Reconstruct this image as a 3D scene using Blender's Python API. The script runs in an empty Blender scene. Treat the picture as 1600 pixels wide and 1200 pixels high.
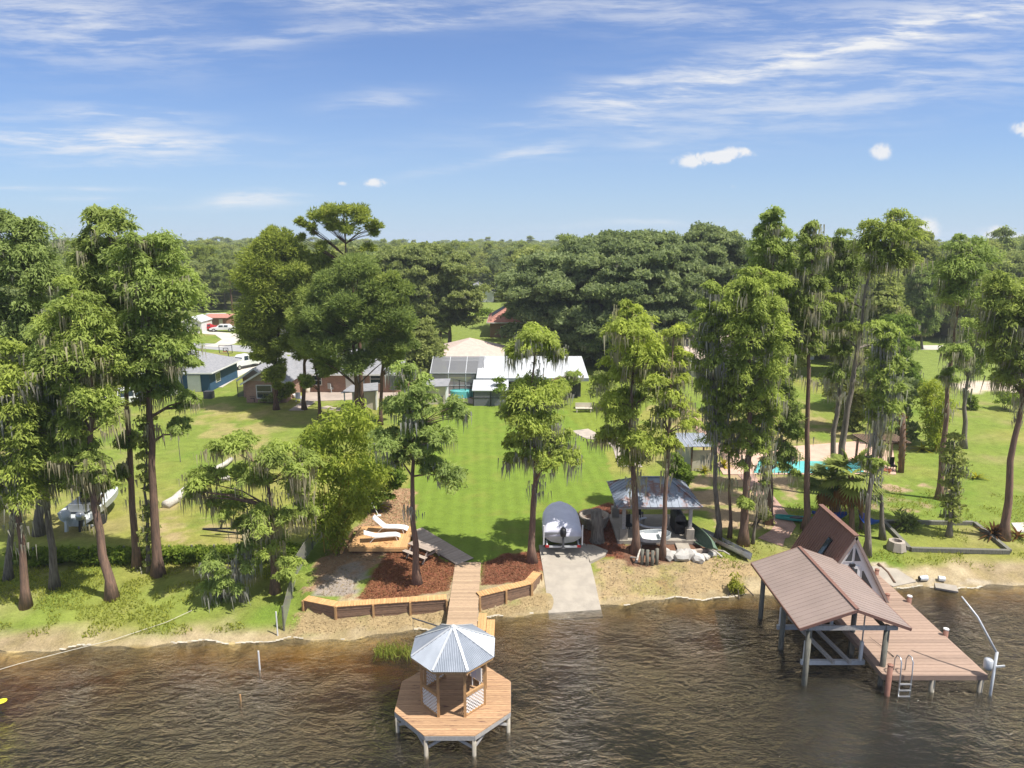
import bpy, bmesh, math, random
import numpy as np
from mathutils import Vector, Matrix
R = math.radians
rnd = random.Random(7)
C = bpy.context.scene.collection
SC = bpy.context.scene

# ------------------------------------------------------------------ camera, sky, sun, exposure
H = 19.5; PITCH = R(11.9); FPX = 1080.0
cam = bpy.data.objects.new('camera', bpy.data.cameras.new('camera')); C.objects.link(cam)
cam.location = (0, 0, H); cam.rotation_euler = (math.pi/2 - PITCH, 0, 0)
cam.data.sensor_width = 36; cam.data.lens = 36*FPX/1600; cam.data.clip_end = 12000; cam.data.clip_start = 0.5
SC.camera = cam
SUN_EL, SUN_AZ = 62.0, 114.0           # azimuth clockwise from +Y
sd = Vector((math.sin(R(SUN_AZ))*math.cos(R(SUN_EL)), math.cos(R(SUN_AZ))*math.cos(R(SUN_EL)), math.sin(R(SUN_EL))))
sl = bpy.data.lights.new('sun', 'SUN'); sl.energy = 3.95; sl.angle = R(0.53); sl.color = (1, 0.95, 0.87)
so = bpy.data.objects.new('sun', sl); C.objects.link(so); so.location = (60, -60, 120)
so.rotation_euler = sd.to_track_quat('Z', 'Y').to_euler()
SC.view_settings.view_transform = 'Standard'; SC.view_settings.look = 'None'
SC.view_settings.exposure = 0.93; SC.view_settings.gamma = 1; SC.view_settings.use_curve_mapping = False
SC.render.engine = 'CYCLES'
try:
    SC.cycles.max_bounces = 10; SC.cycles.diffuse_bounces = 6; SC.cycles.glossy_bounces = 3
    SC.cycles.transparent_max_bounces = 10; SC.cycles.transmission_bounces = 4; SC.cycles.volume_bounces = 0
    SC.cycles.caustics_reflective = False; SC.cycles.caustics_refractive = False
    SC.cycles.use_denoising = True
except Exception: pass

def pdir(px, py):
    x = (px-800)/FPX; u = -(py-600)/FPX
    c, s = math.cos(PITCH), math.sin(PITCH)
    return Vector((x, c+u*s, -s+u*c))

class NT:                                # terse node building
    def __init__(s, tree): s.t = tree; s.n = tree.nodes; s.l = tree.links
    def __call__(s, typ, ins=None, **kw):
        nd = s.n.new(typ)
        for k, v in kw.items(): setattr(nd, k, v)
        for k, v in (ins or {}).items():
            i = nd.inputs[k]
            if isinstance(v, bpy.types.NodeSocket): s.l.new(v, i)
            else: i.default_value = v
        return nd
    def m(s, op, a, b=0.0, c=None, clamp=False):
        nd = s.n.new('ShaderNodeMath'); nd.operation = op; nd.use_clamp = clamp
        for i, v in enumerate((a, b, c)):
            if v is None: continue
            if isinstance(v, bpy.types.NodeSocket): s.l.new(v, nd.inputs[i])
            else: nd.inputs[i].default_value = v
        return nd.outputs[0]
    def mix(s, f, a, b, blend='MIX'):
        nd = s.n.new('ShaderNodeMix'); nd.data_type = 'RGBA'; nd.blend_type = blend
        for i, v in ((0, f), (6, a), (7, b)):
            if isinstance(v, bpy.types.NodeSocket): s.l.new(v, nd.inputs[i])
            else: nd.inputs[i].default_value = v if i == 0 else (*v[:3], 1)
        return nd.outputs[2]
    def noise(s, vec, scale, detail=4, rough=0.55, dist=0.0, col=False):
        nd = s('ShaderNodeTexNoise', {'Scale': scale, 'Detail': detail, 'Roughness': rough, 'Distortion': dist})
        s.l.new(vec, nd.inputs['Vector']); return nd.outputs['Color' if col else 'Fac']
    def ramp(s, f, a, b, lo=0.0, hi=1.0):
        nd = s('ShaderNodeMapRange', {'From Min': a, 'From Max': b, 'To Min': lo, 'To Max': hi}, interpolation_type='SMOOTHSTEP')
        if isinstance(f, bpy.types.NodeSocket): s.l.new(f, nd.inputs['Value'])
        return nd.outputs[0]
    def stretch(s, vec, sc, rot=(0, 0, 0)):
        nd = s('ShaderNodeMapping'); s.l.new(vec, nd.inputs['Vector'])
        nd.inputs['Scale'].default_value = sc; nd.inputs['Rotation'].default_value = rot; return nd.outputs[0]

W = bpy.data.worlds.new('World'); SC.world = W; W.use_nodes = True
t = NT(W.node_tree); t.n.clear()
sky = t('ShaderNodeTexSky', sky_type='NISHITA', sun_disc=False, sun_elevation=R(SUN_EL), sun_rotation=R(SUN_AZ),
        air_density=1.0, dust_density=0.0, ozone_density=1.0, altitude=10)
d = t('ShaderNodeTexCoord').outputs['Generated']
sp = t('ShaderNodeSeparateXYZ', {0: d})
yy = t.m('ADD', t.m('ABSOLUTE', sp.outputs[1]), 0.06)
U = t.m('DIVIDE', sp.outputs[0], yy); V = t.m('DIVIDE', sp.outputs[2], yy)   # slope of the view direction east and upward
uv = t('ShaderNodeCombineXYZ', {0: U, 1: V}).outputs[0]
warp = t.noise(uv, 3.0, 4, 0.6, 0, True)
wv = t('ShaderNodeVectorMath', {0: warp, 1: (0.5, 0.5, 0.5)}, operation='SUBTRACT').outputs[0]
wv2 = t('ShaderNodeVectorMath', {0: wv, 'Scale': 0.03}, operation='SCALE').outputs[0]
uw = t('ShaderNodeVectorMath', {0: uv, 1: wv2}, operation='ADD').outputs[0]
fib = t.noise(t.stretch(uw, (1.5, 15, 1), (0, 0, R(-13))), 3.2, 9, 0.66, 0.15)
fib2 = t.noise(t.stretch(uw, (1.2, 9, 1), (0, 0, R(-18))), 7.5, 8, 0.64, 0.2)
fibm = t.ramp(t.m('MULTIPLY_ADD', fib, 0.6, t.m('MULTIPLY', fib2, 0.4)), 0.41, 0.62)
su = t('ShaderNodeSeparateXYZ', {0: uw}); Uw, Vw = su.outputs[0], su.outputs[1]
def gauss(px, py, lx, ly, ang, k):
    dd = pdir(px, py); cu, cv = dd.x/(dd.y+.06), dd.z/(dd.y+.06)
    a = math.cos(R(ang)); b = math.sin(R(ang))
    du = t.m('SUBTRACT', Uw, cu); dv = t.m('SUBTRACT', Vw, cv)
    p = t.m('MULTIPLY_ADD', du, a*FPX/lx, t.m('MULTIPLY', dv, b*FPX/lx))
    q = t.m('MULTIPLY_ADD', du, -b*FPX/ly, t.m('MULTIPLY', dv, a*FPX/ly))
    r2 = t.m('MULTIPLY_ADD', p, p, t.m('MULTIPLY', q, q))
    return t.m('MULTIPLY', t.m('POWER', 2.718, t.m('MULTIPLY', r2, -1.0)), k)
wisps = [(110, 40, 190, 52, -6, .62), (1240, 95, 330, 17, 12, .95), (1010, 118, 120, 10, 14, .5), (1330, 145, 330, 42, 7, .62),
         (1480, 30, 260, 36, 8, .55), (1000, 20, 260, 26, -3, .45), (540, 10, 120, 14, -5, .75), (650, 40, 110, 9, 8, .6),
         (450, 60, 90, 12, 12, .42), (190, 180, 110, 12, -2, .62), (190, 218, 190, 17, -3, .85), (130, 232, 160, 20, 0, .5),
         (600, 160, 70, 14, 4, .45), (60, 297, 110, 3.5, 0, .7), (398, 312, 62, 11, 4, .95), (760, 248, 130, 7, 12, .32),
         (1010, 225, 60, 5, 8, .22), (130, 313, 50, 4, 0, .5), (220, 258, 130, 5, 0, .35), (1000, 350, 120, 6, 1, .4),
         (270, 325, 40, 3, 0, .4), (840, 238, 50, 7, 3, .5), (960, 170, 60, 22, -30, .35)]
acc = None
for w in wisps:
    g = gauss(*w); acc = g if acc is None else t.m('ADD', acc, g)
cir = t.m('MULTIPLY', acc, t.m('MULTIPLY_ADD', fibm, .92, 0.10))
# bright cirrus added above the frame, thickening upward, to lift and warm shade
fill_veil = t.m('MULTIPLY', t.m('MULTIPLY', t.ramp(V, 0.2, 0.75), t.m('MULTIPLY_ADD', fibm, .6, .4)), 1.0)
puffn = t.noise(uv, 42, 9, 0.66, 0.3)
puffs = [(1085, 247, 30, 10, 4, 1.5), (1128, 243, 22, 8, 4, 1.4), (1155, 235, 20, 6, -12, 1.0), (1374, 236, 16, 12, 0, 1.15), (1592, 208, 24, 11, -10, 1.3),
         (588, 286, 17, 6, 0, 1.25), (1440, 364, 22, 18, -20, 1.3), (1555, 368, 36, 12, -6, .95), (880, 373, 16, 9, 0, 1.0), (538, 286, 8, 4, 0, .8), (1142, 293, 9, 5, 0, .5)]
pa = None
for w in puffs:
    g = gauss(*w); pa = g if pa is None else t.m('ADD', pa, g)
puf = t.m('MULTIPLY', t.ramp(t.m('MULTIPLY', pa, t.m('MULTIPLY_ADD', puffn, 3.4, -0.85)), 0.22, 0.95), 0.92)
cl = t.m('MINIMUM', t.m('ADD', t.m('ADD', cir, fill_veil), puf), 1.0, clamp=True)
hz = t.m('POWER', 2.718, t.m('MULTIPLY', t.m('ABSOLUTE', V), -6.2))       # clear pale blue towards the horizon
skyc = t.mix(t.m('MULTIPLY', hz, .92), t.mix(1.0, sky.outputs[0], (.41, .635, 1.04), 'MULTIPLY'), (4.3, 5.4, 6.75))
cloudc = (7.0, 7.1, 7.3)
colr = t.mix(cl, skyc, cloudc)
bg = t('ShaderNodeBackground', {'Color': colr, 'Strength': 0.066})
t.l.new(bg.outputs[0], t('ShaderNodeOutputWorld').inputs[0])

# ------------------------------------------------------------------ materials
MATS = {}
def newmat(name):
    m = bpy.data.materials.new(name); m.use_nodes = True; tt = NT(m.node_tree); tt.n.clear()
    MATS[name] = m; return m, tt
def out(tt, sh, vol=None, disp=None):
    o = tt('ShaderNodeOutputMaterial')
    if sh is not None: tt.l.new(sh, o.inputs[0])
    if vol is not None: tt.l.new(vol, o.inputs[1])
def pm(name, c1, c2=None, scale=6, rough=.75, st=(1, 1, 1), metal=0.0, bump=0.0, bscale=None, per=0.0, spec=.35, stain=None, stain_c=None, stain_s=0.8):
    """noise between two colours, a per-object brightness and optional stains, in world space"""
    m, tt = newmat(name); c2 = c2 or tuple(x*.8 for x in c1)
    pos = tt('ShaderNodeNewGeometry').outputs['Position']
    v = tt.stretch(pos, st) if st != (1, 1, 1) else pos
    f = tt.noise(v, scale, 5, .6)
    col = tt.mix(tt.ramp(f, .3, .7), c1, c2)
    if stain:
        sf = tt.ramp(tt.noise(tt.stretch(pos, st) if st != (1, 1, 1) else pos, stain_s, 5, .65), .62-stain*.25, .74-stain*.2)
        col = tt.mix(sf, col, stain_c)
    if per:
        r = tt('ShaderNodeObjectInfo').outputs['Random']
        col = tt.mix(1.0, col, tt('ShaderNodeCombineXYZ', {i: tt.m('MULTIPLY_ADD', r, 2*per, 1-per) for i in range(3)}).outputs[0], 'MULTIPLY')
    ins = {'Base Color': col, 'Roughness': rough, 'Metallic': metal, 'Specular IOR Level': spec}
    if bump:
        b = tt('ShaderNodeBump', {'Strength': bump, 'Distance': .03, 'Height': tt.noise(v, bscale or scale*3, 4, .6)})
        ins['Normal'] = b.outputs[0]
    out(tt, tt('ShaderNodeBsdfPrincipled', ins).outputs[0]); return m
def leafmat(name, dark, light, trans=.38, tip=None):
    m, tt = newmat(name)
    a = tt('ShaderNodeAttribute', attribute_name='var').outputs['Fac']
    r = tt('ShaderNodeObjectInfo').outputs['Random']
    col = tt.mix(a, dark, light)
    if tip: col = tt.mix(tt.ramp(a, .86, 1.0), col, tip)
    col = tt.mix(1.0, col, tt('ShaderNodeCombineXYZ', {0: tt.m('MULTIPLY_ADD', r, .3, .88), 1: tt.m('MULTIPLY_ADD', r, .2, .92), 2: tt.m('MULTIPLY_ADD', r, -.2, 1.06)}).outputs[0], 'MULTIPLY')
    df = tt('ShaderNodeBsdfDiffuse', {'Color': col}); tl = tt('ShaderNodeBsdfTranslucent', {'Color': tt.mix(1.0, col, (1.08, 1.1, .8), 'MULTIPLY')})
    out(tt, tt('ShaderNodeMixShader', {0: trans, 1: df.outputs[0], 2: tl.outputs[0]}).outputs[0]); return m

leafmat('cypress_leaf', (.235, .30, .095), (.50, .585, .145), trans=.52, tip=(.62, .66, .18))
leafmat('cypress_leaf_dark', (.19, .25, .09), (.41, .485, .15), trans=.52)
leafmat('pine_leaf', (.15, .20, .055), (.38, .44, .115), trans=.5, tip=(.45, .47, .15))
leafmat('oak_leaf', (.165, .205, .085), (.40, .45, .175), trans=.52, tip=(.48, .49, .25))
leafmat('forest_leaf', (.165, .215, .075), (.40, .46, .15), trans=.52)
leafmat('bamboo_leaf', (.20, .27, .04), (.52, .56, .095), trans=.5, tip=(.66, .60, .1))
leafmat('palm_leaf', (.12, .17, .05), (.32, .37, .13), trans=.35)
leafmat('moss', (.31, .29, .24), (.60, .57, .50), trans=.5)
leafmat('dry_frond', (.16, .085, .035), (.33, .20, .09), trans=.25)
leafmat('shrub_leaf', (.09, .15, .03), (.25, .33, .06), trans=.45)
leafmat('yellow_leaf', (.14, .15, .012), (.45, .40, .03))
leafmat('red_leaf', (.07, .03, .015), (.19, .10, .035))
leafmat('grass_blade', (.19, .23, .04), (.38, .40, .09), trans=.45)
leafmat('mulch_chip', (.12, .06, .036), (.25, .125, .08), trans=0)
leafmat('litter_chip', (.24, .17, .09), (.42, .33, .19), trans=0)
pm('bark_red', (.27, .165, .115), (.14, .095, .072), 2.2, .95, (6, 6, .7), bump=.8, bscale=7, per=.12)
pm('bark_grey', (.25, .215, .175), (.12, .10, .08), 2.2, .95, (6, 6, .7), bump=.8, bscale=7, per=.12)
pm('bark_pine', (.16, .09, .06), (.07, .045, .035), 3, .95, (4, 4, 1.2), bump=.8, bscale=7)
pm('twig', (.17, .14, .11), (.09, .07, .055), 3, .95)
pm('deck_wood', (.44, .275, .155), (.34, .205, .115), 5, .7, (1, 7, 7), per=.16, stain=.25, stain_c=(.16, .085, .06), stain_s=1.6)
pm('boardwalk_wood', (.43, .305, .195), (.33, .23, .15), 5, .75, (1, 7, 7), per=.14, stain=.12, stain_c=(.2, .13, .1), stain_s=1.4)
pm('grey_wood', (.42, .34, .28), (.30, .245, .20), 5, .85, (1, 6, 6), per=.14)
pm('new_wood', (.58, .35, .16), (.47, .26, .11), 5, .7, (3, 3, 3), per=.13)
pm('post_wood', (.50, .31, .15), (.38, .22, .10), 5, .7, (5, 5, 1), per=.08)
pm('face_wood', (.27, .165, .105), (.16, .105, .075), 5, .8, (1, 1, 6), per=.15)
pm('pile_wood', (.42, .37, .30), (.27, .25, .2), 4, .85, (5, 5, .8), per=.1)
pm('old_pile', (.20, .19, .155), (.11, .11, .09), 4, .85, (5, 5, .8), per=.1)
pm('beam_grey', (.45, .43, .40), (.33, .31, .29), 5, .8, (2, 2, 2))
pm('brown_deck', (.34, .24, .182), (.285, .2, .152), 4, .65, (1, 6, 6), per=.14, stain=.1, stain_c=(.24, .16, .13), stain_s=.9)
pm('brown_roof', (.285, .222, .196), (.25, .195, .172), .9, .5, spec=.4)
pm('brown_siding', (.215, .12, .095), (.185, .10, .08), 1.2, .5)
pm('brown_post', (.28, .14, .10), (.21, .105, .075), 5, .6)
pm('galv', (.32, .35, .40), (.25, .28, .325), 1.4, .42, metal=.35, spec=.5)
pm('galv_cap', (.58, .60, .62), (.48, .5, .53), 2, .4, metal=.3)
pm('white', (.72, .72, .71), (.65, .65, .64), 1.5, .5)
pm('white_roof', (.48, .495, .515), (.43, .445, .465), .5, .45, stain=.1, stain_c=(.55, .56, .56), stain_s=.5)
pm('cream', (.62, .56, .46), (.54, .48, .39), 1.5, .8)
pm('concrete', (.37, .33, .275), (.29, .26, .22), 1.3, .9, bump=.3, bscale=9, stain=.3, stain_c=(.32, .28, .235), stain_s=.5)
pm('concrete_pale', (.52, .485, .43), (.44, .41, .365), .6, .9)
pm('asphalt', (.33, .33, .335), (.27, .27, .275), .8, .9)
pm('flagstone', (.42, .36, .30), (.32, .28, .24), 1.5, .9, stain=.3, stain_c=(.25, .22, .19), stain_s=.9)
pm('patio', (.40, .33, .275), (.30, .25, .215), .6, .9)
pm('pool_deck', (.56, .38, .29), (.46, .31, .24), 1.2, .85)
pm('shingle', (.27, .27, .285), (.20, .205, .22), 2.5, .9, (1, 1, 3))
pm('shingle_beige', (.50, .40, .34), (.42, .335, .29), 2.0, .9)
pm('shingle_rose', (.42, .20, .155), (.34, .155, .12), 2.0, .9)
pm('tin_rust', (.27, .305, .36), (.19, .22, .265), 1.6, .5, stain=.55, stain_c=(.23, .125, .10), stain_s=1.1)
pm('blue_wall', (.035, .09, .17), (.028, .075, .145), 1.2, .75)
pm('blue_plastic', (.03, .13, .50), (.025, .11, .44), 3, .45)
pm('teal', (.06, .40, .36), (.05, .33, .30), 3, .4)
pm('green_hull', (.13, .19, .13), (.09, .14, .10), 4, .6)
pm('alu', (.55, .56, .57), (.45, .46, .47), 4, .35, metal=.6)
pm('steel', (.62, .63, .65), (.5, .51, .53), 4, .3, metal=.7)
pm('galv_steel', (.60, .62, .64), (.48, .5, .52), 4, .45, metal=.2)
pm('black', (.018, .018, .02), (.012, .012, .014), 4, .5)
pm('dark_grey', (.06, .06, .065), (.045, .045, .05), 4, .6)
pm('rubber', (.022, .022, .022), (.03, .03, .03), 8, .85)
pm('cover_grey', (.68, .675, .76), (.58, .58, .66), 1.1, .8, bump=.7, bscale=2.2)
pm('boat_white', (.55, .58, .58), (.45, .48, .49), 2, .45)
pm('stone', (.48, .46, .43), (.42, .40, .37), 2.2, .9, bump=.6, bscale=6, per=.1)
pm('rusty_pot', (.38, .33, .27), (.24, .2, .165), 4, .85)
pm('red_paint', (.42, .02, .025), (.36, .018, .02), 3, .3)
pm('white_paint', (.70, .70, .70), (.66, .66, .665), 1, .25, spec=.6)
pm('log_wood', (.56, .52, .47), (.36, .33, .29), 3, .9, (1.5, 5, 5), bump=.5)
pm('soil', (.17, .11, .075), (.12, .08, .055), 3, .95)
pm('foam_white', (.50, .45, .36), (.36, .32, .25), 5, .8)
pm('rope', (.6, .56, .46), (.5, .47, .38), 8, .8)
pm('yellow_plastic', (.62, .60, .03), (.5, .5, .03), 4, .4)
pm('hammock_blue', (.02, .07, .32), (.03, .12, .45), 4, .8)
pm('terracotta', (.42, .16, .09), (.34, .12, .07), 4, .8)
def brickmat(name, c1, c2, mort, s=1.0, plane='XZ'):
    m, tt = newmat(name)
    p = tt('ShaderNodeSeparateXYZ', {0: tt('ShaderNodeNewGeometry').outputs['Position']})
    if plane == 'XZ': v = tt('ShaderNodeCombineXYZ', {0: tt.m('ADD', p.outputs[0], p.outputs[1]), 1: p.outputs[2]}).outputs[0]
    else: v = tt('ShaderNodeCombineXYZ', {0: p.outputs[0], 1: p.outputs[1]}).outputs[0]
    b = tt('ShaderNodeTexBrick', {'Vector': v, 'Color1': (*c1, 1), 'Color2': (*c2, 1), 'Mortar': (*mort, 1), 'Scale': s, 'Mortar Size': .012, 'Brick Width': .24, 'Row Height': .085})
    col = tt.mix(tt.ramp(tt.noise(v, .7, 3), .3, .75), b.outputs['Color'], tt.mix(1.0, b.outputs['Color'], (.72, .72, .74), 'MULTIPLY'))
    out(tt, tt('ShaderNodeBsdfPrincipled', {'Base Color': col, 'Roughness': .9}).outputs[0]); return m
brickmat('brick_wall', (.40, .20, .135), (.30, .145, .10), (.42, .35, .29))
brickmat('brick_pave', (.46, .26, .19), (.36, .19, .145), (.40, .33, .27), .6, 'XY')
m, tt = newmat('glass')
out(tt, tt('ShaderNodeBsdfPrincipled', {'Base Color': (.03, .045, .055, 1), 'Roughness': .06, 'Specular IOR Level': .6}).outputs[0])
m, tt = newmat('screen_mesh')
out(tt, tt('ShaderNodeMixShader', {0: .62, 1: tt('ShaderNodeBsdfTransparent').outputs[0], 2: tt('ShaderNodeBsdfDiffuse', {'Color': (.22, .225, .24, 1)}).outputs[0]}).outputs[0])
m, tt = newmat('lattice_net')
out(tt, tt('ShaderNodeMixShader', {0: .55, 1: tt('ShaderNodeBsdfTransparent').outputs[0], 2: tt('ShaderNodeBsdfDiffuse', {'Color': (.34, .33, .30, 1)}).outputs[0]}).outputs[0])
m, tt = newmat('pool_water')
pw = tt.noise(tt('ShaderNodeNewGeometry').outputs['Position'], 2.5, 3)
out(tt, tt('ShaderNodeBsdfPrincipled', {'Base Color': tt.mix(pw, (.10, .42, .42), (.17, .56, .54)), 'Roughness': .08,
    'Normal': tt('ShaderNodeBump', {'Strength': .1, 'Height': pw}).outputs[0]}).outputs[0])

# lake water: clear tannin-stained volume under a rippled surface
m, tt = newmat('water')
pos = tt('ShaderNodeNewGeometry').outputs['Position']
n1 = tt.noise(tt.stretch(pos, (.66, 1.3, 1), (0, 0, R(16))), 1.35, 5, .6, 1.0)
n2 = tt.noise(tt.stretch(pos, (.8, 1.3, 1), (0, 0, R(-20))), 4.2, 4, .6, .5)
n3 = tt.noise(pos, .16, 3, .5)
hgt = tt.m('MULTIPLY', tt.m('MULTIPLY_ADD', n1, 1.0, tt.m('MULTIPLY', n2, .42)), tt.ramp(n3, .3, .68, .3, 1.6))
bp = tt('ShaderNodeBump', {'Strength': 1.0, 'Distance': .34, 'Height': hgt})
fr = tt('ShaderNodeFresnel', {'IOR': 1.36, 'Normal': bp.outputs[0]})
gl = tt('ShaderNodeBsdfGlossy', {'Color': (1, 1, 1, 1), 'Roughness': .05, 'Normal': bp.outputs[0]})
body = tt('ShaderNodeMixShader', {0: .30, 1: tt('ShaderNodeBsdfTransparent').outputs[0], 2: tt('ShaderNodeBsdfDiffuse', {'Color': (.036, .033, .019, 1)}).outputs[0]})
sh = tt('ShaderNodeMixShader', {0: tt.m('MULTIPLY', fr.outputs[0], .95, clamp=True), 1: body.outputs[0], 2: gl.outputs[0]})
vo = tt('ShaderNodeVolumeAbsorption', {'Color': (.61, .41, .10, 1), 'Density': 2.9})
out(tt, sh.outputs[0], vo.outputs[0])

# ------------------------------------------------------------------ terrain shape
def px2z(px, py, z):
    dd = pdir(px, py); k = (z-H)/dd.z; return Vector((dd.x*k, dd.y*k, z))
_sh = [(-500, 1045), (0, 1018), (200, 1009), (350, 1003), (450, 1002), (600, 993), (690, 978), (780, 966), (855, 955), (940, 945), (1060, 936),
       (1160, 932), (1250, 926), (1330, 918), (1400, 920), (1500, 918), (1600, 914), (2000, 905)]
_shw = [px2z(a, b, 0) for a, b in _sh]; SX = [p.x for p in _shw]; SY = [p.y for p in _shw]
def shore(x): return np.interp(x, SX, SY)
def inpoly(x, y, poly):
    x = np.asarray(x); y = np.asarray(y); ins = np.zeros(x.shape, bool); n = len(poly)
    for i in range(n):
        x0, y0 = poly[i][0], poly[i][1]; x1, y1 = poly[i-1][0], poly[i-1][1]
        if y0 == y1: continue
        c = ((y0 > y) != (y1 > y)) & (x < (x1-x0)*(y-y0)/(y1-y0)+x0); ins ^= c
    return ins
ZW = .93
WALL_L = [(-10.9, 33.0), (-9.05, 32.35), (-3.42, 33.1)]
WALL_R = [(-1.72, 33.4), (1.05, 34.75), (1.62, 36.0)]
PLAT = [(-11.0, 33.1), (-9.05, 32.5), (-3.4, 33.25), (-1.7, 33.5), (1.0, 34.85), (1.55, 36.1), (1.5, 38), (-3, 40), (-11, 40), (-12.2, 36)]
def gz(x, y):
    x = np.asarray(x, float); y = np.asarray(y, float)
    d = y-shore(x)+.18*np.sin(x*1.3)+.1*np.sin(x*3.1+1)
    land = .95*(1-np.exp(-np.maximum(d, 0)/3.2))
    land = land+np.clip((d-12)/60, 0, 1)*(.06*np.sin(x*.13)*np.sin(y*.09))
    lake = np.maximum(-.2*np.maximum(-d, 0)-.02*np.maximum(-d, 0)**1.3, -3.2)
    z = np.where(d > 0, land, lake)
    z = np.where(inpoly(x, y, PLAT), np.maximum(z, ZW-.04), z)
    return z
def at(px, py, dz=0.0):
    dd = pdir(px, py); z = .9
    for _ in range(12):
        k = (z-H)/dd.z; z = .5*z+.5*float(gz(dd.x*k, dd.y*k))
    k = (z-H)/dd.z; return Vector((dd.x*k, dd.y*k, z+dz))
def atY(px, py, Y):
    dd = pdir(px, py); k = Y/dd.y; return Vector((dd.x*k, Y, H+dd.z*k))
def atz(px, py, z): return px2z(px, py, z)

# ------------------------------------------------------------------ mesh helpers
def prop(o, **kw):
    for k, v in kw.items():
        if v: o[k] = v
    return o
def thing(name, label, cat, loc, group=None):
    o = bpy.data.objects.new(name, None); C.objects.link(o); o.location = loc; o.empty_display_size = .2
    return prop(o, label=label, category=cat, group=group)
class MB:
    def __init__(s): s.v = []; s.f = []
    def add(s, vs, fs):
        b = len(s.v); s.v += [tuple(v) for v in vs]; s.f += [tuple(i+b for i in f) for f in fs]; return s
    def box(s, c, sz, rz=0.0, M=None):
        M3 = M or Matrix.Rotation(rz, 3, 'Z'); c = Vector(c); hx, hy, hz = sz[0]/2, sz[1]/2, sz[2]/2
        vs = [c+M3 @ Vector((a*hx, b*hy, k*hz)) for k in (-1, 1) for a, b in ((-1, -1), (1, -1), (1, 1), (-1, 1))]
        return s.add(vs, [(3, 2, 1, 0), (4, 5, 6, 7), (0, 1, 5, 4), (1, 2, 6, 5), (2, 3, 7, 6), (3, 0, 4, 7)])
    def bx(s, x0, x1, y0, y1, z0, z1): return s.box(((x0+x1)/2, (y0+y1)/2, (z0+z1)/2), (x1-x0, y1-y0, z1-z0))
    def beam(s, a, b, w, h, up=(0, 0, 1)):
        a = Vector(a); b = Vector(b); dx = (b-a); L = dx.length; dx.normalize(); u = Vector(up)
        if abs(dx.dot(u)) > .98: u = Vector((0, 1, 0))
        sy = u.cross(dx).normalized(); sz = dx.cross(sy)
        M = Matrix((dx, sy, sz)).transposed(); return s.box((a+b)/2, (L, w, h), M=M)
    def tube(s, pts, rad, n=6, cap=True):
        pts = [Vector(p) for p in pts]; rs = rad if isinstance(rad, (list, tuple)) else [rad]*len(pts)
        b = len(s.v); prev = None
        for i, p in enumerate(pts):
            dr = (pts[min(i+1, len(pts)-1)]-pts[max(i-1, 0)]).normalized()
            if prev is None: a = dr.orthogonal().normalized()
            else: a = (prev-dr*prev.dot(dr)).normalized()
            prev = a; c = dr.cross(a)
            s.v += [tuple(p+(a*math.cos(2*math.pi*k/n)+c*math.sin(2*math.pi*k/n))*rs[i]) for k in range(n)]
        for i in range(len(pts)-1):
            for k in range(n):
                s.f.append((b+i*n+k, b+i*n+(k+1) % n, b+(i+1)*n+(k+1) % n, b+(i+1)*n+k))
        if cap: s.f.append(tuple(b+k for k in range(n))[::-1]); s.f.append(tuple(b+(len(pts)-1)*n+k for k in range(n)))
        return s
    def prism(s, poly, z0, z1):
        n = len(poly); vs = [(p[0], p[1], z0) for p in poly]+[(p[0], p[1], z1) for p in poly]
        return s.add(vs, [tuple(range(n))[::-1], tuple(range(n, 2*n))]+[(i, (i+1) % n, n+(i+1) % n, n+i) for i in range(n)])
    def slab(s, pts, th):                # a polygon given thickness along its normal, downward
        pts = [Vector(p) for p in pts]; n = len(pts); nr = (pts[1]-pts[0]).cross(pts[2]-pts[0]).normalized()
        if nr.z < 0: pts = pts[::-1]; nr = -nr
        vs = pts+[p-nr*th for p in pts]
        return s.add(vs, [tuple(range(n)), tuple(range(n, 2*n))[::-1]]+[(i, n+i, n+(i+1) % n, (i+1) % n) for i in range(n)])
    def lathe(s, c, prof, n=16, sx=1, sy=1):
        b = len(s.v)
        for r, z in prof: s.v += [(c[0]+r*math.cos(2*math.pi*k/n)*sx, c[1]+r*math.sin(2*math.pi*k/n)*sy, c[2]+z) for k in range(n)]
        for i in range(len(prof)-1):
            for k in range(n): s.f.append((b+i*n+k, b+i*n+(k+1) % n, b+(i+1)*n+(k+1) % n, b+(i+1)*n+k))
        return s
    def build(s, name, mat, parent=None, smooth=False, local=False):
        v = np.array(s.v)
        if local: org = Vector((0, 0, 0)); loc = Vector((0, 0, 0))
        elif parent is not None:
            org = Vector(parent.location)
            if parent.parent: org = org+Vector(parent.parent.location)
            if parent.parent and parent.parent.parent: org = org+Vector(parent.parent.parent.location)
            loc = Vector((0, 0, 0))
        else:
            org = Vector(((v[:, 0].min()+v[:, 0].max())/2, (v[:, 1].min()+v[:, 1].max())/2, v[:, 2].min())); loc = org.copy()
        v = v-np.array(org)
        me = bpy.data.meshes.new(name); me.from_pydata([tuple(x) for x in v], [], s.f)
        if isinstance(mat, str): mat = MATS[mat]
        me.materials.append(mat)
        if smooth: me.polygons.foreach_set('use_smooth', [True]*len(me.polygons))
        me.update(); o = bpy.data.objects.new(name, me); C.objects.link(o); o.location = loc
        if parent is not None: o.parent = parent
        return o
def world_of(o):
    l = Vector(o.location)
    while o.parent: o = o.parent; l = l+Vector(o.location)
    return l
def rep(src, parent, world, rz=0.0, scale=None):       # another object sharing a piece's mesh
    o = src.copy(); C.objects.link(o); o.parent = parent; o.location = Vector(world)-(world_of(parent) if parent else Vector()); o.rotation_euler = (0, 0, rz)
    if scale: o.scale = scale
    return o
def top(o, label, cat, group=None): return prop(o, label=label, category=cat, group=group)
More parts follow.
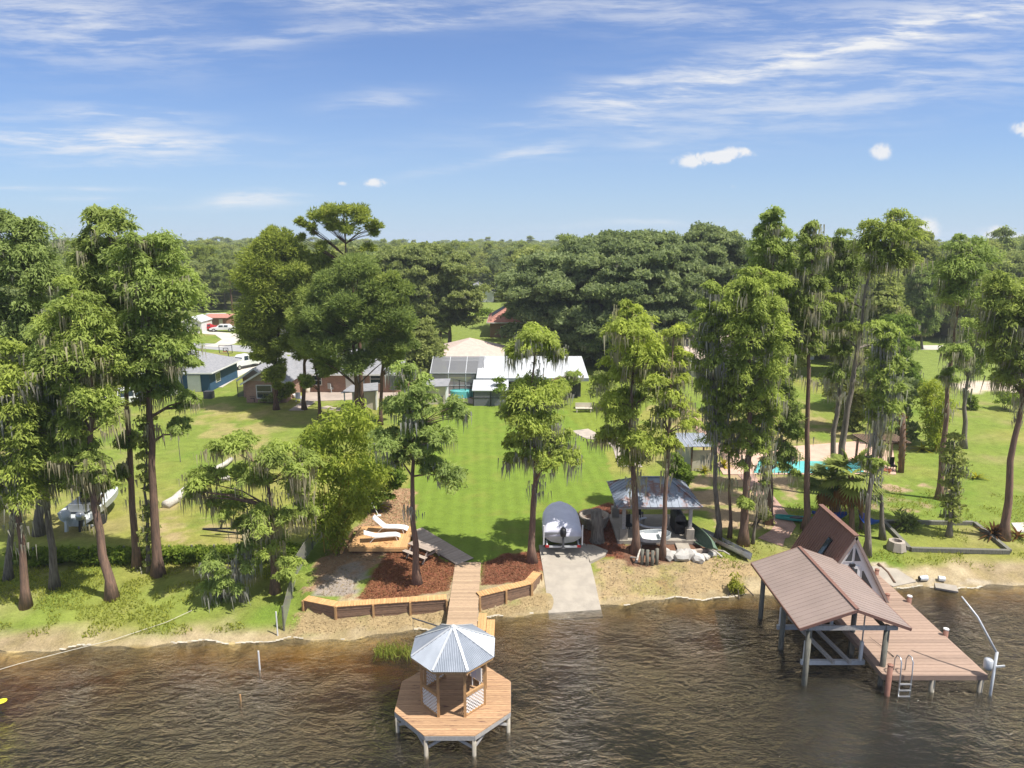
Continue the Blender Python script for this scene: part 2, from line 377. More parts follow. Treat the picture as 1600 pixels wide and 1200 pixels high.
def qmesh(name, Vq, var, mat, parent=None, org=None, kind=None, tri=False):
    """N loose quads as one mesh, with a colour variation attribute"""
    kk = 3 if tri else 4; n = len(Vq)//kk; org = np.array(org if org is not None else (0, 0, 0), float)
    me = bpy.data.meshes.new(name); me.vertices.add(kk*n); me.vertices.foreach_set('co', (Vq-org).astype(np.float32).ravel())
    me.loops.add(kk*n); me.loops.foreach_set('vertex_index', np.arange(kk*n, dtype=np.int32))
    me.polygons.add(n); me.polygons.foreach_set('loop_start', np.arange(0, kk*n, kk, dtype=np.int32))
    a = me.attributes.new('var', 'FLOAT', 'POINT'); a.data.foreach_set('value', np.repeat(var, kk).astype(np.float32))
    me.materials.append(MATS[mat]); me.update(calc_edges=True)
    o = bpy.data.objects.new(name, me); C.objects.link(o)
    if parent is not None: o.parent = parent
    if kind: o['kind'] = kind
    return o
def leaves(c, ax, nr, L, Wd):
    """diamond leaves: centres, long axes, normals -> quads"""
    ax = ax/np.maximum(np.linalg.norm(ax, axis=1, keepdims=True), 1e-6)
    sd_ = np.cross(nr, ax); sd_ = sd_/np.maximum(np.linalg.norm(sd_, axis=1, keepdims=True), 1e-6)
    a = ax*(L/2)[:, None]; b = sd_*(Wd/2)[:, None]
    return np.stack([c-a, c+b, c+a, c-b], 1).reshape(-1, 3)
def sprays(c, ax, nr, L, Wd):
    """three-cornered leaf sprays"""
    q = leaves(c, ax, nr, L, Wd).reshape(-1, 4, 3); return np.stack([q[:, 1]-(q[:, 2]-q[:, 0])*.35, q[:, 3]-(q[:, 2]-q[:, 0])*.35, q[:, 2]], 1).reshape(-1, 3)
def vnoise(x, y, seed=0):                # smooth value noise on the ground
    rg = np.random.default_rng(seed); g = rg.random((64, 64)); xi = np.floor(x).astype(int); yi = np.floor(y).astype(int)
    fx = x-xi; fy = y-yi; fx = fx*fx*(3-2*fx); fy = fy*fy*(3-2*fy)
    q = lambda i, j: g[i % 64, j % 64]
    return (q(xi, yi)*(1-fx)+q(xi+1, yi)*fx)*(1-fy)+(q(xi, yi+1)*(1-fx)+q(xi+1, yi+1)*fx)*fy
def fbm(x, y, s, seed=0): return .55*vnoise(x/s, y/s, seed)+.3*vnoise(x/s*2.1, y/s*2.1, seed+1)+.15*vnoise(x/s*4.3, y/s*4.3, seed+2)

# ------------------------------------------------------------------ ground sheet
def px_poly(pts): return [tuple(at(*p).xy) for p in pts]
Z_LAWN = px_poly([(645, 895), (640, 830), (640, 760), (655, 700), (690, 640), (720, 612), (790, 632), (900, 640), (930, 600), (985, 590), (960, 660), (925, 680), (945, 705), (960, 760), (960, 800), (905, 800), (850, 830), (845, 850), (800, 862), (755, 880)])
Z_LAWN2 = px_poly([(880, 640), (880, 560), (1000, 540), (1010, 640), (985, 665), (930, 690)])
Z_MULCH = px_poly([(560, 935), (600, 870), (640, 850), (712, 885), (703, 922), (600, 940)])
Z_MULCH2 = px_poly([(752, 915), (752, 880), (790, 866), (850, 858), (850, 895), (830, 908)])
Z_MULCH3 = px_poly([(905, 800), (955, 785), (985, 800), (975, 865), (1000, 880), (915, 865), (895, 835)])
Z_MULCH4 = px_poly([(965, 850), (1110, 845), (1120, 870), (980, 885)])
Z_LEAF = px_poly([(550, 830), (590, 790), (620, 762), (650, 765), (642, 832), (600, 845)])
Z_LEAF2 = px_poly([(470, 935), (500, 870), (545, 840), (640, 845), (560, 900), (556, 935)])
Z_GREY = px_poly([(490, 935), (500, 900), (560, 875), (570, 905), (555, 930)])
Z_TAN = px_poly([(930, 875), (1130, 870), (1180, 885), (1170, 925), (940, 940)])
Z_TAN2 = px_poly([(455, 960), (700, 940), (850, 930), (860, 950), (690, 975), (450, 1000)])
Z_SANDR = px_poly([(1365, 880), (1400, 885), (1440, 915), (1600, 905), (1600, 914), (1380, 920)])
Z_DRY = px_poly([(1080, 740), (1240, 740), (1250, 800), (1150, 830), (1080, 800)])
Z_DRY2 = px_poly([(1370, 760), (1500, 750), (1480, 800), (1370, 800)])
Z_DRY3 = px_poly([(250, 790), (330, 760), (400, 800), (400, 850), (240, 840)])
Z_PALE = px_poly([(1040, 640), (1200, 630), (1330, 660), (1350, 700), (1100, 720)])
Z_SANDFAR = px_poly([(1480, 600), (1600, 592), (1700, 600), (1700, 618), (1520, 612)])
def grid_axis(segs):
    a = [segs[0][0]]
    for lo, hi, st in segs: a += list(np.arange(lo+st, hi+1e-6, st))
    return np.array(sorted(set(np.round(a, 4))))
gx = grid_axis([(-890, -400, 70), (-400, -100, 15), (-100, -42, 1.5), (-42, 42, .3), (42, 100, 1.5), (100, 400, 15), (400, 890, 70)])
gy = grid_axis([(-60, 16, 4), (16, 26, .8), (26, 52, .25), (52, 80, .6), (80, 150, 1.5), (150, 400, 12), (400, 900, 100)])
GX, GY = np.meshgrid(gx, gy); gxf, gyf = GX.ravel(), GY.ravel(); gzf = gz(gxf, gyf)
gd = gyf-shore(gxf)
lawnm = np.zeros(len(gxf))
def colr_(c): return np.array(c, float)
n8, n3_, n1_ = fbm(gxf, gyf, 9, 3), fbm(gxf, gyf, 3, 9), fbm(gxf, gyf, 1.1, 17)
col = np.outer(np.ones(len(gxf)), colr_((.165, .212, .04)))
f = np.clip((n8-.45)*4, 0, 1)[:, None]*.7; col = col*(1-f)+colr_((.245, .225, .06))*f
f = np.clip((n3_-.58)*5, 0, 1)[:, None]*.5; col = col*(1-f)+colr_((.30, .235, .12))*f
f = np.clip((.42-n3_)*5, 0, 1)[:, None]*.6; col = col*(1-f)+colr_((.10, .17, .022))*f
def zone(poly, c, soft=.25, patch=None, amt=1.0, lawn=0):
    jx = gxf+(n1_-.5)*soft*4; jy = gyf+(fbm(gxf, gyf, .9, 31)-.5)*soft*4
    w = inpoly(jx, jy, poly).astype(float)*amt
    if patch is not None: w = w*np.clip((n1_*.6+n3_*.4-patch)*7, 0, 1)
    global col
    col = col*(1-w[:, None])+colr_(c)*w[:, None]
    if lawn: lawnm[:] = np.maximum(lawnm, w*lawn)
# the far woodland floor is dark
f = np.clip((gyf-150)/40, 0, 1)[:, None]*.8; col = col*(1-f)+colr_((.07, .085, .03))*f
for poly in ([(-75, 150), (-22, 150), (-30, 215), (-80, 215)], [(-17, 100), (3, 100), (-2, 215), (-20, 215)], [(52, 85), (110, 85), (130, 160), (62, 150)]): zone(poly, (.17, .215, .05), 1.5)
zone(Z_LAWN, (.14, .203, .03), .12, lawn=1); zone(Z_LAWN, (.185, .205, .042), .1, .56, .55, lawn=1); zone(Z_LAWN2, (.165, .21, .033), .3, lawn=.6)
zone(Z_DRY, (.34, .25, .15), .8, .38); zone(Z_DRY2, (.33, .24, .15), .6, .4); zone(Z_DRY3, (.33, .26, .13), .8, .45); zone(Z_PALE, (.30, .235, .115), 1.2, .40, .8)
zone(Z_SANDFAR, (.52, .43, .34), .6)
zone(px_poly([(300, 640), (350, 630), (425, 662), (415, 705), (330, 690)]), (.29, .25, .10), .6, .40, .8)
# beach: dry tan ground near the water
bw = np.clip((3.4-gd+(n1_-.5)*2.6)/1.6, 0, 1)*np.where(gxf < -9, np.clip((1.5-gd+(n3_-.5)*3)/1.2, 0, 1), 1)*np.where(gxf > 18, np.clip((2.6-gd+(n3_-.5)*2.4)/1.0, 0, 1), 1)
bt = colr_((.30, .235, .14)); col = col*(1-bw[:, None])+bt*bw[:, None]
f = (np.clip((n1_-.5)*5, 0, 1)*bw)[:, None]*.6; col = col*(1-f)+colr_((.47, .39, .25))*f
f = (np.clip((.44-n1_)*6, 0, 1)*bw)[:, None]*.6; col = col*(1-f)+colr_((.25, .20, .09))*f
zone(Z_TAN, (.33, .245, .135), .35); zone(Z_TAN, (.25, .23, .085), .3, .50); zone(Z_TAN, (.27, .16, .09), .3, .6, .8); zone(Z_TAN2, (.30, .225, .12), .3); zone(Z_TAN2, (.24, .215, .09), .3, .48)
zone(Z_SANDR, (.39, .33, .245), .3, .35)
zone(Z_LEAF, (.34, .20, .12), .25); zone(Z_LEAF2, (.30, .195, .12), .3); zone(Z_GREY, (.29, .26, .23), .3, .3, .8)
for zp in (Z_MULCH, Z_MULCH2, Z_MULCH3): zone(zp, (.19, .07, .04), .15)
zone(Z_MULCH4, (.16, .085, .055), .2)
# wet margin and lake bed
f = np.clip((.5-gd)/.35, 0, 1)[:, None]*.45; col = col*(1-f)+colr_((.30, .235, .13))*f
f = (gd < -.2).astype(float)[:, None]; col = col*(1-f)+(colr_((.46, .34, .14))*(.45+1.1*np.clip((n3_-.3)*2, 0, 1)[:, None]))*f
me = bpy.data.meshes.new('ground'); nx, ny = len(gx), len(gy)
me.vertices.add(nx*ny); me.vertices.foreach_set('co', np.stack([gxf, gyf, gzf], 1).astype(np.float32).ravel())
ii = (np.arange(ny-1)[:, None]*nx+np.arange(nx-1)[None, :]).ravel()
qf = np.stack([ii, ii+1, ii+1+nx, ii+nx], 1).astype(np.int32); nf = len(qf)
me.loops.add(nf*4); me.loops.foreach_set('vertex_index', qf.ravel()); me.polygons.add(nf)
me.polygons.foreach_set('loop_start', np.arange(0, nf*4, 4, dtype=np.int32)); me.polygons.foreach_set('use_smooth', np.ones(nf, bool))
ca = me.color_attributes.new('tint', 'FLOAT_COLOR', 'POINT'); ca.data.foreach_set('color', np.concatenate([col, lawnm[:, None]], 1).astype(np.float32).ravel())
me.update(calc_edges=True)
m, tt = newmat('ground')
at_ = tt('ShaderNodeAttribute', attribute_name='tint'); pos = tt('ShaderNodeNewGeometry').outputs['Position']
na = tt.noise(pos, 7, 5, .7); nb = tt.noise(pos, 1.1, 5, .6); nc = tt.noise(pos, 26, 3, .7)
k = tt.m('MULTIPLY_ADD', tt.m('ADD', tt.m('MULTIPLY', na, .5), tt.m('ADD', tt.m('MULTIPLY', nb, .5), tt.m('MULTIPLY', nc, .5))), 1.0, -.75)
xs = tt('ShaderNodeSeparateXYZ', {0: pos})
wob = tt.m('MULTIPLY_ADD', tt.noise(pos, .35, 2), .5, xs.outputs[0])
strp = tt.m('MULTIPLY', tt.m('SINE', tt.m('MULTIPLY', tt.m('ADD', wob, tt.m('MULTIPLY', xs.outputs[1], .045)), 6.2)), .06)
amp = tt.m('MULTIPLY_ADD', at_.outputs['Alpha'], -.75, 1.9)
fac = tt.m('ADD', tt.m('MULTIPLY_ADD', k, amp, 1.0), tt.m('MULTIPLY', strp, at_.outputs['Alpha']))
gc = tt.mix(1.0, at_.outputs['Color'], tt('ShaderNodeCombineXYZ', {0: fac, 1: fac, 2: fac}).outputs[0], 'MULTIPLY')
bmp = tt('ShaderNodeBump', {'Strength': .7, 'Distance': .06, 'Height': tt.m('ADD', na, tt.m('MULTIPLY', nc, .6))})
out(tt, tt('ShaderNodeBsdfPrincipled', {'Base Color': gc, 'Roughness': .95, 'Specular IOR Level': .1, 'Normal': bmp.outputs[0]}).outputs[0])
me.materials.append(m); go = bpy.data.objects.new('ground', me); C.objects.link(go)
prop(go, kind='structure', label='lake shore ground of lawn, bare sand and mulch running back to the woods')
# water: a closed body whose top is the lake surface
wb = MB().bx(-700, 700, -160, 60, -6, 0).build('water', 'water'); prop(wb, kind='structure', label='dark brown rippled lake water along the shore')
# ------------------------------------------------------------------ paved sheets on the ground
def sheet(name, pts, mat, dz=.02, kind='structure', label=None, th=.05):
    p = [at(a, b, dz) for a, b in pts]
    n = len(p); mb = MB(); vs = p+[q-Vector((0, 0, th)) for q in p]
    bm = bmesh.new(); vv = [bm.verts.new(q) for q in p]; fc = bm.faces.new(vv)
    if fc.normal.z < 0: fc.normal_flip()
    bm.normal_update()
    if fc.normal.z < 0: bmesh.ops.reverse_faces(bm, faces=[fc])
    r = bmesh.ops.extrude_face_region(bm, geom=[fc]); 
    for e in r['geom']:
        if isinstance(e, bmesh.types.BMVert): e.co.z += 0.0
    for v in vv: v.co.z -= th
    bmesh.ops.triangulate(bm, faces=bm.faces[:])
    me = bpy.data.meshes.new(name); bm.to_mesh(me); bm.free(); me.materials.append(MATS[mat])
    o = bpy.data.objects.new(name, me); C.objects.link(o); return prop(o, kind=kind, label=label)
def ribbon(name, pts, width, mat, dz=.025, label=None, sub=1.2, th=.06):
    P = [at(a, b) for a, b in pts]; Q = [P[0]]
    for a, b in zip(P, P[1:]):
        n = max(1, int((b-a).length/sub))
        Q += [a.lerp(b, (i+1)/n) for i in range(n)]
    mb = MB(); vs = []
    for i, q in enumerate(Q):
        dr = (Q[min(i+1, len(Q)-1)]-Q[max(i-1, 0)]); s = Vector((-dr.y, dr.x, 0)).normalized()*width/2
        for sg in (1, -1):
            e = q+s*sg; z = float(gz(e.x, e.y)); vs += [Vector((e.x, e.y, z+dz)), Vector((e.x, e.y, z+dz-th))]
    fs = []
    for i in range(len(Q)-1):
        a = i*4; b = a+4
        fs += [(a, a+2, b+2, b), (a+1, a, b, b+1), (a+2, a+3, b+3, b+2)]
    mb.add(vs, fs); o = mb.build(name, mat); return prop(o, kind='structure', label=label)
ribbon('road', [(120, 558), (250, 538), (330, 541), (420, 548), (520, 553), (640, 553)], 5.5, 'asphalt', label='grey residential road crossing behind the houses at left')
circ = [(240, 531), (262, 523), (310, 519), (350, 522), (362, 530), (352, 537), (330, 542)]
ribbon('driveway', circ, 3.4, 'concrete_pale', .05, 'pale circular driveway looping off the road')
ribbon('driveway', [(348, 524), (375, 524), (420, 529), (470, 531)], 5.0, 'concrete_pale', .035, 'pale driveway running from the loop towards the tan house')
ribbon('driveway', [(318, 606), (345, 590), (385, 568), (408, 553)], 4.6, 'concrete_pale', .045, 'pale driveway under the white pickup truck')
ribbon('road', [(1380, 543), (1480, 543), (1600, 541), (1750, 541)], 5.0, 'concrete_pale', label='pale road beyond the green field at right')
ribbon('path', [(1058, 632), (1080, 655), (1110, 685), (1140, 715), (1168, 745), (1195, 775), (1218, 805), (1228, 820), (1218, 835), (1200, 842), (1225, 848)], 1.25, 'brick_pave', .035, 'winding brick paver path past the pool to the brown cabin')
ribbon('path', [(905, 672), (925, 682), (960, 686), (975, 700), (985, 730)], 2.0, 'flagstone', .035, 'flagstone path bending round the lawn corner behind the trees')
sheet('patio', [(470, 628), (620, 622), (625, 600), (520, 603), (478, 612)], 'patio', .05, label='paved patio behind the brick house')
ribbon('path', [(462, 642), (482, 628)], 1.6, 'patio', .04, 'short pale path leaving the patio corner')
ribbon('path', [(505, 636), (540, 641), (570, 650)], 1.3, 'patio', .04, 'curved pale path below the patio grass')
sheet('pool_deck', [(1130, 742), (1400, 742), (1395, 700), (1340, 690), (1150, 705), (1120, 725)], 'pool_deck', .06, label='salmon paving around the turquoise swimming pool')
pl = MB().prism([tuple(atz(a, b, 1.0).xy) for a, b in [(1178, 739), (1350, 739), (1345, 722), (1186, 720)]], .9, 1.035).build('swimming_pool', 'pool_water')
top(pl, 'turquoise swimming pool seen between the trunks right of the brick path', 'pool')
sheet('concrete_slab', [(1590, 832), (1680, 838), (1680, 815), (1580, 818)], 'concrete_pale', .06, label='pale concrete slab at the right edge beside the bromeliads')
sheet('concrete_slab', [(1362, 886), (1400, 890), (1432, 910), (1395, 918), (1370, 905)], 'concrete', .07, label='broken pale concrete pad where the brown dock meets the shore')

# boat ramp: a sloping concrete slab that runs under the water
rp = thing('boat_ramp', 'pale concrete boat ramp sloping from the lawn into the lake', 'boat ramp', at(885, 900))
def ramp_sheet(L, Rr, mat, name, par, dz=.05):
    vs = []; fs = []
    n = 8
    for i in range(n+1):
        k = i/n*(len(L)-1); j = min(int(k), len(L)-2); fr_ = k-j
        a = at(*L[j]).lerp(at(*L[j+1]), fr_); b = at(*Rr[j]).lerp(at(*Rr[j+1]), fr_)
        za = float(gz(*((a+b)/2).xy))+dz
        vs += [(a.x, a.y, za), (b.x, b.y, za), (a.x, a.y, za-.4), (b.x, b.y, za-.4)]
    for i in range(n):
        q = i*4; r = q+4; fs += [(q, r, r+1, q+1), (q, q+2, r+2, r), (q+1, r+1, r+3, q+3)]
    fs.append((0, 1, 3, 2)); e = n*4; fs.append((e, e+2, e+3, e+1))
    return MB().add(vs, fs).build(name, mat, par)
ramp_sheet([(842, 854), (856, 944), (858, 968)], [(914, 852), (936, 941), (942, 966)], 'concrete', 'slab', rp, .13)
ap = MB().prism([tuple(at(a, b).xy) for a, b in [(912, 851), (927, 852), (950, 862), (945, 870), (922, 882), (918, 868)]], .6, float(gz(*at(930, 865).xy))+.10)
ap.build('apron', 'concrete', rp)
# ------------------------------------------------------------------ gazebo dock
DZ = .95; GC = Vector((-2.38, 25.35, 0))
def octo(rin, z, c=GC):
    k = rin/math.cos(math.pi/8)
    return [Vector((c.x+k*math.cos(math.pi/8+i*math.pi/4), c.y+k*math.sin(math.pi/8+i*math.pi/4), z)) for i in range(8)]
dk = thing('octagonal_dock', 'octagonal weathered wood dock on piles at the end of the boardwalk', 'dock', (GC.x, GC.y, 0))
RI = 2.33
def clip_span(y):                        # the width of the octagon at height y
    ay = abs(y); a = RI*math.tan(math.pi/8)
    return RI if ay <= a else RI-(ay-a)
bw_ = .138; yv = -RI+bw_/2
while yv < RI:
    w0 = min(clip_span(yv-bw_/2+.004), clip_span(yv+bw_/2-.004)); wa, wb2 = clip_span(yv-bw_/2+.004), clip_span(yv+bw_/2-.004)
    y0, y1 = GC.y+yv-bw_/2+.005, GC.y+yv+bw_/2-.005; x = GC.x
    jz = rnd.uniform(-.003, .003)
    MB().prism([(x-wa, y0), (x+wa, y0), (x+wb2, y1), (x-wb2, y1)], DZ-.035+jz, DZ+jz).build('deck_board', 'deck_wood', dk)
    yv += bw_
ov = octo(RI-.02, DZ-.04); 
for i in range(8):
    a, b = ov[i], ov[(i+1) % 8]
    MB().beam(a-Vector((0, 0, .09)), b-Vector((0, 0, .09)), .05, .18, ).build('rim_beam', 'beam_grey', dk)
for i, p in enumerate(octo(RI-.10, 0)):
    MB().tube([(p.x, p.y, -2.2), (p.x, p.y, DZ-.05)], .085, 10).build('piling', 'pile_wood', dk, True)
    for sgn in (1, -1):
        q = octo(RI-.10, 0)[(i+sgn) % 8]; dr = (q-p).normalized()
        MB().beam(p+dr*.08+Vector((0, 0, .38)), p+dr*.62+Vector((0, 0, DZ-.22)), .05, .10).build('brace', 'beam_grey', dk)
for xo in (-1.5, -.75, 0, .75, 1.5):
    MB().bx(GC.x+xo-.025, GC.x+xo+.025, GC.y-clip_span(xo)+.1, GC.y+clip_span(xo)-.1, DZ-.2, DZ-.04).build('joist', 'beam_grey', dk)
# gazebo on the dock
gb = thing('gazebo', 'octagonal gazebo with corrugated metal roof and white lattice on the lake dock', 'gazebo', (GC.x, GC.y, DZ))
gp = octo(1.27, DZ); EZ = 3.2; eav = octo(1.62, EZ); apex = Vector((GC.x, GC.y, 4.12))
for p in gp: MB().bx(p.x-.05, p.x+.05, p.y-.05, p.y+.05, DZ, EZ+.06).build('post', 'post_wood', gb)
er = octo(1.27, EZ+.0)
for i in range(8):
    MB().beam(er[i], er[(i+1) % 8], .06, .16).build('eave_beam', 'post_wood', gb)
    a, b = eav[i], eav[(i+1) % 8]
    MB().beam(a-Vector((0, 0, .05)), b-Vector((0, 0, .05)), .04, .11).build('fascia', 'post_wood', gb)
    # a corrugated roof facet
    mid = (a+b)/2; along = (b-a); L = along.length; along.normalize(); up = apex-mid; nr = along.cross(up).normalized()
    if nr.z < 0: nr = -nr
    nc = 19; mbr = MB(); vs = []; fs = []
    for k in range(nc*2+1):
        tpos = k/(nc*2); h = .024 if k % 2 else 0.0
        tt_ = abs(tpos-.5)*2; e = a.lerp(b, tpos)+nr*(h+.02); top_ = e+up*(1-tt_)*.985
        vs += [e-up*.02, top_]
    for k in range(nc*2): fs.append((2*k, 2*k+2, 2*k+3, 2*k+1))
    mbr.add(vs, fs); mbr.build('roof_panel', 'galv', gb)
    MB().beam(a+nr*.02+Vector((0, 0, .035)), apex+Vector((0, 0, .045)), .095, .022).build('hip_cap', 'galv_cap', gb)
MB().lathe((apex.x, apex.y, apex.z), [(.14, -.02), (.10, .05), (.03, .085), (0, .09)], 8).build('roof_cap', 'galv_cap', gb)
for i in (0, 2, 4, 6):                   # four lattice bays on the diagonals
    a, b = gp[i], gp[(i+1) % 8]; dr = (b-a).normalized(); L = (b-a).length; A0 = a+dr*.055; B0 = b-dr*.055
    rear = A0.y > GC.y
    z0, z1 = DZ+.08, DZ+(.86 if not rear else .86)
    MB().beam(A0+Vector((0, 0, .06)), B0+Vector((0, 0, .06)), .05, .07).build('bottom_rail', 'post_wood', gb)
    MB().beam(A0+Vector((0, 0, .93)), B0+Vector((0, 0, .93)), .09, .12).build('top_rail', 'post_wood', gb)
    lp = MB(); w = (B0-A0).length; hh = z1-z0+.03; nrm = Vector((-dr.y, dr.x, 0))
    for s_, off in ((1, .006), (-1, -.006)):
        k = -hh
        while k < w+hh:
            # slat from (k,0) rising at 45 degrees, clipped to the bay
            p0 = (k, 0) if s_ > 0 else (k, hh); pts = []
            t0 = max(0, -k); t1 = min(hh, w-k)
            if t1-t0 > .04:
                za, zb = (t0, t1) if s_ > 0 else (hh-t0, hh-t1)
                P0 = A0+dr*(k+t0)+Vector((0, 0, z0-DZ+za))+nrm*off; P1 = A0+dr*(k+t1)+Vector((0, 0, z0-DZ+zb))+nrm*off
                lp.beam(P0, P1, .010, .044, up=nrm.cross(P1-P0))
            k += .152
    lp.build('lattice_panel', 'white', gb)
for i in range(8):                       # knee braces under the eaves
    a, b = gp[i], gp[(i+1) % 8]; dr = (b-a).normalized()
    MB().beam(a+dr*.03+Vector((0, 0, EZ-DZ-.42)), a+dr*.36+Vector((0, 0, EZ-DZ-.08)), .04, .08).build('knee_brace', 'post_wood', gb)
sg = thing('display_board', 'pale blue and white panel standing against the right rear lattice of the gazebo', 'board', (GC.x+.86, GC.y+.55, DZ))
MB().box((GC.x+.80, GC.y+.58, DZ+.72), (.34, .05, .52), R(-38)).build('panel', 'cover_grey', sg)
MB().box((GC.x+1.0, GC.y+.42, DZ+.72), (.26, .05, .60), R(-38)).build('side_panel', 'white', sg)
for q in ((.70, .70), (1.02, .46)): MB().box((GC.x+q[0], GC.y+q[1], DZ+.22), (.04, .04, .44), R(-38)).build('leg', 'white', sg)

# ------------------------------------------------------------------ boardwalk
bwk = thing('boardwalk', 'straight weathered boardwalk from the gazebo dock to the shore', 'boardwalk', (-2.55, 32, 0))
proto = None
yv = GC.y+RI+.075; 
while yv < 37.4:
    c = Vector((-2.46-.014*(yv-30), yv, DZ-.02+rnd.uniform(-.003, .003)))
    if proto is None: proto = MB().box(c, (1.52, .138, .035)).build('plank', 'boardwalk_wood', bwk)
    else: rep(proto, bwk, c-(Vector((-2.46-.014*(GC.y+RI+.075-30), GC.y+RI+.075, DZ-.02)))+Vector((-2.55, 32, 0)), 0, (rnd.uniform(.985, 1.01), 1, 1))
    yv += .146
for sx in (-.72, .72): MB().beam((-2.45+sx, 27.7, DZ-.14), (-2.58+sx, 37.4, DZ-.14), .05, .2).build('stringer', 'beam_grey', bwk)
for yv in (28.6, 31.0, 33.0):
    for sx in (-.66, .66): MB().tube([(-2.5+sx, yv, -1.6), (-2.5+sx, yv, DZ-.05)], .08, 8).build('piling', 'pile_wood', bwk, True)
rw = thing('garden_walkway', 'greyer diagonal plank walkway climbing from the boardwalk to the sun deck', 'walkway', (-4.5, 39, ZW))
a = Vector((-2.75, 37.55, DZ+.0)); b = Vector((-6.35, 41.5, 1.18)); dr = (b-a); L = dr.length; dr.normalize(); n = int(L/.146)
ang = math.atan2(dr.y, dr.x)
for i in range(n):
    c = a+dr*(i+.5)*.146
    MB().box(c, (.138, 1.25, .035), ang).build('plank', 'grey_wood', rw)
sd_ = Vector((-dr.y, dr.x, 0))
for s_ in (-.6, .6): MB().beam(a+sd_*s_-Vector((0, 0, .12)), b+sd_*s_-Vector((0, 0, .12)), .05, .18).build('stringer', 'face_wood', rw)
st = thing('wooden_steps', 'two new timber steps descending to the beach beside the boardwalk', 'steps', (-1.3, 31.2, .1))
for i, (x0, z) in enumerate(((-1.70, .72), (-1.28, .44))):
    for k in range(3): MB().bx(x0+k*.14, x0+k*.14+.132, 30.6-.12*i, 32.2-.12*i, z-.04, z).build('tread', 'new_wood', st)
    MB().bx(x0+.02, x0+.38, 30.62-.12*i, 30.67-.12*i, .02, z-.05).build('riser', 'new_wood', st)
    MB().bx(x0+.02, x0+.38, 32.10-.12*i, 32.15-.12*i, .02, z-.05).build('riser', 'new_wood', st)
bm_ = thing('mooring_boom', 'thin dark metal boom reaching left over the beach from the boardwalk edge', 'boom', (-3.4, 30.6, .3))
MB().tube([(-3.5, 30.4, 1.05), (-4.9, 30.9, 1.22)], .035, 6).build('bar', 'dark_grey', bm_)
MB().tube([(-3.42, 30.35, 0), (-3.42, 30.35, 1.15)], .05, 6).build('post', 'old_pile', bm_)
MB().tube([(-4.88, 30.9, 1.2), (-4.88, 30.9, .55)], .012, 5).build('hanging_cord', 'rope', bm_)

# ------------------------------------------------------------------ timber retaining walls with bench tops
def bench_wall(pts, label, wd=.52, back=1):
    w = thing('retaining_wall', label, 'retaining wall', (pts[0][0], pts[0][1], 0))
    Z1 = 1.02
    for (x0, y0), (x1, y1) in zip(pts, pts[1:]):
        a = Vector((x0, y0, 0)); b = Vector((x1, y1, 0)); L = (b-a).length; dr = (b-a)/L; nr = Vector((-dr.y, dr.x, 0)); ang = math.atan2(dr.y, dr.x)
        n = int(L/.147); pr = None
        for i in range(n):
            c = a+dr*((i+.5)*L/n)+nr*(wd/2-.06); c.z = Z1+rnd.uniform(-.004, .004)
            if pr is None: pr = MB().box((0, 0, 0), (.138, wd, .038)).build('bench_plank', 'new_wood', w, local=True); pr.location = c-Vector(w.location); pr.rotation_euler.z = ang
            else: rep(pr, w, c, ang, (1, rnd.uniform(.97, 1.02), 1))
        gzm = float(min(gz(*(a-nr*.25).xy), gz(*(b-nr*.25).xy)))-.12
        rows = max(2, int(round((Z1-.04-gzm)/.19)))
        for r in range(rows):
            z = Z1-.03-(r+.5)*.19; off = -.0+(.012 if r % 2 else 0)
            MB().beam(a+nr*off+Vector((0, 0, z)), b+nr*off+Vector((0, 0, z)), .045, .178).build('face_board', 'face_wood', w)
        npst = max(1, int(round(L/1.9)))
        for i in range(npst+1):
            p = a+dr*(L*i/npst)-nr*.055; g = float(gz(p.x, p.y-.1))
            MB().box((p.x, p.y, (g-.3+Z1-.02)/2), (.10, .10, Z1-.02-g+.3), ang).build('post', 'post_wood', w)
    return w
bench_wall(WALL_L, 'long timber retaining wall with bench top left of the boardwalk')
bench_wall(WALL_R, 'shorter bending timber retaining wall with bench top right of the boardwalk')

# ------------------------------------------------------------------ sun deck with loungers, picnic table
sdk = thing('sun_deck', 'low square timber sun deck carrying two white loungers', 'deck', (-8.1, 40.2, ZW))
x = -9.85
while x < -6.4:
    sk = .0
    MB().bx(x+.004, x+.134, 38.75, 41.85, 1.23+rnd.uniform(-.003, .003), 1.268).build('deck_board', 'new_wood', sdk); x += .14
MB().bx(-9.85, -6.4, 38.69, 38.74, 1.02, 1.235).build('rim_board', 'new_wood', sdk); MB().bx(-6.40, -6.35, 38.69, 41.85, 1.02, 1.235).build('rim_board', 'new_wood', sdk)
for px_, py_ in ((-9.6, 39), (-6.7, 39), (-9.6, 41.5), (-6.7, 41.5), (-8.1, 39)): MB().bx(px_-.06, px_+.06, py_-.06, py_+.06, .7, 1.228).build('support_post', 'post_wood', sdk)
MB().bx(-10.35, -10.20, 38.5, 41.6, .95, 1.08).build('edge_timber', 'new_wood', sdk)
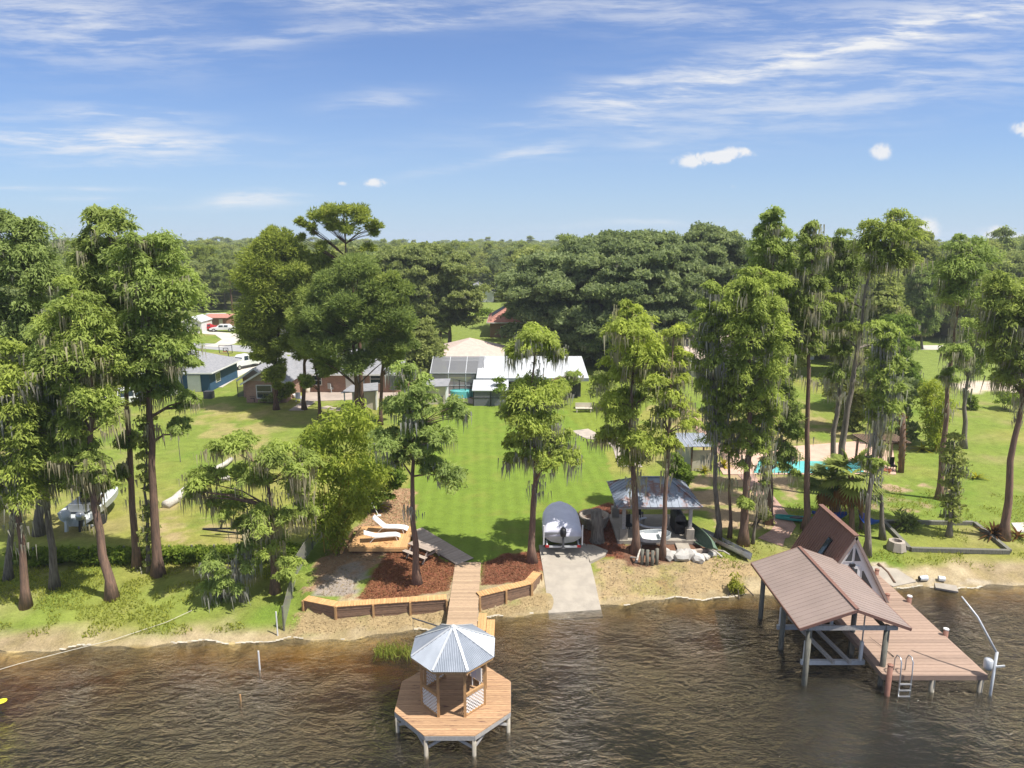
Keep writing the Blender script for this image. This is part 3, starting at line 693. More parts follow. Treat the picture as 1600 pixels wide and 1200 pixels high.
def lounger(c, rz, label, back):
    o = thing('sun_lounger', label, 'sun lounger', c, 'white loungers on the sun deck'); z = c[2]
    ca, sa = math.cos(rz), math.sin(rz)
    def P(u, v, h): return Vector((c[0]+u*ca-v*sa, c[1]+u*sa+v*ca, z+h))
    cur = [(1.25, .22), (1.0, .33), (.5, .36), (.05, .34), (-.25, .36)]
    vs = []; fs = []
    for u, h in cur: vs += [P(u, -.31, h), P(u, .31, h), P(u, .31, h-.035), P(u, -.31, h-.035)]
    for i in range(len(cur)-1):
        q = i*4; r = q+4; fs += [(q, r, r+1, q+1), (q+2, r+2, r+3, q+3), (q, q+3, r+3, r), (q+1, r+1, r+2, q+2)]
    MB().add(vs, fs).build('seat_sling', 'white_paint', o)
    bx = (-.95, .36+back)
    vs = [P(-.25, -.31, .36), P(-.25, .31, .36), P(bx[0], .31, bx[1]), P(bx[0], -.31, bx[1])]; MB().slab(vs, .035).build('backrest', 'white_paint', o)
    for s_ in (-.29, .29):
        MB().tube([P(1.05, s_, 0), P(.95, s_, .30), P(.4, s_, .30), P(-.35, s_, .30), P(-.62, s_, 0)], .02, 5).build('leg_frame', 'white', o)
    return o
lounger((-7.85, 41.1, 1.272), R(-4), 'far white lounger with its backrest raised high on the sun deck', .62)
lounger((-8.15, 39.75, 1.272), R(12), 'near white lounger with a low backrest on the sun deck', .26)
pt = thing('picnic_table', 'weathered grey picnic table with two benches behind the first shore cypress', 'picnic table', (-5.35, 38.0, ZW))
tc = Vector((-5.3, 38.15, ZW)); ta = math.atan2(-1.0, 1.35); td = Vector((math.cos(ta), math.sin(ta), 0)); tn = Vector((-td.y, td.x, 0))
for k in range(5): MB().box(tc+tn*(k-2)*.145+Vector((0, 0, .74)), (1.8, .138, .04), ta).build('table_plank', 'grey_wood', pt)
for s_ in (-1, 1):
    for k in (0, 1): MB().box(tc+tn*s_*(.62+k*.14)+Vector((0, 0, .44)), (1.8, .13, .04), ta).build('bench_plank', 'grey_wood', pt)
for e in (-.65, .65):
    q = tc+td*e
    for s_ in (-1, 1): MB().beam(q+tn*s_*.72, q+tn*s_*.22+Vector((0, 0, .72)), .05, .1).build('leg', 'grey_wood', pt)
    MB().beam(q-tn*.78+Vector((0, 0, .40)), q+tn*.78+Vector((0, 0, .40)), .05, .1).build('cross_beam', 'grey_wood', pt)
# swing frame leg poles behind the far lounger
pl_ = thing('umbrella_pole', 'thin leaning white pole standing behind the far lounger', 'pole', at(592, 806))
p0 = at(592, 806); MB().tube([p0, p0+Vector((-.75, .3, 1.3))], .03, 6).build('pole', 'white', pl_)
MB().lathe(tuple(p0), [(.16, 0), (.16, .06), (.05, .08)], 10).build('foot', 'white', pl_)

# ------------------------------------------------------------------ boathouse on the right: dock, A-frame cabin, boat-lift canopy
bd = thing('boat_dock', 'wide brown composite plank dock on piles beside the covered boat slip', 'dock', (18.4, 31, 0))
DX0, DX1, DB = 16.2, 20.65, .92
yv = 26.95; pr = None
while yv < 36.6:
    x0 = DX0 if yv < 32.9 else DX0-.0
    c = Vector(((DX0+DX1)/2, yv, DB-.02+rnd.uniform(-.004, .004)))
    if pr is None: pr = MB().box((0, 0, 0), (DX1-DX0, .228, .04)).build('deck_board', 'brown_deck', bd, local=True); pr.location = c-Vector(bd.location)
    else: rep(pr, bd, c)
    yv += .242
MB().bx(DX0+.0, DX1, 26.77, 26.825, DB-.24, DB-.005).build('rim_board', 'brown_deck', bd); MB().bx(DX1+.003, DX1+.055, 26.8, 36.6, DB-.24, DB-.005).build('rim_board', 'brown_deck', bd)
MB().bx(DX0-.055, DX0-.003, 26.8, 36.6, DB-.24, DB-.005).build('rim_board', 'brown_deck', bd)
for (x, y, h) in ((16.35, 26.7, DB+.55), (18.45, 26.98, DB-.06), (20.55, 26.95, DB-.06), (20.75, 29.9, DB+.32), (20.75, 33.0, DB+.32), (19.7, 33.2, DB+.32), (20.6, 36.0, DB+.3), (16.3, 29.8, DB-.06), (18.4, 30, DB-.06)):
    MB().tube([(x, y, -2.3), (x, y, h)], .11, 10).build('piling', 'brown_post' if h > DB else 'pile_wood', bd, True)
    if h > DB+.25: MB().lathe((x, y, h), [(.125, -.03), (.125, .02), (.02, .05), (0, .05)], 10).build('pile_cap', 'white' if y in (29.9, 33.0) else 'brown_post', bd)
for x in (16.6, 17.8, 19.2, 20.3): MB().bx(x-.03, x+.03, 26.85, 36.4, DB-.22, DB-.045).build('joist', 'beam_grey', bd)
ld = thing('swim_ladder', 'aluminium swim ladder with looped handrails at the dock front', 'ladder', (17.0, 26.7, 0))
for x in (16.78, 17.28):
    MB().tube([(x, 27.15, DB), (x, 27.15, DB+.55), (x, 27.02, DB+.82), (x, 26.8, DB+.86), (x, 26.66, DB+.7), (x, 26.62, DB), (x, 26.58, -.55)], .027, 7).build('rail', 'steel', ld, True)
for z in (.62, .32, .03, -.28): MB().beam((16.78, 26.59, z), (17.28, 26.59, z), .09, .035).build('rung', 'steel', ld)
# fishing rod left on the deck
fr_ = MB().tube([(17.3, 28.1, DB+.03), (17.15, 28.9, DB+.06), (16.95, 29.6, DB+.08)], [.02, .012, .006], 5).build('fishing_rod', 'black'); top(fr_, 'thin dark fishing rod lying on the brown dock near the slip', 'fishing rod')
dv = thing('davit_crane', 'pale metal davit crane with winch at the outer corner of the brown dock', 'davit', (20.85, 26.7, 0))
MB().tube([(20.85, 26.7, -1.5), (20.85, 26.7, 2.1)], .06, 8).build('mast', 'galv_steel', dv, True)
MB().tube([(20.85, 26.7, 2.05), (20.3, 27.4, 3.35), (19.9, 28.0, 4.0)], [.05, .045, .03], 8).build('boom', 'galv_steel', dv, True)
MB().lathe((20.62, 26.78, 1.25), [(0, 0), (.16, .0), (.18, .1), (.18, .42), (.10, .5), (0, .5)], 12).build('winch_drum', 'galv_steel', dv, True)
MB().beam((20.85, 26.62, 1.45), (21.2, 26.6, 1.5), .05, .07).build('winch_handle', 'galv_steel', dv)
# A-frame cabin
cb = thing('a_frame_cabin', 'brown A-frame cabin with steep ribbed roof and white gable over the dock', 'cabin', (17.6, 35, DB))
AX0, AX1, AY0, AY1, AZ = 15.55, 19.65, 32.95, 37.15, 4.62; xm = (AX0+AX1)/2
for sgn, xe in ((-1, AX0), (1, AX1)):
    sl_ = Vector((xe-xm, 0, DB-.06-AZ)); nr = Vector((0, 1, 0)).cross(sl_); nr.normalize()
    if nr.z < 0: nr = -nr
    th = .10
    MB().slab([(xm, AY0, AZ), (xm, AY1, AZ), (xe, AY1, DB-.05), (xe, AY0, DB-.05)], th).build('roof_slope', 'brown_siding', cb)
    k = AY0+.06; pr = None
    while k < AY1:
        A_ = Vector((xm, k, AZ-.03))+nr*.012; B_ = Vector((xe, k, DB-.03))+nr*.012
        if pr is None: pr = MB().beam(A_, B_, .035, .035, up=nr).build('roof_rib', 'brown_siding', cb); k0 = k
        else: rep(pr, cb, Vector(cb.location)+Vector((0, k-k0, 0)))
        k += .205
    MB().beam(Vector((xm, AY0-.03, AZ-.02))-nr*.05, Vector((xe, AY0-.03, DB-.05))-nr*.03, .06, .13, up=nr).build('rake_board', 'brown_roof', cb)
MB().beam((xm, AY0-.04, AZ+.03), (xm, AY1, AZ+.03), .26, .05).build('ridge_cap', 'brown_siding', cb)
# skylight on the left slope
sl_ = Vector((AX0-xm, 0, DB-AZ)).normalized(); nr = Vector((0, 1, 0)).cross(sl_); nr = nr if nr.z > 0 else -nr
q0 = Vector((xm, 34.35, AZ))+sl_*1.0+nr*.05
sk = MB().slab([q0, q0+Vector((0, .42, 0)), q0+Vector((0, .42, 0))+sl_*1.25, q0+sl_*1.25], .05).build('skylight', 'black', cb)
MB().slab([q0+Vector((0, .05, 0))+sl_*.05+nr*.012, q0+Vector((0, .37, 0))+sl_*.05+nr*.012, q0+Vector((0, .37, 0))+sl_*1.2+nr*.012, q0+Vector((0, .05, 0))+sl_*1.2+nr*.012], .008).build('pane', 'glass', sk)
# gable front with windows and door
GY = AY0+.10
def gx_at(z, sgn): return xm+sgn*((AX1-xm)*(AZ-z)/(AZ-DB)-.10)
MB().add([(gx_at(DB, -1), GY, DB), (gx_at(DB, 1), GY, DB), (xm, GY, AZ-.19), (gx_at(DB, -1), GY+.1, DB), (gx_at(DB, 1), GY+.1, DB), (xm, GY+.1, AZ-.19)],
         [(0, 1, 2), (5, 4, 3), (0, 3, 4, 1), (1, 4, 5, 2), (2, 5, 3, 0)]).build('gable_wall', 'white', cb)
MB().add([(gx_at(AY1*0+DB, -1), AY1-.3, DB), (gx_at(DB, 1), AY1-.3, DB), (xm, AY1-.3, AZ-.25)], [(0, 1, 2)]).build('rear_wall', 'white', cb)
def pane(pts, frame=.05):
    c = Vector((sum(p[0] for p in pts)/len(pts), 0, sum(p[1] for p in pts)/len(pts)))
    w = MB().prism([(0, 0)]*0 or [(p[0], p[1]) for p in pts], 0, 1); mb = MB(); n = len(pts)
    f = MB().add([(p[0], GY-.03, p[1]) for p in pts]+[(p[0], GY-.001, p[1]) for p in pts], [tuple(range(n)), tuple(range(n, 2*n))[::-1]]+[(i, n+i, n+(i+1) % n, (i+1) % n) for i in range(n)]).build('window', 'white', cb)
    ins = [(p[0]+(c.x-p[0])*.16, p[1]+(c.z-p[1])*.16) for p in pts]
    MB().add([(p[0], GY-.034, p[1]) for p in ins]+[(p[0], GY-.031, p[1]) for p in ins], [tuple(range(n)), tuple(range(n, 2*n))[::-1]]+[(i, n+i, n+(i+1) % n, (i+1) % n) for i in range(n)]).build('pane', 'glass', f)
pane([(xm-.46, 3.15), (xm-.04, 3.15), (xm-.04, 4.05)]); pane([(xm+.04, 3.15), (xm+.46, 3.15), (xm+.04, 4.05)])
pane([(xm+.50, DB+.65), (xm+1.25, DB+.65), (xm+.58, 2.75), (xm+.50, 2.75)]); pane([(xm-1.25, DB+.65), (xm-.50, DB+.65), (xm-.50, 2.75), (xm-.58, 2.75)])
dr_ = MB().bx(xm-.40, xm+.42, GY-.045, GY-.004, DB+.02, DB+2.0).build('door', 'white_paint', cb)
MB().bx(xm-.25, xm+.27, GY-.052, GY-.046, DB+1.0, DB+1.85).build('pane', 'glass', dr_); MB().bx(xm+.30, xm+.34, GY-.09, GY-.046, DB+.95, DB+1.1).build('handle', 'black', dr_)
lt = MB().bx(xm-.16, xm+.10, GY-.12, GY-.005, 2.92, 3.06).build('flood_light', 'black', cb); MB().box((xm-.02, GY-.13, 2.84), (.12, .1, .1)).build('lamp_head', 'dark_grey', lt)
# boat lift canopy
cp = thing('boat_canopy', 'gabled pinkish brown metal canopy on posts over the boat slip', 'canopy', (14.9, 30.2, 0))
KX0, KX1, KY0, KY1, KE, KR = 12.5, 17.35, 27.2, 33.4, 2.93, 3.82; kx = (KX0+KX1)/2
for xe in (KX0, KX1):
    MB().slab([(kx, KY0, KR), (kx, KY1, KR), (xe, KY1, KE), (xe, KY0, KE)], .05).build('roof_slope', 'brown_roof', cp)
    sl_ = Vector((xe-kx, 0, KE-KR)).normalized(); nr = Vector((0, 1, 0)).cross(sl_); nr = nr if nr.z > 0 else -nr
    k = KY0+.15; pr = None
    while k < KY1:
        if pr is None: pr = MB().beam(Vector((kx, k, KR))+nr*.008, Vector((xe, k, KE))+nr*.004, .02, .014, up=nr).build('roof_rib', 'brown_roof', cp); k0 = k
        else: rep(pr, cp, Vector(cp.location)+Vector((0, k-k0, 0)))
        k += .3
    MB().beam((xe+(.02 if xe > kx else -.02), KY0, KE-.06), (xe+(.02 if xe > kx else -.02), KY1, KE-.06), .03, .12).build('eave_trim', 'brown_siding', cp)
    MB().beam((kx, KY0-.02, KR-.07), (xe, KY0-.02, KE-.07), .03, .13).build('rake_board', 'brown_siding', cp); MB().beam((kx, KY1+.02, KR-.07), (xe, KY1+.02, KE-.07), .03, .13).build('rake_board', 'brown_siding', cp)
MB().beam((kx, KY0, KR+.025), (kx, KY1, KR+.025), .16, .03).build('ridge_cap', 'brown_siding', cp)
for y in (27.45, 30.2, 33.0):
    for x in (13.05, 16.45):
        MB().tube([(x, y, -2.3), (x, y, KE-.02)], .12, 10).build('post', 'old_pile', cp, True)
    MB().bx(12.75, 16.85, y-.14, y-.09, KE-.18, KE+.04).build('tie_beam', 'beam_grey', cp)
for x in (13.05, 16.45): MB().bx(x-.16, x-.10, 27.3, 33.2, KE-.2, KE+.02).build('eave_beam', 'old_pile', cp)
lf = thing('boat_lift', 'empty aluminium boat lift cradle hanging in the slip under the canopy', 'boat lift', (14.7, 29.4, .3))
for y in (28.3, 31.2):
    MB().beam((13.2, y, .55), (16.1, y, .55), .14, .22).build('cross_beam', 'galv_steel', lf)
    for x in (13.35, 15.9): MB().tube([(x, y, .5), (x, y, KE-.05)], .035, 6).build('hanger', 'steel', lf); MB().bx(x-.06, x+.06, y-.06, y+.06, .66, 1.6).build('guide_sleeve', 'white', lf)
for x0, x1 in ((14.25, 14.25), (15.0, 15.0)): MB().beam((x0+.25, 27.9, .78), (x1-.25, 31.8, .78), .12, .16).build('bunk', 'beam_grey', lf)
# ------------------------------------------------------------------ trees
def nrm3(a): return a/np.maximum(np.linalg.norm(a, axis=1, keepdims=True), 1e-6)
def foliage(rg, pc, pr_, style, per, lf):
    """leaf quads for pads centred at pc with radius pr_; style decides how leaves lie"""
    n = len(pc); N = n*per; C0 = np.repeat(pc, per, 0); Rr = np.repeat(pr_, per); pv = np.repeat(rg.random(n), per)
    if style in ('cypress', 'moss_pad'):
        th = rg.random(N)*2*np.pi; rr = np.sqrt(rg.random(N)); lump = .75+.35*np.sin(th*3+pv*20)
        rad = rr*Rr*lump; dirx = np.stack([np.cos(th), np.sin(th), np.zeros(N)], 1)
        c = C0+dirx*rad[:, None]; c[:, 2] += Rr*(.42*(1-rr**2)-.12)+rg.normal(0, .13, N)*Rr
        ax = dirx*.8+rg.normal(0, .45, (N, 3)); ax[:, 2] -= .15+.45*rr
        nr = rg.normal(0, .5, (N, 3)); nr[:, 2] += 1; nr += dirx*.5*rr[:, None]
        L = lf*(.7+.7*rg.random(N)); Wd = L*.31
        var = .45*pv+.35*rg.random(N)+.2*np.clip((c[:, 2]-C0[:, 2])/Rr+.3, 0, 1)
        return sprays(c, ax, nr, L, Wd), var
    if style == 'pine':
        dv = nrm3(rg.normal(0, 1, (N, 3))); dv[:, 2] = dv[:, 2]*.75+.1; rr = rg.random(N)**.4
        c = C0+dv*(Rr*rr)[:, None]; ax = dv+rg.normal(0, .35, (N, 3)); nr = rg.normal(0, 1, (N, 3)); nr[:, 2] += .8
        L = lf*(.8+.5*rg.random(N)); return sprays(c, ax, nr, L, L*.3), .5*pv+.5*rg.random(N)
    if style == 'ball':
        dv = nrm3(rg.normal(0, 1, (N, 3))); dv[:, 2] = np.where(dv[:, 2] < -.2, -dv[:, 2]*.6, dv[:, 2]); rr = .55+.5*rg.random(N)
        lump = 1+.25*np.sin(dv[:, 0]*5+pv*9)*np.cos(dv[:, 1]*5-pv*7)
        c = C0+dv*(Rr*rr*lump)[:, None]*np.array([1, 1, .75]); ax = rg.normal(0, 1, (N, 3)); nr = dv+rg.normal(0, .6, (N, 3))
        L = lf*(.7+.6*rg.random(N)); return sprays(c, ax, nr, L, L*.6), .5*pv+.5*rg.random(N)
    if style == 'bamboo':
        dv = nrm3(rg.normal(0, 1, (N, 3))); rr = rg.random(N)**.5
        c = C0+dv*(Rr*rr)[:, None]; ax = dv*.5+rg.normal(0, .5, (N, 3)); ax[:, 2] -= .5; nr = rg.normal(0, .6, (N, 3)); nr[:, 2] += .8
        L = lf*(.7+.7*rg.random(N)); return sprays(c, ax, nr, L, L*.3), .55*pv+.45*rg.random(N)
def strands(rg, c, ln, wd):
    """hanging moss: tapered strips below the points c"""
    N = len(c); th = rg.random(N)*np.pi; sx = np.stack([np.cos(th), np.sin(th), np.zeros(N)], 1)*(wd/2)[:, None]
    sway = rg.normal(0, .08, (N, 3))*ln[:, None]; dn = np.zeros((N, 3)); dn[:, 2] = -ln
    return np.stack([c-sx, c+sx, c+dn+sway], 1).reshape(-1, 3), .3*rg.random(N)+.7*rg.random(N)**2
LEAFCOUNT = [0]
STY = {'cypress': ('cypress_leaf', 'bark_red', .27), 'cypress_dark': ('cypress_leaf_dark', 'bark_grey', .29), 'pine': ('pine_leaf', 'bark_pine', .34),
       'oak': ('oak_leaf', 'bark_grey', .34), 'shrub': ('shrub_leaf', 'twig', .28), 'ivy': ('oak_leaf', 'bark_grey', .26), 'bright': ('shrub_leaf', 'bark_grey', .34)}
def tree(label, base, trunk, env=None, lobes=None, style='cypress', name='cypress_tree', cat='tree', group=None, r0=.30, moss=.5, dens=1.0, bark=None, seed=None, top_=None, pads=None, dY=0.0):
    rg = np.random.default_rng(seed if seed is not None else abs(hash_(label)) % 99991)
    B = at(*base); Y = B.y; kpx = B.y/math.cos(0)  # metres per pixel come from depth
    depth = B.y*math.cos(PITCH)+(H-8)*math.sin(PITCH); mpp = depth/FPX
    o = thing(name, label, cat, B, group)
    leafm, barkm, lf = STY[style]; barkm = bark or barkm
    if depth > 60: lf = lf*min(1.7, depth/60)
    pts = [B-Vector((0, 0, .3)), B+Vector((0, 0, .35))]
    for q in trunk: pts.append(atY(q[0], q[1], Y))
    # pads of foliage
    P = []; S = []
    if env:
        E = sorted(env); ey = np.array([e[0] for e in E], float); el = np.array([e[1] for e in E], float); er_ = np.array([e[2] for e in E], float)
        y = ey[0]+3; step = max(1.05/mpp, 6)*.62
        while y <= ey[-1]:
            l = np.interp(y, ey, el); r = np.interp(y, ey, er_); w = (r-l)/2*mpp*rg.uniform(.88, 1.26); cx = (l+r)/2+rg.uniform(-.12, .12)*(r-l)
            cw = atY(cx, y, Y); n = max(2, int((2.4+w*2.5)*dens))
            sz0 = np.clip(.38*w+.32, .5, 1.5)
            for i in range(n):
                a = rg.random()*2*np.pi if i > 1 else (0 if i else np.pi)+rg.normal(0, .3)
                rr = max(0, w-sz0*.75)*(.25+.75*math.sqrt(rg.random()) if i > 1 else .9+.2*rg.random())
                P.append((cw.x+rr*math.cos(a), cw.y+rr*math.sin(a)*.9, cw.z+rg.normal(0, .35))); S.append(sz0*rg.uniform(.65, 1.15))
            y += step*rg.uniform(.8, 1.25)
    if lobes:
        for (cx, cy, rx, ry) in lobes:
            cw = atY(cx, cy, Y); ox = rg.uniform(-1, 1); a = rx*mpp; b = ry*mpp
            n = max(4, int(5.2*dens*max(1, a*a*.9)+1))
            yo = rg.uniform(-.6, .6)*a
            for i in range(n):
                th = rg.random()*2*np.pi; q = math.sqrt(rg.random()); zz = rg.uniform(-1, 1)*b*.7
                sz = np.clip(a*.5, .45, 1.2)*rg.uniform(.75, 1.2)
                P.append((cw.x+max(0, a-sz*.8)*q*math.cos(th), cw.y+yo+a*.9*q*math.sin(th), cw.z+zz)); S.append(sz)
    P = np.array(P) if P else np.zeros((0, 3)); S = np.array(S)
    tp = pts[-1]
    if len(P):                           # carry the trunk up into the crown
        zt = P[:, 2].max()-.4
        if zt > tp.z+.8:
            if env: cx = (E[0][1]+E[0][2])/2; cy = E[0][0]
            else: cx, cy = lobes[0][0], lobes[0][1]
            tq = atY(cx, cy+8, Y)
            pts += [tp.lerp(tq, .5)+Vector((rg.normal(0, .15), rg.normal(0, .15), 0)), tq]
    # trunk: resample with a little wobble, flared foot
    Ls = [0]; 
    for a, b in zip(pts, pts[1:]): Ls.append(Ls[-1]+(b-a).length)
    tot = Ls[-1]; mbt = MB(); n = max(7, int(tot/1.3)); rp_ = []; rr_ = []
    for i in range(n+1):
        s = tot*i/n; j = max(k for k in range(len(Ls)) if Ls[k] <= s+1e-6); j = min(j, len(pts)-2)
        p = pts[j].lerp(pts[j+1], (s-Ls[j])/max(Ls[j+1]-Ls[j], 1e-6))
        wob = .05 if i else 0
        rp_.append(p+Vector((rg.normal(0, wob), rg.normal(0, wob), 0))); fl = 1+.75*math.exp(-s/.5)
        rr_.append(max(.035, .84*r0*fl*(1-.86*(s/tot)**.9)))
    mbt.tube(rp_, rr_, 9)
    # limbs to the pads grow out of the trunk mesh
    if len(P):
        lm = mbt; tz = np.array([p.z for p in rp_])
        order = rg.permutation(len(P))[:int(min(len(P), 26 if style != 'pine' else 60))]
        for i in order:
            p = Vector(P[i]); hd = math.hypot(p.x-B.x, p.y-Y); zs = p.z-(.25*hd+.25 if style != 'pine' else .55*hd+.3)
            zs = max(zs, B.z+1.2); j = int(np.argmin(abs(tz-zs))); q = rp_[j]
            rb = min(.09, rr_[j]*.6) if style != 'oak' else min(.2, rr_[j]*.7)
            mid = q.lerp(p, .5)+Vector((rg.normal(0, .12), rg.normal(0, .12), .12))
            lm.tube([q, mid, p-Vector((0, 0, .12))], [rb, rb*.6, .02], 5, False)
        per = {'cypress': 340, 'cypress_dark': 310, 'pine': 230, 'oak': 260, 'shrub': 120, 'ivy': 110, 'bright': 240}[style]
        stl = {'cypress': 'cypress', 'cypress_dark': 'cypress', 'pine': 'pine', 'oak': 'ball', 'shrub': 'ball', 'ivy': 'ball', 'bright': 'cypress'}[style]
        per = int(per*np.clip((S.mean()/.8)**1.2, .5, 1.6)*(1 if depth < 60 else .8))
        V_, vr = foliage(rg, P, S, stl, per, lf); LEAFCOUNT[0] += len(vr)
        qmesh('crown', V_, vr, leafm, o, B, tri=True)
        if moss:
            ncl = int(len(P)*.9*moss)+1; ci = rg.integers(0, len(P), ncl); cc = P[ci]+rg.normal(0, 1, (ncl, 3))*(S[ci]*.45)[:, None]*np.array([1, 1, .1])-np.array([0, 0, .15])
            lowz = np.quantile(P[:, 2], .05); nt = int(22*moss); tz2 = rg.uniform(min(max(B.z+2.5, lowz-2.5), P[:, 2].max()-1.2), P[:, 2].max()-1, nt)
            tc_ = np.array([[np.interp(z, tz, [p.x for p in rp_]), np.interp(z, tz, [p.y for p in rp_]), z] for z in tz2]).reshape(-1, 3)+rg.normal(0, .2, (nt, 3))
            cc = np.concatenate([cc, tc_]); k = 16; c = np.repeat(cc, k, 0)+rg.normal(0, .24, (len(cc)*k, 3))*np.array([1, 1, .5]); cl_ = np.repeat(rg.uniform(.35, 1.15, len(cc)), k)
            ln = cl_*rg.uniform(.5, 1.1, len(c))*(.75+.4*moss); wd = rg.uniform(.03, .12, len(c))*max(1, depth/60)
            Vm, vm = strands(rg, c, ln, wd); LEAFCOUNT[0] += len(vm); qmesh('hanging_moss', Vm, vm, 'moss', o, B, 'stuff', True)
    mbt.build('trunk', barkm, o, True)
    return o
def hash_(s):
    h = 7
    for ch in s: h = (h*131+ord(ch)) % 2147483647
    return h
G_L = 'bald cypresses along the left bank'; G_C = 'bald cypresses in front of the lawn'; G_R = 'bald cypresses along the right shore'
# left bank
tree('mossy cypress at the left edge rooted nearest the water with low feathery pads', (40, 948), [(38, 880), (28, 800), (18, 700), (10, 620)], [(560, -40, 40), (640, -50, 70), (700, -40, 60), (795, -30, 62)], group=G_L, moss=.9, r0=.26)
tree('grey mossy cypress second from the left with a pale trunk', (85, 918), [(80, 850), (72, 780), (68, 700), (70, 600)], [(480, 85, 118), (520, 62, 150), (600, 40, 155), (680, 40, 135), (760, 52, 115)], group=G_L, moss=1.0, r0=.25, bark='bark_grey')
tree('red trunked leaning cypress with bright yellow green crown near the beach', (175, 935), [(160, 860), (148, 800), (140, 720), (145, 640), (135, 560)], [(457, 88, 120), (500, 72, 172), (570, 62, 190), (640, 80, 185), (690, 100, 150)], lobes=[(145, 770, 30, 15), (155, 745, 22, 10), (120, 745, 30, 16), (150, 712, 34, 14), (110, 700, 26, 14)], group=G_L, moss=.8, r0=.30)
tree('very tall dark cypress at the left edge behind the mossy ones', (62, 835), [(64, 740), (62, 640), (50, 540), (45, 440)], [(340, -5, 30), (375, -30, 72), (450, -30, 92), (560, -30, 75), (620, -20, 80)], lobes=[(85, 690, 36, 18), (55, 725, 36, 16), (20, 680, 36, 18)], style='cypress_dark', group=G_L, moss=.5, r0=.34)
tree('tall dark cypress whose top rises above the left tree line', (215, 885), [(206, 760), (200, 660), (196, 560), (190, 450)], [(336, 140, 185), (365, 118, 212), (430, 108, 238), (500, 108, 200), (580, 150, 215)], lobes=[(200, 690, 22, 14), (190, 735, 16, 10)], style='cypress_dark', group=G_L, moss=.5, r0=.26, bark='bark_red')
tree('large full cypress with a straight red trunk left of the fallen log', (247, 898), [(242, 790), (235, 680), (230, 600), (228, 500)], [(368, 210, 262), (400, 185, 288), (470, 170, 308), (540, 165, 300), (600, 190, 280)], lobes=[(270, 540, 45, 18), (285, 630, 26, 16), (275, 670, 26, 14), (240, 610, 30, 20), (300, 560, 22, 12)], group=G_L, moss=.55, r0=.33)
tree('thin ivy covered trunk close behind the big red cypress trunk', (233, 893), [(231, 800), (229, 700), (227, 620)], [(600, 214, 240), (700, 216, 240), (800, 222, 240), (875, 224, 242)], style='ivy', name='ivy_covered_tree', group=None, moss=.2, r0=.14, dens=.5)
tree('forked bare grey trunk at the far left edge of the bank', (12, 905), [(14, 850), (24, 780), (26, 700)], [(600, -30, 30), (650, -35, 35)], group=G_L, moss=.7, r0=.22, bark='bark_grey')
tree('low spreading mossy cypress left of the bamboo clump', (430, 925), [(428, 880), (425, 830), (420, 760)], lobes=[(375, 685, 40, 14), (340, 700, 26, 14), (430, 700, 40, 16), (480, 715, 34, 18), (330, 745, 40, 16), (400, 740, 45, 18), (460, 765, 40, 20), (355, 790, 40, 16), (430, 800, 45, 20), (480, 800, 26, 16), (420, 845, 40, 18), (455, 880, 26, 18), (380, 830, 26, 14), (310, 765, 22, 10)], group=G_L, moss=1.0, r0=.26)
tree('small drooping cypress sapling beside the beach fence', (378, 938), [(376, 890), (370, 850)], lobes=[(340, 880, 30, 16), (375, 860, 26, 14), (330, 915, 26, 14), (365, 905, 32, 14), (345, 940, 26, 10), (390, 885, 20, 12)], group=G_L, moss=.8, r0=.14, bark='bark_grey')
# centre
tree('slim cypress rooted in red mulch beside the picnic table', (652, 912), [(650, 850), (646, 790), (645, 740), (648, 690), (645, 640)], lobes=[(640, 590, 36, 24), (612, 640, 34, 16), (655, 635, 32, 20), (700, 640, 36, 14), (610, 685, 42, 18), (668, 690, 34, 18), (705, 735, 38, 16), (625, 720, 30, 14), (690, 672, 32, 12), (722, 645, 14, 8), (642, 618, 40, 22), (652, 660, 40, 20), (640, 708, 40, 18), (675, 722, 30, 12)], group=G_C, moss=.45, r0=.25)
tree('cypress with tiered mossy crown rooted in mulch beside the boat ramp', (832, 878), [(832, 820), (836, 760), (838, 720), (835, 660), (832, 600)], lobes=[(835, 528, 44, 20), (868, 545, 26, 22), (802, 545, 26, 16), (835, 615, 52, 18), (872, 612, 22, 12), (800, 640, 32, 16), (830, 655, 50, 18), (868, 688, 38, 18), (812, 695, 34, 18), (850, 712, 40, 16), (893, 708, 18, 12), (800, 715, 14, 8)], group=G_C, moss=.95, r0=.27)
tree('dense mossy cypress in front of the rusty metal pavilion', (993, 864), [(993, 780), (988, 730), (985, 640)], lobes=[(988, 482, 24, 14), (985, 515, 46, 20), (1000, 552, 52, 22), (960, 585, 36, 20), (1020, 600, 42, 26), (975, 635, 46, 22), (945, 680, 20, 12), (1000, 680, 46, 20), (985, 712, 32, 14), (1035, 560, 26, 16)], group=G_C, moss=1.0, r0=.29)
tree('slender straight cypress standing at the white dinghy', (1035, 873), [(1040, 790), (1044, 710)], lobes=[(1052, 520, 26, 14), (1062, 560, 24, 18), (1045, 640, 36, 20), (1062, 600, 28, 16), (1070, 655, 28, 14), (1045, 688, 26, 14)], group=G_C, moss=.8, r0=.21)
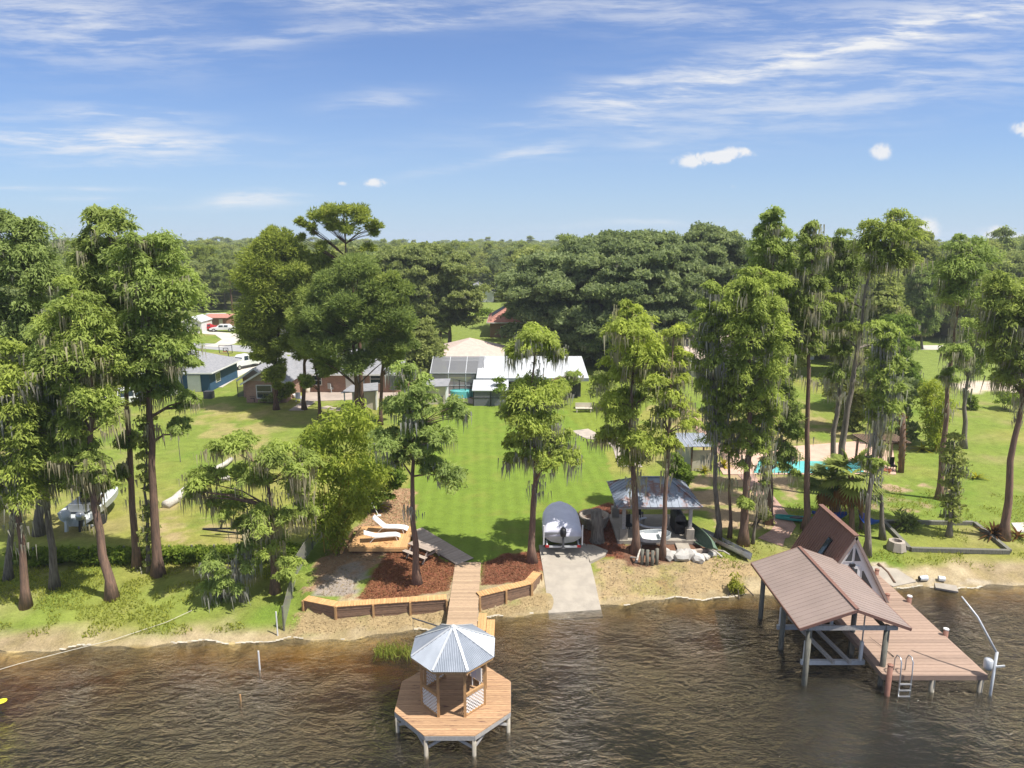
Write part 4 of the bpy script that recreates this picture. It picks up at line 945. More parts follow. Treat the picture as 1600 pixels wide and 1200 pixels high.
# right shore
tree('moss wrapped grey cypress trunk right of the rusty pavilion', (1122, 842), [(1120, 740), (1118, 640), (1112, 540)], [(457, 1098, 1128), (500, 1082, 1132), (560, 1077, 1138), (620, 1092, 1138), (695, 1097, 1143)], group=G_R, moss=1.0, r0=.22, bark='bark_grey')
tree('thin straight cypress trunk just right of the moss wrapped one', (1140, 840), [(1138, 740), (1138, 640)], [(560, 1125, 1150), (640, 1118, 1158), (700, 1120, 1155)], group=G_R, moss=.6, r0=.14)
tree('broad bright green cypress with a thick red trunk beside the brick path', (1162, 850), [(1168, 740), (1170, 640), (1172, 540)], [(420, 1160, 1193), (450, 1132, 1222), (520, 1122, 1235), (600, 1132, 1228), (655, 1138, 1215), (705, 1145, 1192)], lobes=[(1160, 782, 18, 12)], group=G_R, moss=.6, r0=.33)
tree('thin crooked mossy stem leaning by the brick path', (1176, 850), [(1188, 780), (1195, 720)], [(690, 1186, 1206), (750, 1186, 1202)], group=G_R, moss=.9, r0=.11, bark='bark_grey', dens=.5)
tree('very tall cypress spire left of the swimming pool', (1200, 818), [(1202, 740), (1205, 620), (1205, 480)], [(335, 1192, 1218), (370, 1176, 1238), (430, 1168, 1246), (500, 1165, 1250), (600, 1190, 1245), (640, 1205, 1255), (740, 1218, 1255)], group=G_R, moss=.5, r0=.27)
tree('tall slim straight cypress trunk rising in front of the swimming pool', (1258, 828), [(1262, 740), (1262, 600), (1265, 480)], [(358, 1247, 1283), (400, 1242, 1292), (470, 1240, 1297), (555, 1252, 1285)], style='cypress_dark', group=G_R, moss=.7, r0=.27, bark='bark_red')
tree('grey twin stemmed cypress heavy with moss beyond the fan palm', (1302, 775), [(1302, 700), (1312, 600), (1318, 520)], [(377, 1292, 1333), (430, 1287, 1342), (520, 1284, 1340), (600, 1292, 1335)], style='cypress_dark', group=G_R, moss=1.0, r0=.28)
tree('tallest right shore cypress with bare leaning upper trunk and flat top', (1305, 806), [(1312, 730), (1325, 640), (1338, 560), (1348, 480), (1365, 400)], [(347, 1350, 1425), (368, 1335, 1432), (405, 1345, 1418), (440, 1355, 1400)], lobes=[(1330, 520, 24, 14), (1370, 545, 20, 10), (1300, 470, 24, 14)], style='cypress_dark', group=G_R, moss=.9, r0=.34)
tree('leaning grey cypress trunk directly behind the A-frame cabin gable', (1354, 868), [(1358, 790), (1366, 700), (1372, 610)], [(505, 1362, 1406), (560, 1358, 1415), (620, 1355, 1412), (655, 1355, 1400)], lobes=[(1362, 725, 22, 12)], group=G_R, moss=.8, r0=.24, bark='bark_grey')
tree('slim grey cypress beside the concrete fire ring', (1380, 842), [(1376, 760), (1375, 680)], [(610, 1362, 1396), (660, 1358, 1398), (690, 1365, 1395)], group=G_R, moss=.7, r0=.19, bark='bark_grey', dens=.7)
tree('tall red trunked cypress with long moss beards on the dry lawn', (1468, 780), [(1474, 700), (1482, 600), (1490, 520), (1500, 450)], [(380, 1482, 1518), (402, 1455, 1552), (440, 1455, 1550), (480, 1470, 1530)], lobes=[(1485, 545, 30, 14), (1475, 585, 18, 10)], group=G_R, moss=1.0, r0=.28)
tree('mossy cypress standing just behind the red trunked lawn cypress', (1505, 700), [(1508, 620), (1520, 530)], [(510, 1500, 1545), (550, 1492, 1552), (580, 1496, 1545)], group=G_R, moss=1.0, r0=.30, bark='bark_grey')
tree('dark ivy clad trunk standing inside the timber garden frame', (1483, 838), [(1487, 760), (1490, 690)], [(688, 1476, 1500), (740, 1476, 1508), (790, 1472, 1505), (812, 1474, 1500)], style='ivy', name='ivy_covered_tree', moss=.3, r0=.2, dens=1.1)
tree('right hand cypress leaning out over the bromeliads', (1568, 842), [(1575, 770), (1583, 700), (1598, 640), (1590, 560), (1575, 500)], [(442, 1550, 1620), (490, 1532, 1640), (550, 1535, 1640), (600, 1558, 1625)], style='cypress_dark', group=G_R, moss=1.0, r0=.32, bark='bark_red')
tree('mossy cypress by the lawn edge with a forked pale trunk', (845, 640), [(846, 612), (850, 585)], lobes=[(895, 592, 20, 12), (880, 598, 16, 8)], group='bald cypresses near the white roofed house', moss=.9, r0=.32)
tree('bright leafy tree in the gap beside the far green field', (1398, 640), [(1396, 600), (1395, 560)], lobes=[(1405, 510, 30, 18), (1385, 540, 34, 18), (1415, 545, 28, 18), (1400, 575, 34, 16), (1420, 600, 24, 14)], style='bright', name='broadleaf_tree', moss=.3, r0=.25)
# pines and the big oaks
G_P = 'tall pines behind the brick house lawn'
tree('tallest pine with an open umbrella top standing above the tree line', (566, 645), [(564, 600), (560, 500), (548, 430), (540, 402)], lobes=[(538, 332, 22, 9), (500, 335, 24, 10), (470, 345, 12, 8), (515, 328, 20, 8), (572, 338, 22, 10), (595, 352, 16, 10), (465, 372, 12, 7), (560, 330, 20, 7), (520, 352, 22, 8), (485, 358, 16, 8), (545, 355, 24, 7), (580, 360, 16, 7), (500, 385, 14, 8), (575, 385, 16, 7)], style='pine', name='pine_tree', group=G_P, moss=0, r0=.36, dens=.62)
tree('dark pine on the left with dense irregular branches above the patio roof', (432, 640), [(430, 560), (440, 480)], [(368, 412, 448), (395, 388, 472), (440, 375, 478), (500, 372, 462), (535, 375, 420)], lobes=[(420, 545, 26, 14), (435, 575, 22, 18), (410, 555, 20, 10), (440, 610, 18, 14)], style='pine', name='pine_tree', group=G_P, moss=0, r0=.32)
tree('broad bright pine right of the tall umbrella pine', (557, 662), [(556, 580), (550, 520)], lobes=[(560, 420, 40, 16), (522, 445, 34, 18), (602, 450, 36, 18), (548, 475, 40, 16), (505, 495, 32, 16), (622, 498, 34, 18), (575, 512, 40, 16), (530, 535, 36, 16), (602, 545, 36, 18), (637, 538, 22, 14), (560, 565, 36, 14), (500, 560, 22, 14), (590, 480, 26, 12)], style='pine', name='pine_tree', group=G_P, moss=0, r0=.33, dens=.8)
tree('airy pine joining the dark left pine to the broad bright one', (476, 640), [(476, 580), (478, 500)], lobes=[(470, 425, 36, 18), (500, 412, 28, 14), (455, 460, 34, 18), (488, 462, 34, 18), (440, 495, 30, 16), (475, 500, 36, 18), (510, 445, 26, 14), (455, 535, 26, 14), (480, 545, 24, 14)], style='pine', name='pine_tree', group=G_P, moss=0, r0=.28, dens=.8)
tree('short pine with a dark leaning trunk on the patio lawn', (500, 655), [(498, 610), (490, 560)], lobes=[(500, 540, 38, 18), (480, 500, 36, 18), (510, 575, 28, 14), (470, 530, 26, 14), (495, 470, 34, 20), (520, 520, 34, 18), (487, 590, 18, 12)], style='pine', name='pine_tree', group=G_P, moss=0, r0=.26)
tree('pine with pale drooping tufts at the right of the pine group', (594, 664), [(596, 600), (600, 540)], [(432, 562, 632), (500, 572, 650), (550, 585, 636), (575, 600, 625)], style='pine', name='pine_tree', group=G_P, moss=.2, r0=.26, dens=.8)
G_O = 'large evergreen oaks around the houses'
tree('rounded oak right of the pines with pale trunks below', (702, 545), [(702, 520), (700, 490)], [(392, 600, 690), (420, 592, 738), (465, 602, 742), (505, 640, 735)], style='oak', name='oak_tree', group=G_O, moss=.15, r0=.45, dens=1.1)
tree('dark conical evergreen beside the screened pool', (655, 602), [(655, 570)], [(505, 642, 670), (550, 625, 688), (590, 612, 692)], style='ivy', name='evergreen_tree', moss=0, r0=.25, dens=1.4)
tree('enormous spreading live oak filling the middle of the tree line', (985, 562), [(983, 530), (975, 480)], [(370, 955, 1022), (395, 870, 1068), (440, 822, 1105), (500, 818, 1110), (548, 850, 1070)], style='oak', name='oak_tree', group=G_O, moss=.15, r0=.6, dens=1.35)
tree('dark oak right of the enormous live oak behind the beige roof', (1105, 545), [(1106, 500)], [(362, 1085, 1135), (398, 1062, 1180), (470, 1055, 1195), (510, 1080, 1180)], style='oak', name='oak_tree', group=G_O, moss=.15, r0=.5)
tree('low oak boughs hanging over the lawn right of the white roof', (940, 572), [(938, 550)], lobes=[(890, 495, 40, 20), (925, 525, 42, 20), (955, 545, 36, 20)], style='oak', name='oak_tree', group=G_O, moss=.1, r0=.35)
tree('olive brown oak behind the mossy right shore cypresses', (1290, 560), [(1290, 520)], [(385, 1255, 1320), (430, 1235, 1345), (500, 1235, 1350), (535, 1250, 1335)], style='oak', name='oak_tree', group=G_O, moss=.3, r0=.5)
tree('rust tinged oak in the gap between the tall right cypresses', (1425, 530), [(1425, 500)], [(352, 1408, 1438), (395, 1400, 1460), (450, 1385, 1470), (500, 1390, 1465)], style='oak', name='oak_tree', group=G_O, moss=.3, r0=.4)
tree('wide oak behind the green field at the right edge', (1545, 528), [(1545, 500)], [(402, 1470, 1600), (440, 1460, 1640), (490, 1465, 1640), (512, 1490, 1600)], style='oak', name='oak_tree', group=G_O, moss=.3, r0=.5)
tree('dark spreading oak filling the gap behind the fan palms', (1330, 670), [(1330, 640)], [(560, 1312, 1350), (600, 1295, 1372), (640, 1300, 1368), (660, 1310, 1355)], style='oak', name='broadleaf_tree', moss=.3, r0=.25)
tree('grey green moss hung oak between the two tallest right cypresses', (1345, 585), [(1345, 550)], [(420, 1310, 1390), (470, 1300, 1405), (530, 1300, 1400), (560, 1315, 1385)], style='oak', name='oak_tree', group=G_O, moss=.8, r0=.35)
tree('dense oak behind the bright green cypress and the pool', (1215, 590), [(1215, 560)], [(440, 1190, 1260), (490, 1185, 1268), (550, 1190, 1265), (575, 1200, 1250)], style='oak', name='oak_tree', group=G_O, moss=.4, r0=.35)
tree('pale green cypress top standing behind the field edge oaks', (1440, 545), [(1440, 500)], [(420, 1425, 1462), (470, 1415, 1470), (520, 1425, 1465)], style='cypress_dark', moss=.8, r0=.25)
tree('shadowy broadleaf tree at the field corner behind the pergola', (1345, 640), [(1345, 600)], [(545, 1320, 1370), (590, 1310, 1385), (630, 1318, 1378)], style='oak', name='broadleaf_tree', moss=.2, r0=.3)
tree('dark tree shading the right edge of the lawn by the bench', (940, 640), [(940, 615)], [(588, 925, 960), (625, 920, 965)], style='ivy', name='broadleaf_tree', moss=.2, r0=.2)
tree('round bright shrub tree beside the small tan shed', (645, 630), [(645, 615)], lobes=[(640, 595, 24, 12), (655, 610, 20, 10)], style='bright', name='small_tree', moss=0, r0=.12)
tree('white flowering bush at the corner of the white roofed house', (785, 632), [(785, 622)], lobes=[(783, 602, 16, 12), (778, 618, 16, 10)], style='shrub', name='shrub', cat='shrub', moss=0, r0=.08)
tree('dark evergreen tree on the left behind the blue house', (150, 600), [(152, 560)], [(455, 100, 200), (500, 80, 215), (560, 90, 205)], style='oak', name='oak_tree', group=G_O, moss=.2, r0=.4)
tree('mid green oak at the left edge behind the tall cypress', (20, 640), [(22, 600)], [(470, -40, 80), (540, -50, 100), (600, -40, 80)], style='oak', name='oak_tree', group=G_O, moss=.2, r0=.4)

# fan palms and other plants
def fronds(rg, c, n, L, droop=.5, fan=True, leaf='palm_leaf', name='fronds', parent=None, lo=-.5, hi=1.2):
    V_ = []; vr = []
    for i in range(n):
        az = rg.random()*2*np.pi; el = rg.uniform(lo, hi); d = np.array([math.cos(az)*math.cos(el), math.sin(az)*math.cos(el), math.sin(el)])
        l = L*rg.uniform(.75, 1.1); side = np.cross(d, [0, 0, 1]); side /= max(np.linalg.norm(side), 1e-6); v = rg.random()
        if fan:
            hub = np.array(c)+d*l*.5
            for k in range(15):
                a = (k-7)/7*1.5; dd = d*math.cos(a)+side*math.sin(a); dd = dd/np.linalg.norm(dd); ll = l*.62*(1-.25*abs(a)/1.5)
                tip = hub+dd*ll-np.array([0, 0, droop*ll*.55]); w = np.cross(dd, np.array([0, 0, 1]))*0.05*L
                mid = hub+dd*ll*.5; V_ += [hub, mid+w, tip, mid-w]; vr.append(.6*v+.4*rg.random())
            s = np.array([0, 0, .03]); V_ += [np.array(c), np.array(c)+s, hub+s, hub]; vr.append(.8)
        else:
            p = np.array(c, float); prev = p; m = 7
            for k in range(m):
                f = (k+1)/m; q = np.array(c)+d*l*f-np.array([0, 0, droop*l*f*f]); w = side*.09*L*(1-f*.75); V_ += [prev-w, prev+w, q+w*.8, q-w*.8]; vr.append(.6*v+.4*rg.random()); prev = q
    org = world_of(parent) if parent else (0, 0, 0)
    return qmesh(name, np.array(V_, float), np.array(vr), leaf, parent, org)
def palm(label, base, topxy, n=26, L=1.7, r=.17, dead=True, group='fan palms beside the brown cabin'):
    rg = np.random.default_rng(hash_(label)); B = at(*base); T = atY(*topxy, B.y); o = thing('fan_palm', label, 'palm', B, group)
    pts = [B-Vector((0, 0, .2))]+[B.lerp(T, k/6)+Vector((rg.normal(0, .04), rg.normal(0, .04), 0)) for k in range(1, 7)]
    MB().tube(pts, [r*1.35]+[r]*6, 9).build('trunk', 'bark_red', o, True)
    fronds(rg, T, n, L, parent=o)
    if dead: fronds(rg, T-Vector((0, 0, .25)), 14, L*.8, .9, True, 'dry_frond', 'dead_fronds', o, -1.35, -.75)
    return o
palm('fan palm with brown dead skirt left of the cabin ridge', (1300, 818), (1296, 752), 24, 2.0)
palm('fullest fan palm leaning over the hammock behind the cabin', (1332, 832), (1330, 742), 30, 2.2)
palm('thin fan palm with yellowing stalks beside the cabin gable', (1345, 826), (1346, 770), 16, 1.6, .12, False)
o = thing('palm_trunk', 'stout palm trunk covered in old leaf bases beside the pergola', 'palm', at(1408, 738)); B = at(1408, 738); T = atY(1412, 645, B.y); rg = np.random.default_rng(5)
MB().tube([B-Vector((0, 0, .2)), B.lerp(T, .5), T], [.22, .24, .12], 9).build('trunk', 'bark_red', o, True)
c = np.array([[*(B.lerp(T, k/60)+Vector((.22*math.cos(k*2.4), .22*math.sin(k*2.4), 0)))] for k in range(6, 60)])
ax = np.array([[math.cos(k*2.4), math.sin(k*2.4), 1.0] for k in range(6, 60)]); qmesh('leaf_bases', leaves(c, ax, rg.normal(0, 1, ax.shape), np.full(54, .45), np.full(54, .14)), rg.random(54), 'dry_frond', o, B)
def bromeliad(label, base, n=34, L=1.2, leaf='red_leaf', name='bromeliad', cat='plant', group=None):
    B = at(*base); o = thing(name, label, cat, B, group); rg = np.random.default_rng(hash_(label))
    fronds(rg, B+Vector((0, 0, .1)), n, L, .35, False, leaf, 'leaves', o, .15, 1.25); return o
bromeliad('dark red spiky bromeliad left of the leaning right cypress base', (1552, 838), 44, 1.35)
bromeliad('smaller dark bromeliad right of the leaning right cypress base', (1590, 840), 26, 1.0)
bromeliad('yellow croton plant at the foot of the small shed', (1100, 738), 30, .9, 'yellow_leaf', 'croton_plant')
bromeliad('tall yellow croton shrub left of the small shed', (1067, 722), 40, 1.5, 'yellow_leaf', 'croton_plant')
bromeliad('low yellow plant right of the small shed door', (1130, 730), 30, 1.1, 'yellow_leaf', 'croton_plant')
bromeliad('yellow plant beside the bamboo on the right lawn', (1440, 705), 30, 1.2, 'yellow_leaf', 'croton_plant')
bromeliad('orange tinged plant on the right lawn edge', (1525, 748), 26, 1.0, 'yellow_leaf', 'croton_plant')
bromeliad('yellow palm like plant at the edge of the leafy clearing', (590, 795), 22, 1.3, 'yellow_leaf', 'croton_plant')
bromeliad('banana plant behind the beige roof', (755, 545), 16, 2.2, 'shrub_leaf', 'banana_plant')
def clump(label, base, env, name='shrub', cat='shrub', leaf='shrub_leaf', per=80, lf=.26, style='ball', sz=.55, dens=1.0, group=None, stems=True):
    B = at(*base); o = thing(name, label, cat, B, group); rg = np.random.default_rng(hash_(label)); depth = B.y; mpp = depth/FPX; P = []; S = []
    E = sorted(env); ey = [e[0] for e in E]
    y = ey[0]
    while y < ey[-1]:
        l = np.interp(y, ey, [e[1] for e in E]); r = np.interp(y, ey, [e[2] for e in E]); w = (r-l)/2*mpp; cw = atY((l+r)/2, y, B.y)
        for i in range(max(2, int(w*3.0*dens/sz))):
            a = rg.random()*2*np.pi; q = max(0, w-sz*.5)*math.sqrt(rg.random()); P.append((cw.x+q*math.cos(a), cw.y+q*math.sin(a)*.8, max(cw.z, B.z+.2)+rg.normal(0, .1))); S.append(sz*rg.uniform(.7, 1.2))
        y += max(2, .6*sz/mpp)
    P = np.array(P); S = np.array(S); V_, vr = foliage(rg, P, S, style, per, lf); LEAFCOUNT[0] += len(vr); qmesh('foliage', V_, vr, leaf, o, B, tri=True)
    if stems:
        mb = MB()
        for i in range(14 if name == 'bamboo_clump' else 5):
            p = Vector(P[rg.integers(len(P))]); q = B+Vector((rg.normal(0, .4), rg.normal(0, .3), -.1)); mb.tube([q, q.lerp(p, .5)+Vector((0, 0, .3)), p], [.04, .03, .015], 5, False)
        mb.build('stems', 'bamboo_stem' if name == 'bamboo_clump' else 'twig', o)
    return o
pm('bamboo_stem', (.42, .28, .06), (.33, .24, .05), 3, .6)
clump('tall yellow green bamboo clump left of the sun deck', (522, 862), [(640, 520, 575), (660, 475, 605), (700, 440, 625), (750, 440, 632), (800, 465, 600), (845, 488, 562)], 'bamboo_clump', 'bamboo', 'bamboo_leaf', 110, .36, 'bamboo', .75, .62)
clump('leafy green shrubs at the foot of the bamboo clump', (560, 800), [(720, 540, 625), (760, 535, 640), (790, 545, 600)], 'shrub', 'shrub', 'shrub_leaf', 90, .28, 'ball', .6, .7)
clump('golden bamboo clump on the right lawn beyond the pergola', (1462, 705), [(600, 1440, 1480), (630, 1432, 1495), (670, 1440, 1490), (700, 1450, 1475)], 'bamboo_clump', 'bamboo', 'bamboo_leaf', 90, .34, 'bamboo', .7, .8)
clump('dark green palmetto bushes behind the pergola', (1415, 690), [(600, 1370, 1440), (640, 1365, 1440), (685, 1380, 1435)], 'shrub', 'shrub', 'oak_leaf', 90, .4, 'ball', .8, .7)
clump('dark green bush between the pavilion roof and the small shed', (1062, 765), [(715, 1040, 1070), (740, 1035, 1085), (762, 1045, 1080)], 'shrub', 'shrub', 'shrub_leaf', 80, .26, 'ball', .5, .9)
clump('round dark bush at the foot of the path side trunk', (1192, 825), [(798, 1185, 1200), (815, 1180, 1206)], 'shrub', 'shrub', 'oak_leaf', 70, .2, 'ball', .4)
clump('low palmetto growing in the timber garden frame', (1415, 828), [(812, 1400, 1432), (825, 1395, 1440)], 'shrub', 'shrub', 'palm_leaf', 60, .5, 'pine', .5)
clump('rough green bushes at the edge of the far right field', (1570, 640), [(618, 1555, 1595), (632, 1548, 1605)], 'shrub', 'shrub', 'shrub_leaf', 60, .3, 'ball', .6)
clump('tuft of tall weeds near the far right field bushes', (1518, 640), [(622, 1510, 1526), (636, 1506, 1530)], 'shrub', 'shrub', 'shrub_leaf', 50, .5, 'pine', .5)
clump('yellow green shrub against the screened pool wall', (684, 600), [(565, 678, 692), (592, 672, 694)], 'shrub', 'shrub', 'yellow_leaf', 70, .4, 'ball', .6)
clump('clipped dark hedge in front of the tan house', (410, 530), [(519, 385, 435), (527, 383, 437)], 'hedge', 'hedge', 'oak_leaf', 70, .4, 'ball', .8)
clump('small dark bush in front of the white shed', (303, 520), [(512, 298, 308), (518, 296, 311)], 'shrub', 'shrub', 'oak_leaf', 60, .4, 'ball', .7)
clump('pale hedge at the end of the far green lawn', (745, 497), [(487, 738, 766), (495, 738, 768)], 'hedge', 'hedge', 'shrub_leaf', 60, .6, 'ball', 1.2)
clump('low shrubs along the brick house wing', (425, 628), [(616, 405, 445), (626, 402, 448)], 'shrub', 'shrub', 'oak_leaf', 60, .3, 'ball', .5)
clump('small green seedling bush at the waterline below the right garden', (1148, 925), [(908, 1140, 1158), (922, 1130, 1165)], 'shrub', 'shrub', 'grass_blade', 60, .25, 'bamboo', .35)
# ------------------------------------------------------------------ boat on its trailer on the ramp
b0 = at(880, 866); b0.z = float(gz(b0.x, b0.y+2.5))+.12; bx0, by0, bz0 = b0.x-.05, b0.y-.5, b0.z
tr = thing('boat_trailer', 'galvanised boat trailer with white guide posts on the concrete ramp', 'trailer', (bx0, by0+2.4, bz0))
for s_ in (-1, 1):
    MB().tube([(bx0+s_*.95, by0+.1, bz0+.48), (bx0+s_*.95, by0+3.0, bz0+.48), (bx0+s_*.1, by0+4.3, bz0+.5)], .06, 6).build('frame_rail', 'galv_steel', tr)
    MB().tube([(bx0+s_*1.16, by0+.25, bz0+.5), (bx0+s_*1.16, by0+.25, bz0+1.75)], .045, 8).build('guide_post', 'white_paint', tr)
    for yy_ in (1.2, 2.05):
        w_ = MB(); 
        cx_ = bx0+s_*1.02
        w_.tube([(cx_-.1, by0+yy_, bz0+.33), (cx_+.1, by0+yy_, bz0+.33)], .33, 16); wo = w_.build('wheel', 'rubber', tr)
        MB().tube([(cx_+s_*.08, by0+yy_, bz0+.33), (cx_+s_*.115, by0+yy_, bz0+.33)], .18, 12).build('rim', 'steel', wo)
    MB().bx(bx0+s_*1.02-.14, bx0+s_*1.02+.14, by0+.8, by0+2.5, bz0+.70, bz0+.74).build('fender', 'galv_steel', tr)
    MB().bx(bx0+s_*.95-.11, bx0+s_*.95+.11, by0+.02, by0+.08, bz0+.42, bz0+.56).build('tail_light', 'red_paint', tr)
for yy_ in (.15, 1.6, 2.9): MB().beam((bx0-1.0, by0+yy_, bz0+.42), (bx0+1.0, by0+yy_, bz0+.42), .08, .1).build('cross_member', 'galv_steel', tr)
MB().tube([(bx0, by0+4.2, bz0+.5), (bx0, by0+5.2, bz0+.5)], .05, 6).build('tongue', 'galv_steel', tr)
bt_ = thing('covered_boat', 'motorboat under a pale grey fitted cover with black outboard on the ramp', 'boat', (bx0, by0+2.4, bz0+.5))
def loft(secs, closed_ends=True):
    mb = MB(); n = len(secs[0]); vs = [p for s in secs for p in s]; fs = []
    for i in range(len(secs)-1):
        for k in range(n-1): fs.append((i*n+k, i*n+k+1, (i+1)*n+k+1, (i+1)*n+k))
    if closed_ends: fs.append(tuple(range(n))[::-1]); fs.append(tuple((len(secs)-1)*n+k for k in range(n)))
    return mb.add(vs, fs)
secs = []; cov = []
for i in range(11):
    f = i/10; y = by0+.35+f*3.9; w = 1.12*(1-.0*f) if f < .45 else 1.12*math.sqrt(max(.004, 1-((f-.45)/.555)**2.2)); kz = bz0+.52+.35*max(0, f-.5)**1.5*2
    gz_ = bz0+1.25+.18*f
    secs.append([Vector((bx0-w, y, gz_)), Vector((bx0-w*.93, y, gz_-.38)), Vector((bx0-w*.6, y, kz+.12)), Vector((bx0, y, kz)), Vector((bx0+w*.6, y, kz+.12)), Vector((bx0+w*.93, y, gz_-.38)), Vector((bx0+w, y, gz_))])
    hgt_ = .72*(.32+.62*math.sin(math.pi*min(1, (f+.08)*.92))**.8)*(1 if f > .04 else .55); hgt_ *= 1+.05*math.sin(i*2.3)
    cov.append([Vector((bx0-(w+.05)*math.cos(a), y+.02*math.sin(i*3+a*4), gz_-.26+(hgt_+.26)*max(0, math.sin(a))**.62*(1+.03*math.sin(a*7+i)))) for a in [k*math.pi/14 for k in range(15)]])
loft(secs).build('hull', 'boat_white', bt_, True)
loft(cov).build('canvas_cover', 'cover_grey', bt_, True)
om = MB(); om.lathe((bx0, by0+.12, bz0+1.12), [(.08, 0), (.2, .02), (.23, .2), (.21, .42), (.12, .52), (0, .53)], 12, .85, 1.25); mo = om.build('outboard_motor', 'black', bt_, True)
MB().beam((bx0, by0+.08, bz0+1.15), (bx0, by0-.05, bz0+.42), .12, .2).build('lower_unit', 'dark_grey', mo)
MB().lathe((bx0, by0-.12, bz0+.46), [(0, -.02), (.14, 0), (.14, .02), (0, .03)], 9).build('propeller', 'dark_grey', mo)

# stump and round planter, mulch corner
sp_ = at(933, 845); su_ = thing('tree_stump', 'tall sawn off cypress stump standing beside the covered boat', 'stump', sp_)
MB().tube([sp_-Vector((0, 0, .2)), sp_+Vector((.02, 0, .25)), sp_+Vector((0, 0, 1.0)), sp_+Vector((-.12, 0, 2.05))], [.62, .42, .36, .35], 11).build('trunk', 'bark_grey', su_, True)
pp = at(928, 822); pt_ = thing('round_planter', 'large round ribbed planter ring behind the sawn off stump', 'planter', pp)
MB().lathe(tuple(pp), [(.72, 0), (.95, .55), (1.0, .82), (.86, .84), (.80, .6), (0, .55)], 20).build('pot', 'rusty_pot', pt_, True)
MB().lathe((pp.x, pp.y, pp.z+.56), [(.80, 0), (.4, .08), (0, .1)], 16).build('soil', 'soil', pt_)
for k in range(20):
    a = k*math.pi/10; MB().beam(pp+Vector((.76*math.cos(a), .76*math.sin(a), .05)), pp+Vector((.99*math.cos(a), .99*math.sin(a), .76)), .09, .05).build('rib', 'rusty_pot', pt_)
# ------------------------------------------------------------------ rusty tin pavilion
VX0, VX1, VY0, VY1 = 6.45, 11.75, 40.1, 44.6; VG = .98; VE, VR = 3.3, 4.45; vm = (VY0+VY1)/2
pv = thing('pavilion', 'open pavilion with a blue grey hipped tin roof streaked with rust', 'pavilion', ((VX0+VX1)/2, vm, VG))
MB().bx(VX0+.15, VX1-.15, VY0+.1, VY1-.2, VG-.2, VG+.06).build('floor_slab', 'concrete', pv)
rl, rr2 = Vector((VX0+1.75, vm, VR)), Vector((VX1-1.75, vm, VR)); c4 = [Vector((VX0, VY0, VE)), Vector((VX1, VY0, VE)), Vector((VX1, VY1, VE)), Vector((VX0, VY1, VE))]
for pts in ([c4[0], c4[1], rr2, rl], [c4[1], c4[2], rr2], [c4[2], c4[3], rl, rr2], [c4[3], c4[0], rl]):
    MB().slab(pts, .05).build('roof_panel', 'tin_rust', pv)
    e = (pts[1]-pts[0]); L = e.length; e.normalize(); cen = (pts[0]+pts[1])/2; topm = sum((Vector(p) for p in pts[2:]), Vector())/len(pts[2:]); up = topm-cen; up = up-e*up.dot(e)
    nr = e.cross(up).normalized(); nr = nr if nr.z > 0 else -nr; rb = MB(); k = .3
    while k < L-.1:
        q = pts[0]+e*k; mx = min(1, min(k, L-k)/1.78); rb.beam(q+nr*.012, q+up*mx*.99+nr*.012, .04, .03, up=nr); k += .45
    rb.build('roof_seam', 'tin_rust', pv)
for a, b in ((c4[0], rl), (c4[1], rr2), (c4[2], rr2), (c4[3], rl), (rl, rr2)): MB().beam(a+Vector((0, 0, .03)), b+Vector((0, 0, .03)), .13, .03).build('ridge_cap', 'tin_rust', pv)
for x in (VX0+.55, VX1-.6):
    for y in (VY0+.45, VY1-.5):
        MB().bx(x-.1, x+.1, y-.1, y+.1, VG+.06, VE-.02).build('column', 'beam_grey', pv); MB().bx(x-.24, x+.24, y-.24, y+.24, VG+.05, VG+.72).build('pier', 'concrete', pv)
for y in (VY0+.2, VY1-.2): MB().bx(VX0+.1, VX1-.1, y-.05, y+.05, VE-.2, VE-.055).build('eave_beam', 'beam_grey', pv)
cbn = thing('curved_bench', 'white curved bench seat under the rusty pavilion', 'bench', (9.15, 41.9, VG+.06))
vs = []; fs = []; nn = 16
for i in range(nn+1):
    a = R(110+200*i/nn); 
    for r_, z in ((1.15, .46), (.95, .46), (.95, .40), (1.15, .40)): vs.append((9.2+r_*math.cos(a), 42.0+r_*math.sin(a)*.8, VG+.06+z))
for i in range(nn):
    q = i*4; r_ = q+4; fs += [(q, q+1, r_+1, r_), (q+2, q+3, r_+3, r_+2), (q, r_, r_+3, q+3), (q+1, q+2, r_+2, r_+1)]
MB().add(vs, fs).build('seat', 'white_paint', cbn)
for a in (120, 165, 210, 255, 300): MB().bx(9.2+1.05*math.cos(R(a))-.06, 9.2+1.05*math.cos(R(a))+.06, 42+.84*math.sin(R(a))-.06, 42+.84*math.sin(R(a))+.06, VG+.06, VG+.46).build('leg', 'concrete', cbn)
gr = thing('barbecue_grill', 'large black covered barbecue at the right inside the rusty pavilion', 'grill', (10.7, 41.6, VG+.06))
MB().bx(10.35, 11.05, 41.1, 42.5, VG+.12, VG+.95).build('cabinet', 'black', gr); MB().tube([(10.7, 41.1, VG+1.05), (10.7, 42.5, VG+1.05)], .36, 14).build('lid', 'dark_grey', gr); MB().bx(10.4, 10.44, 41.3, 42.3, VG+1.2, VG+1.24).build('handle', 'steel', gr)
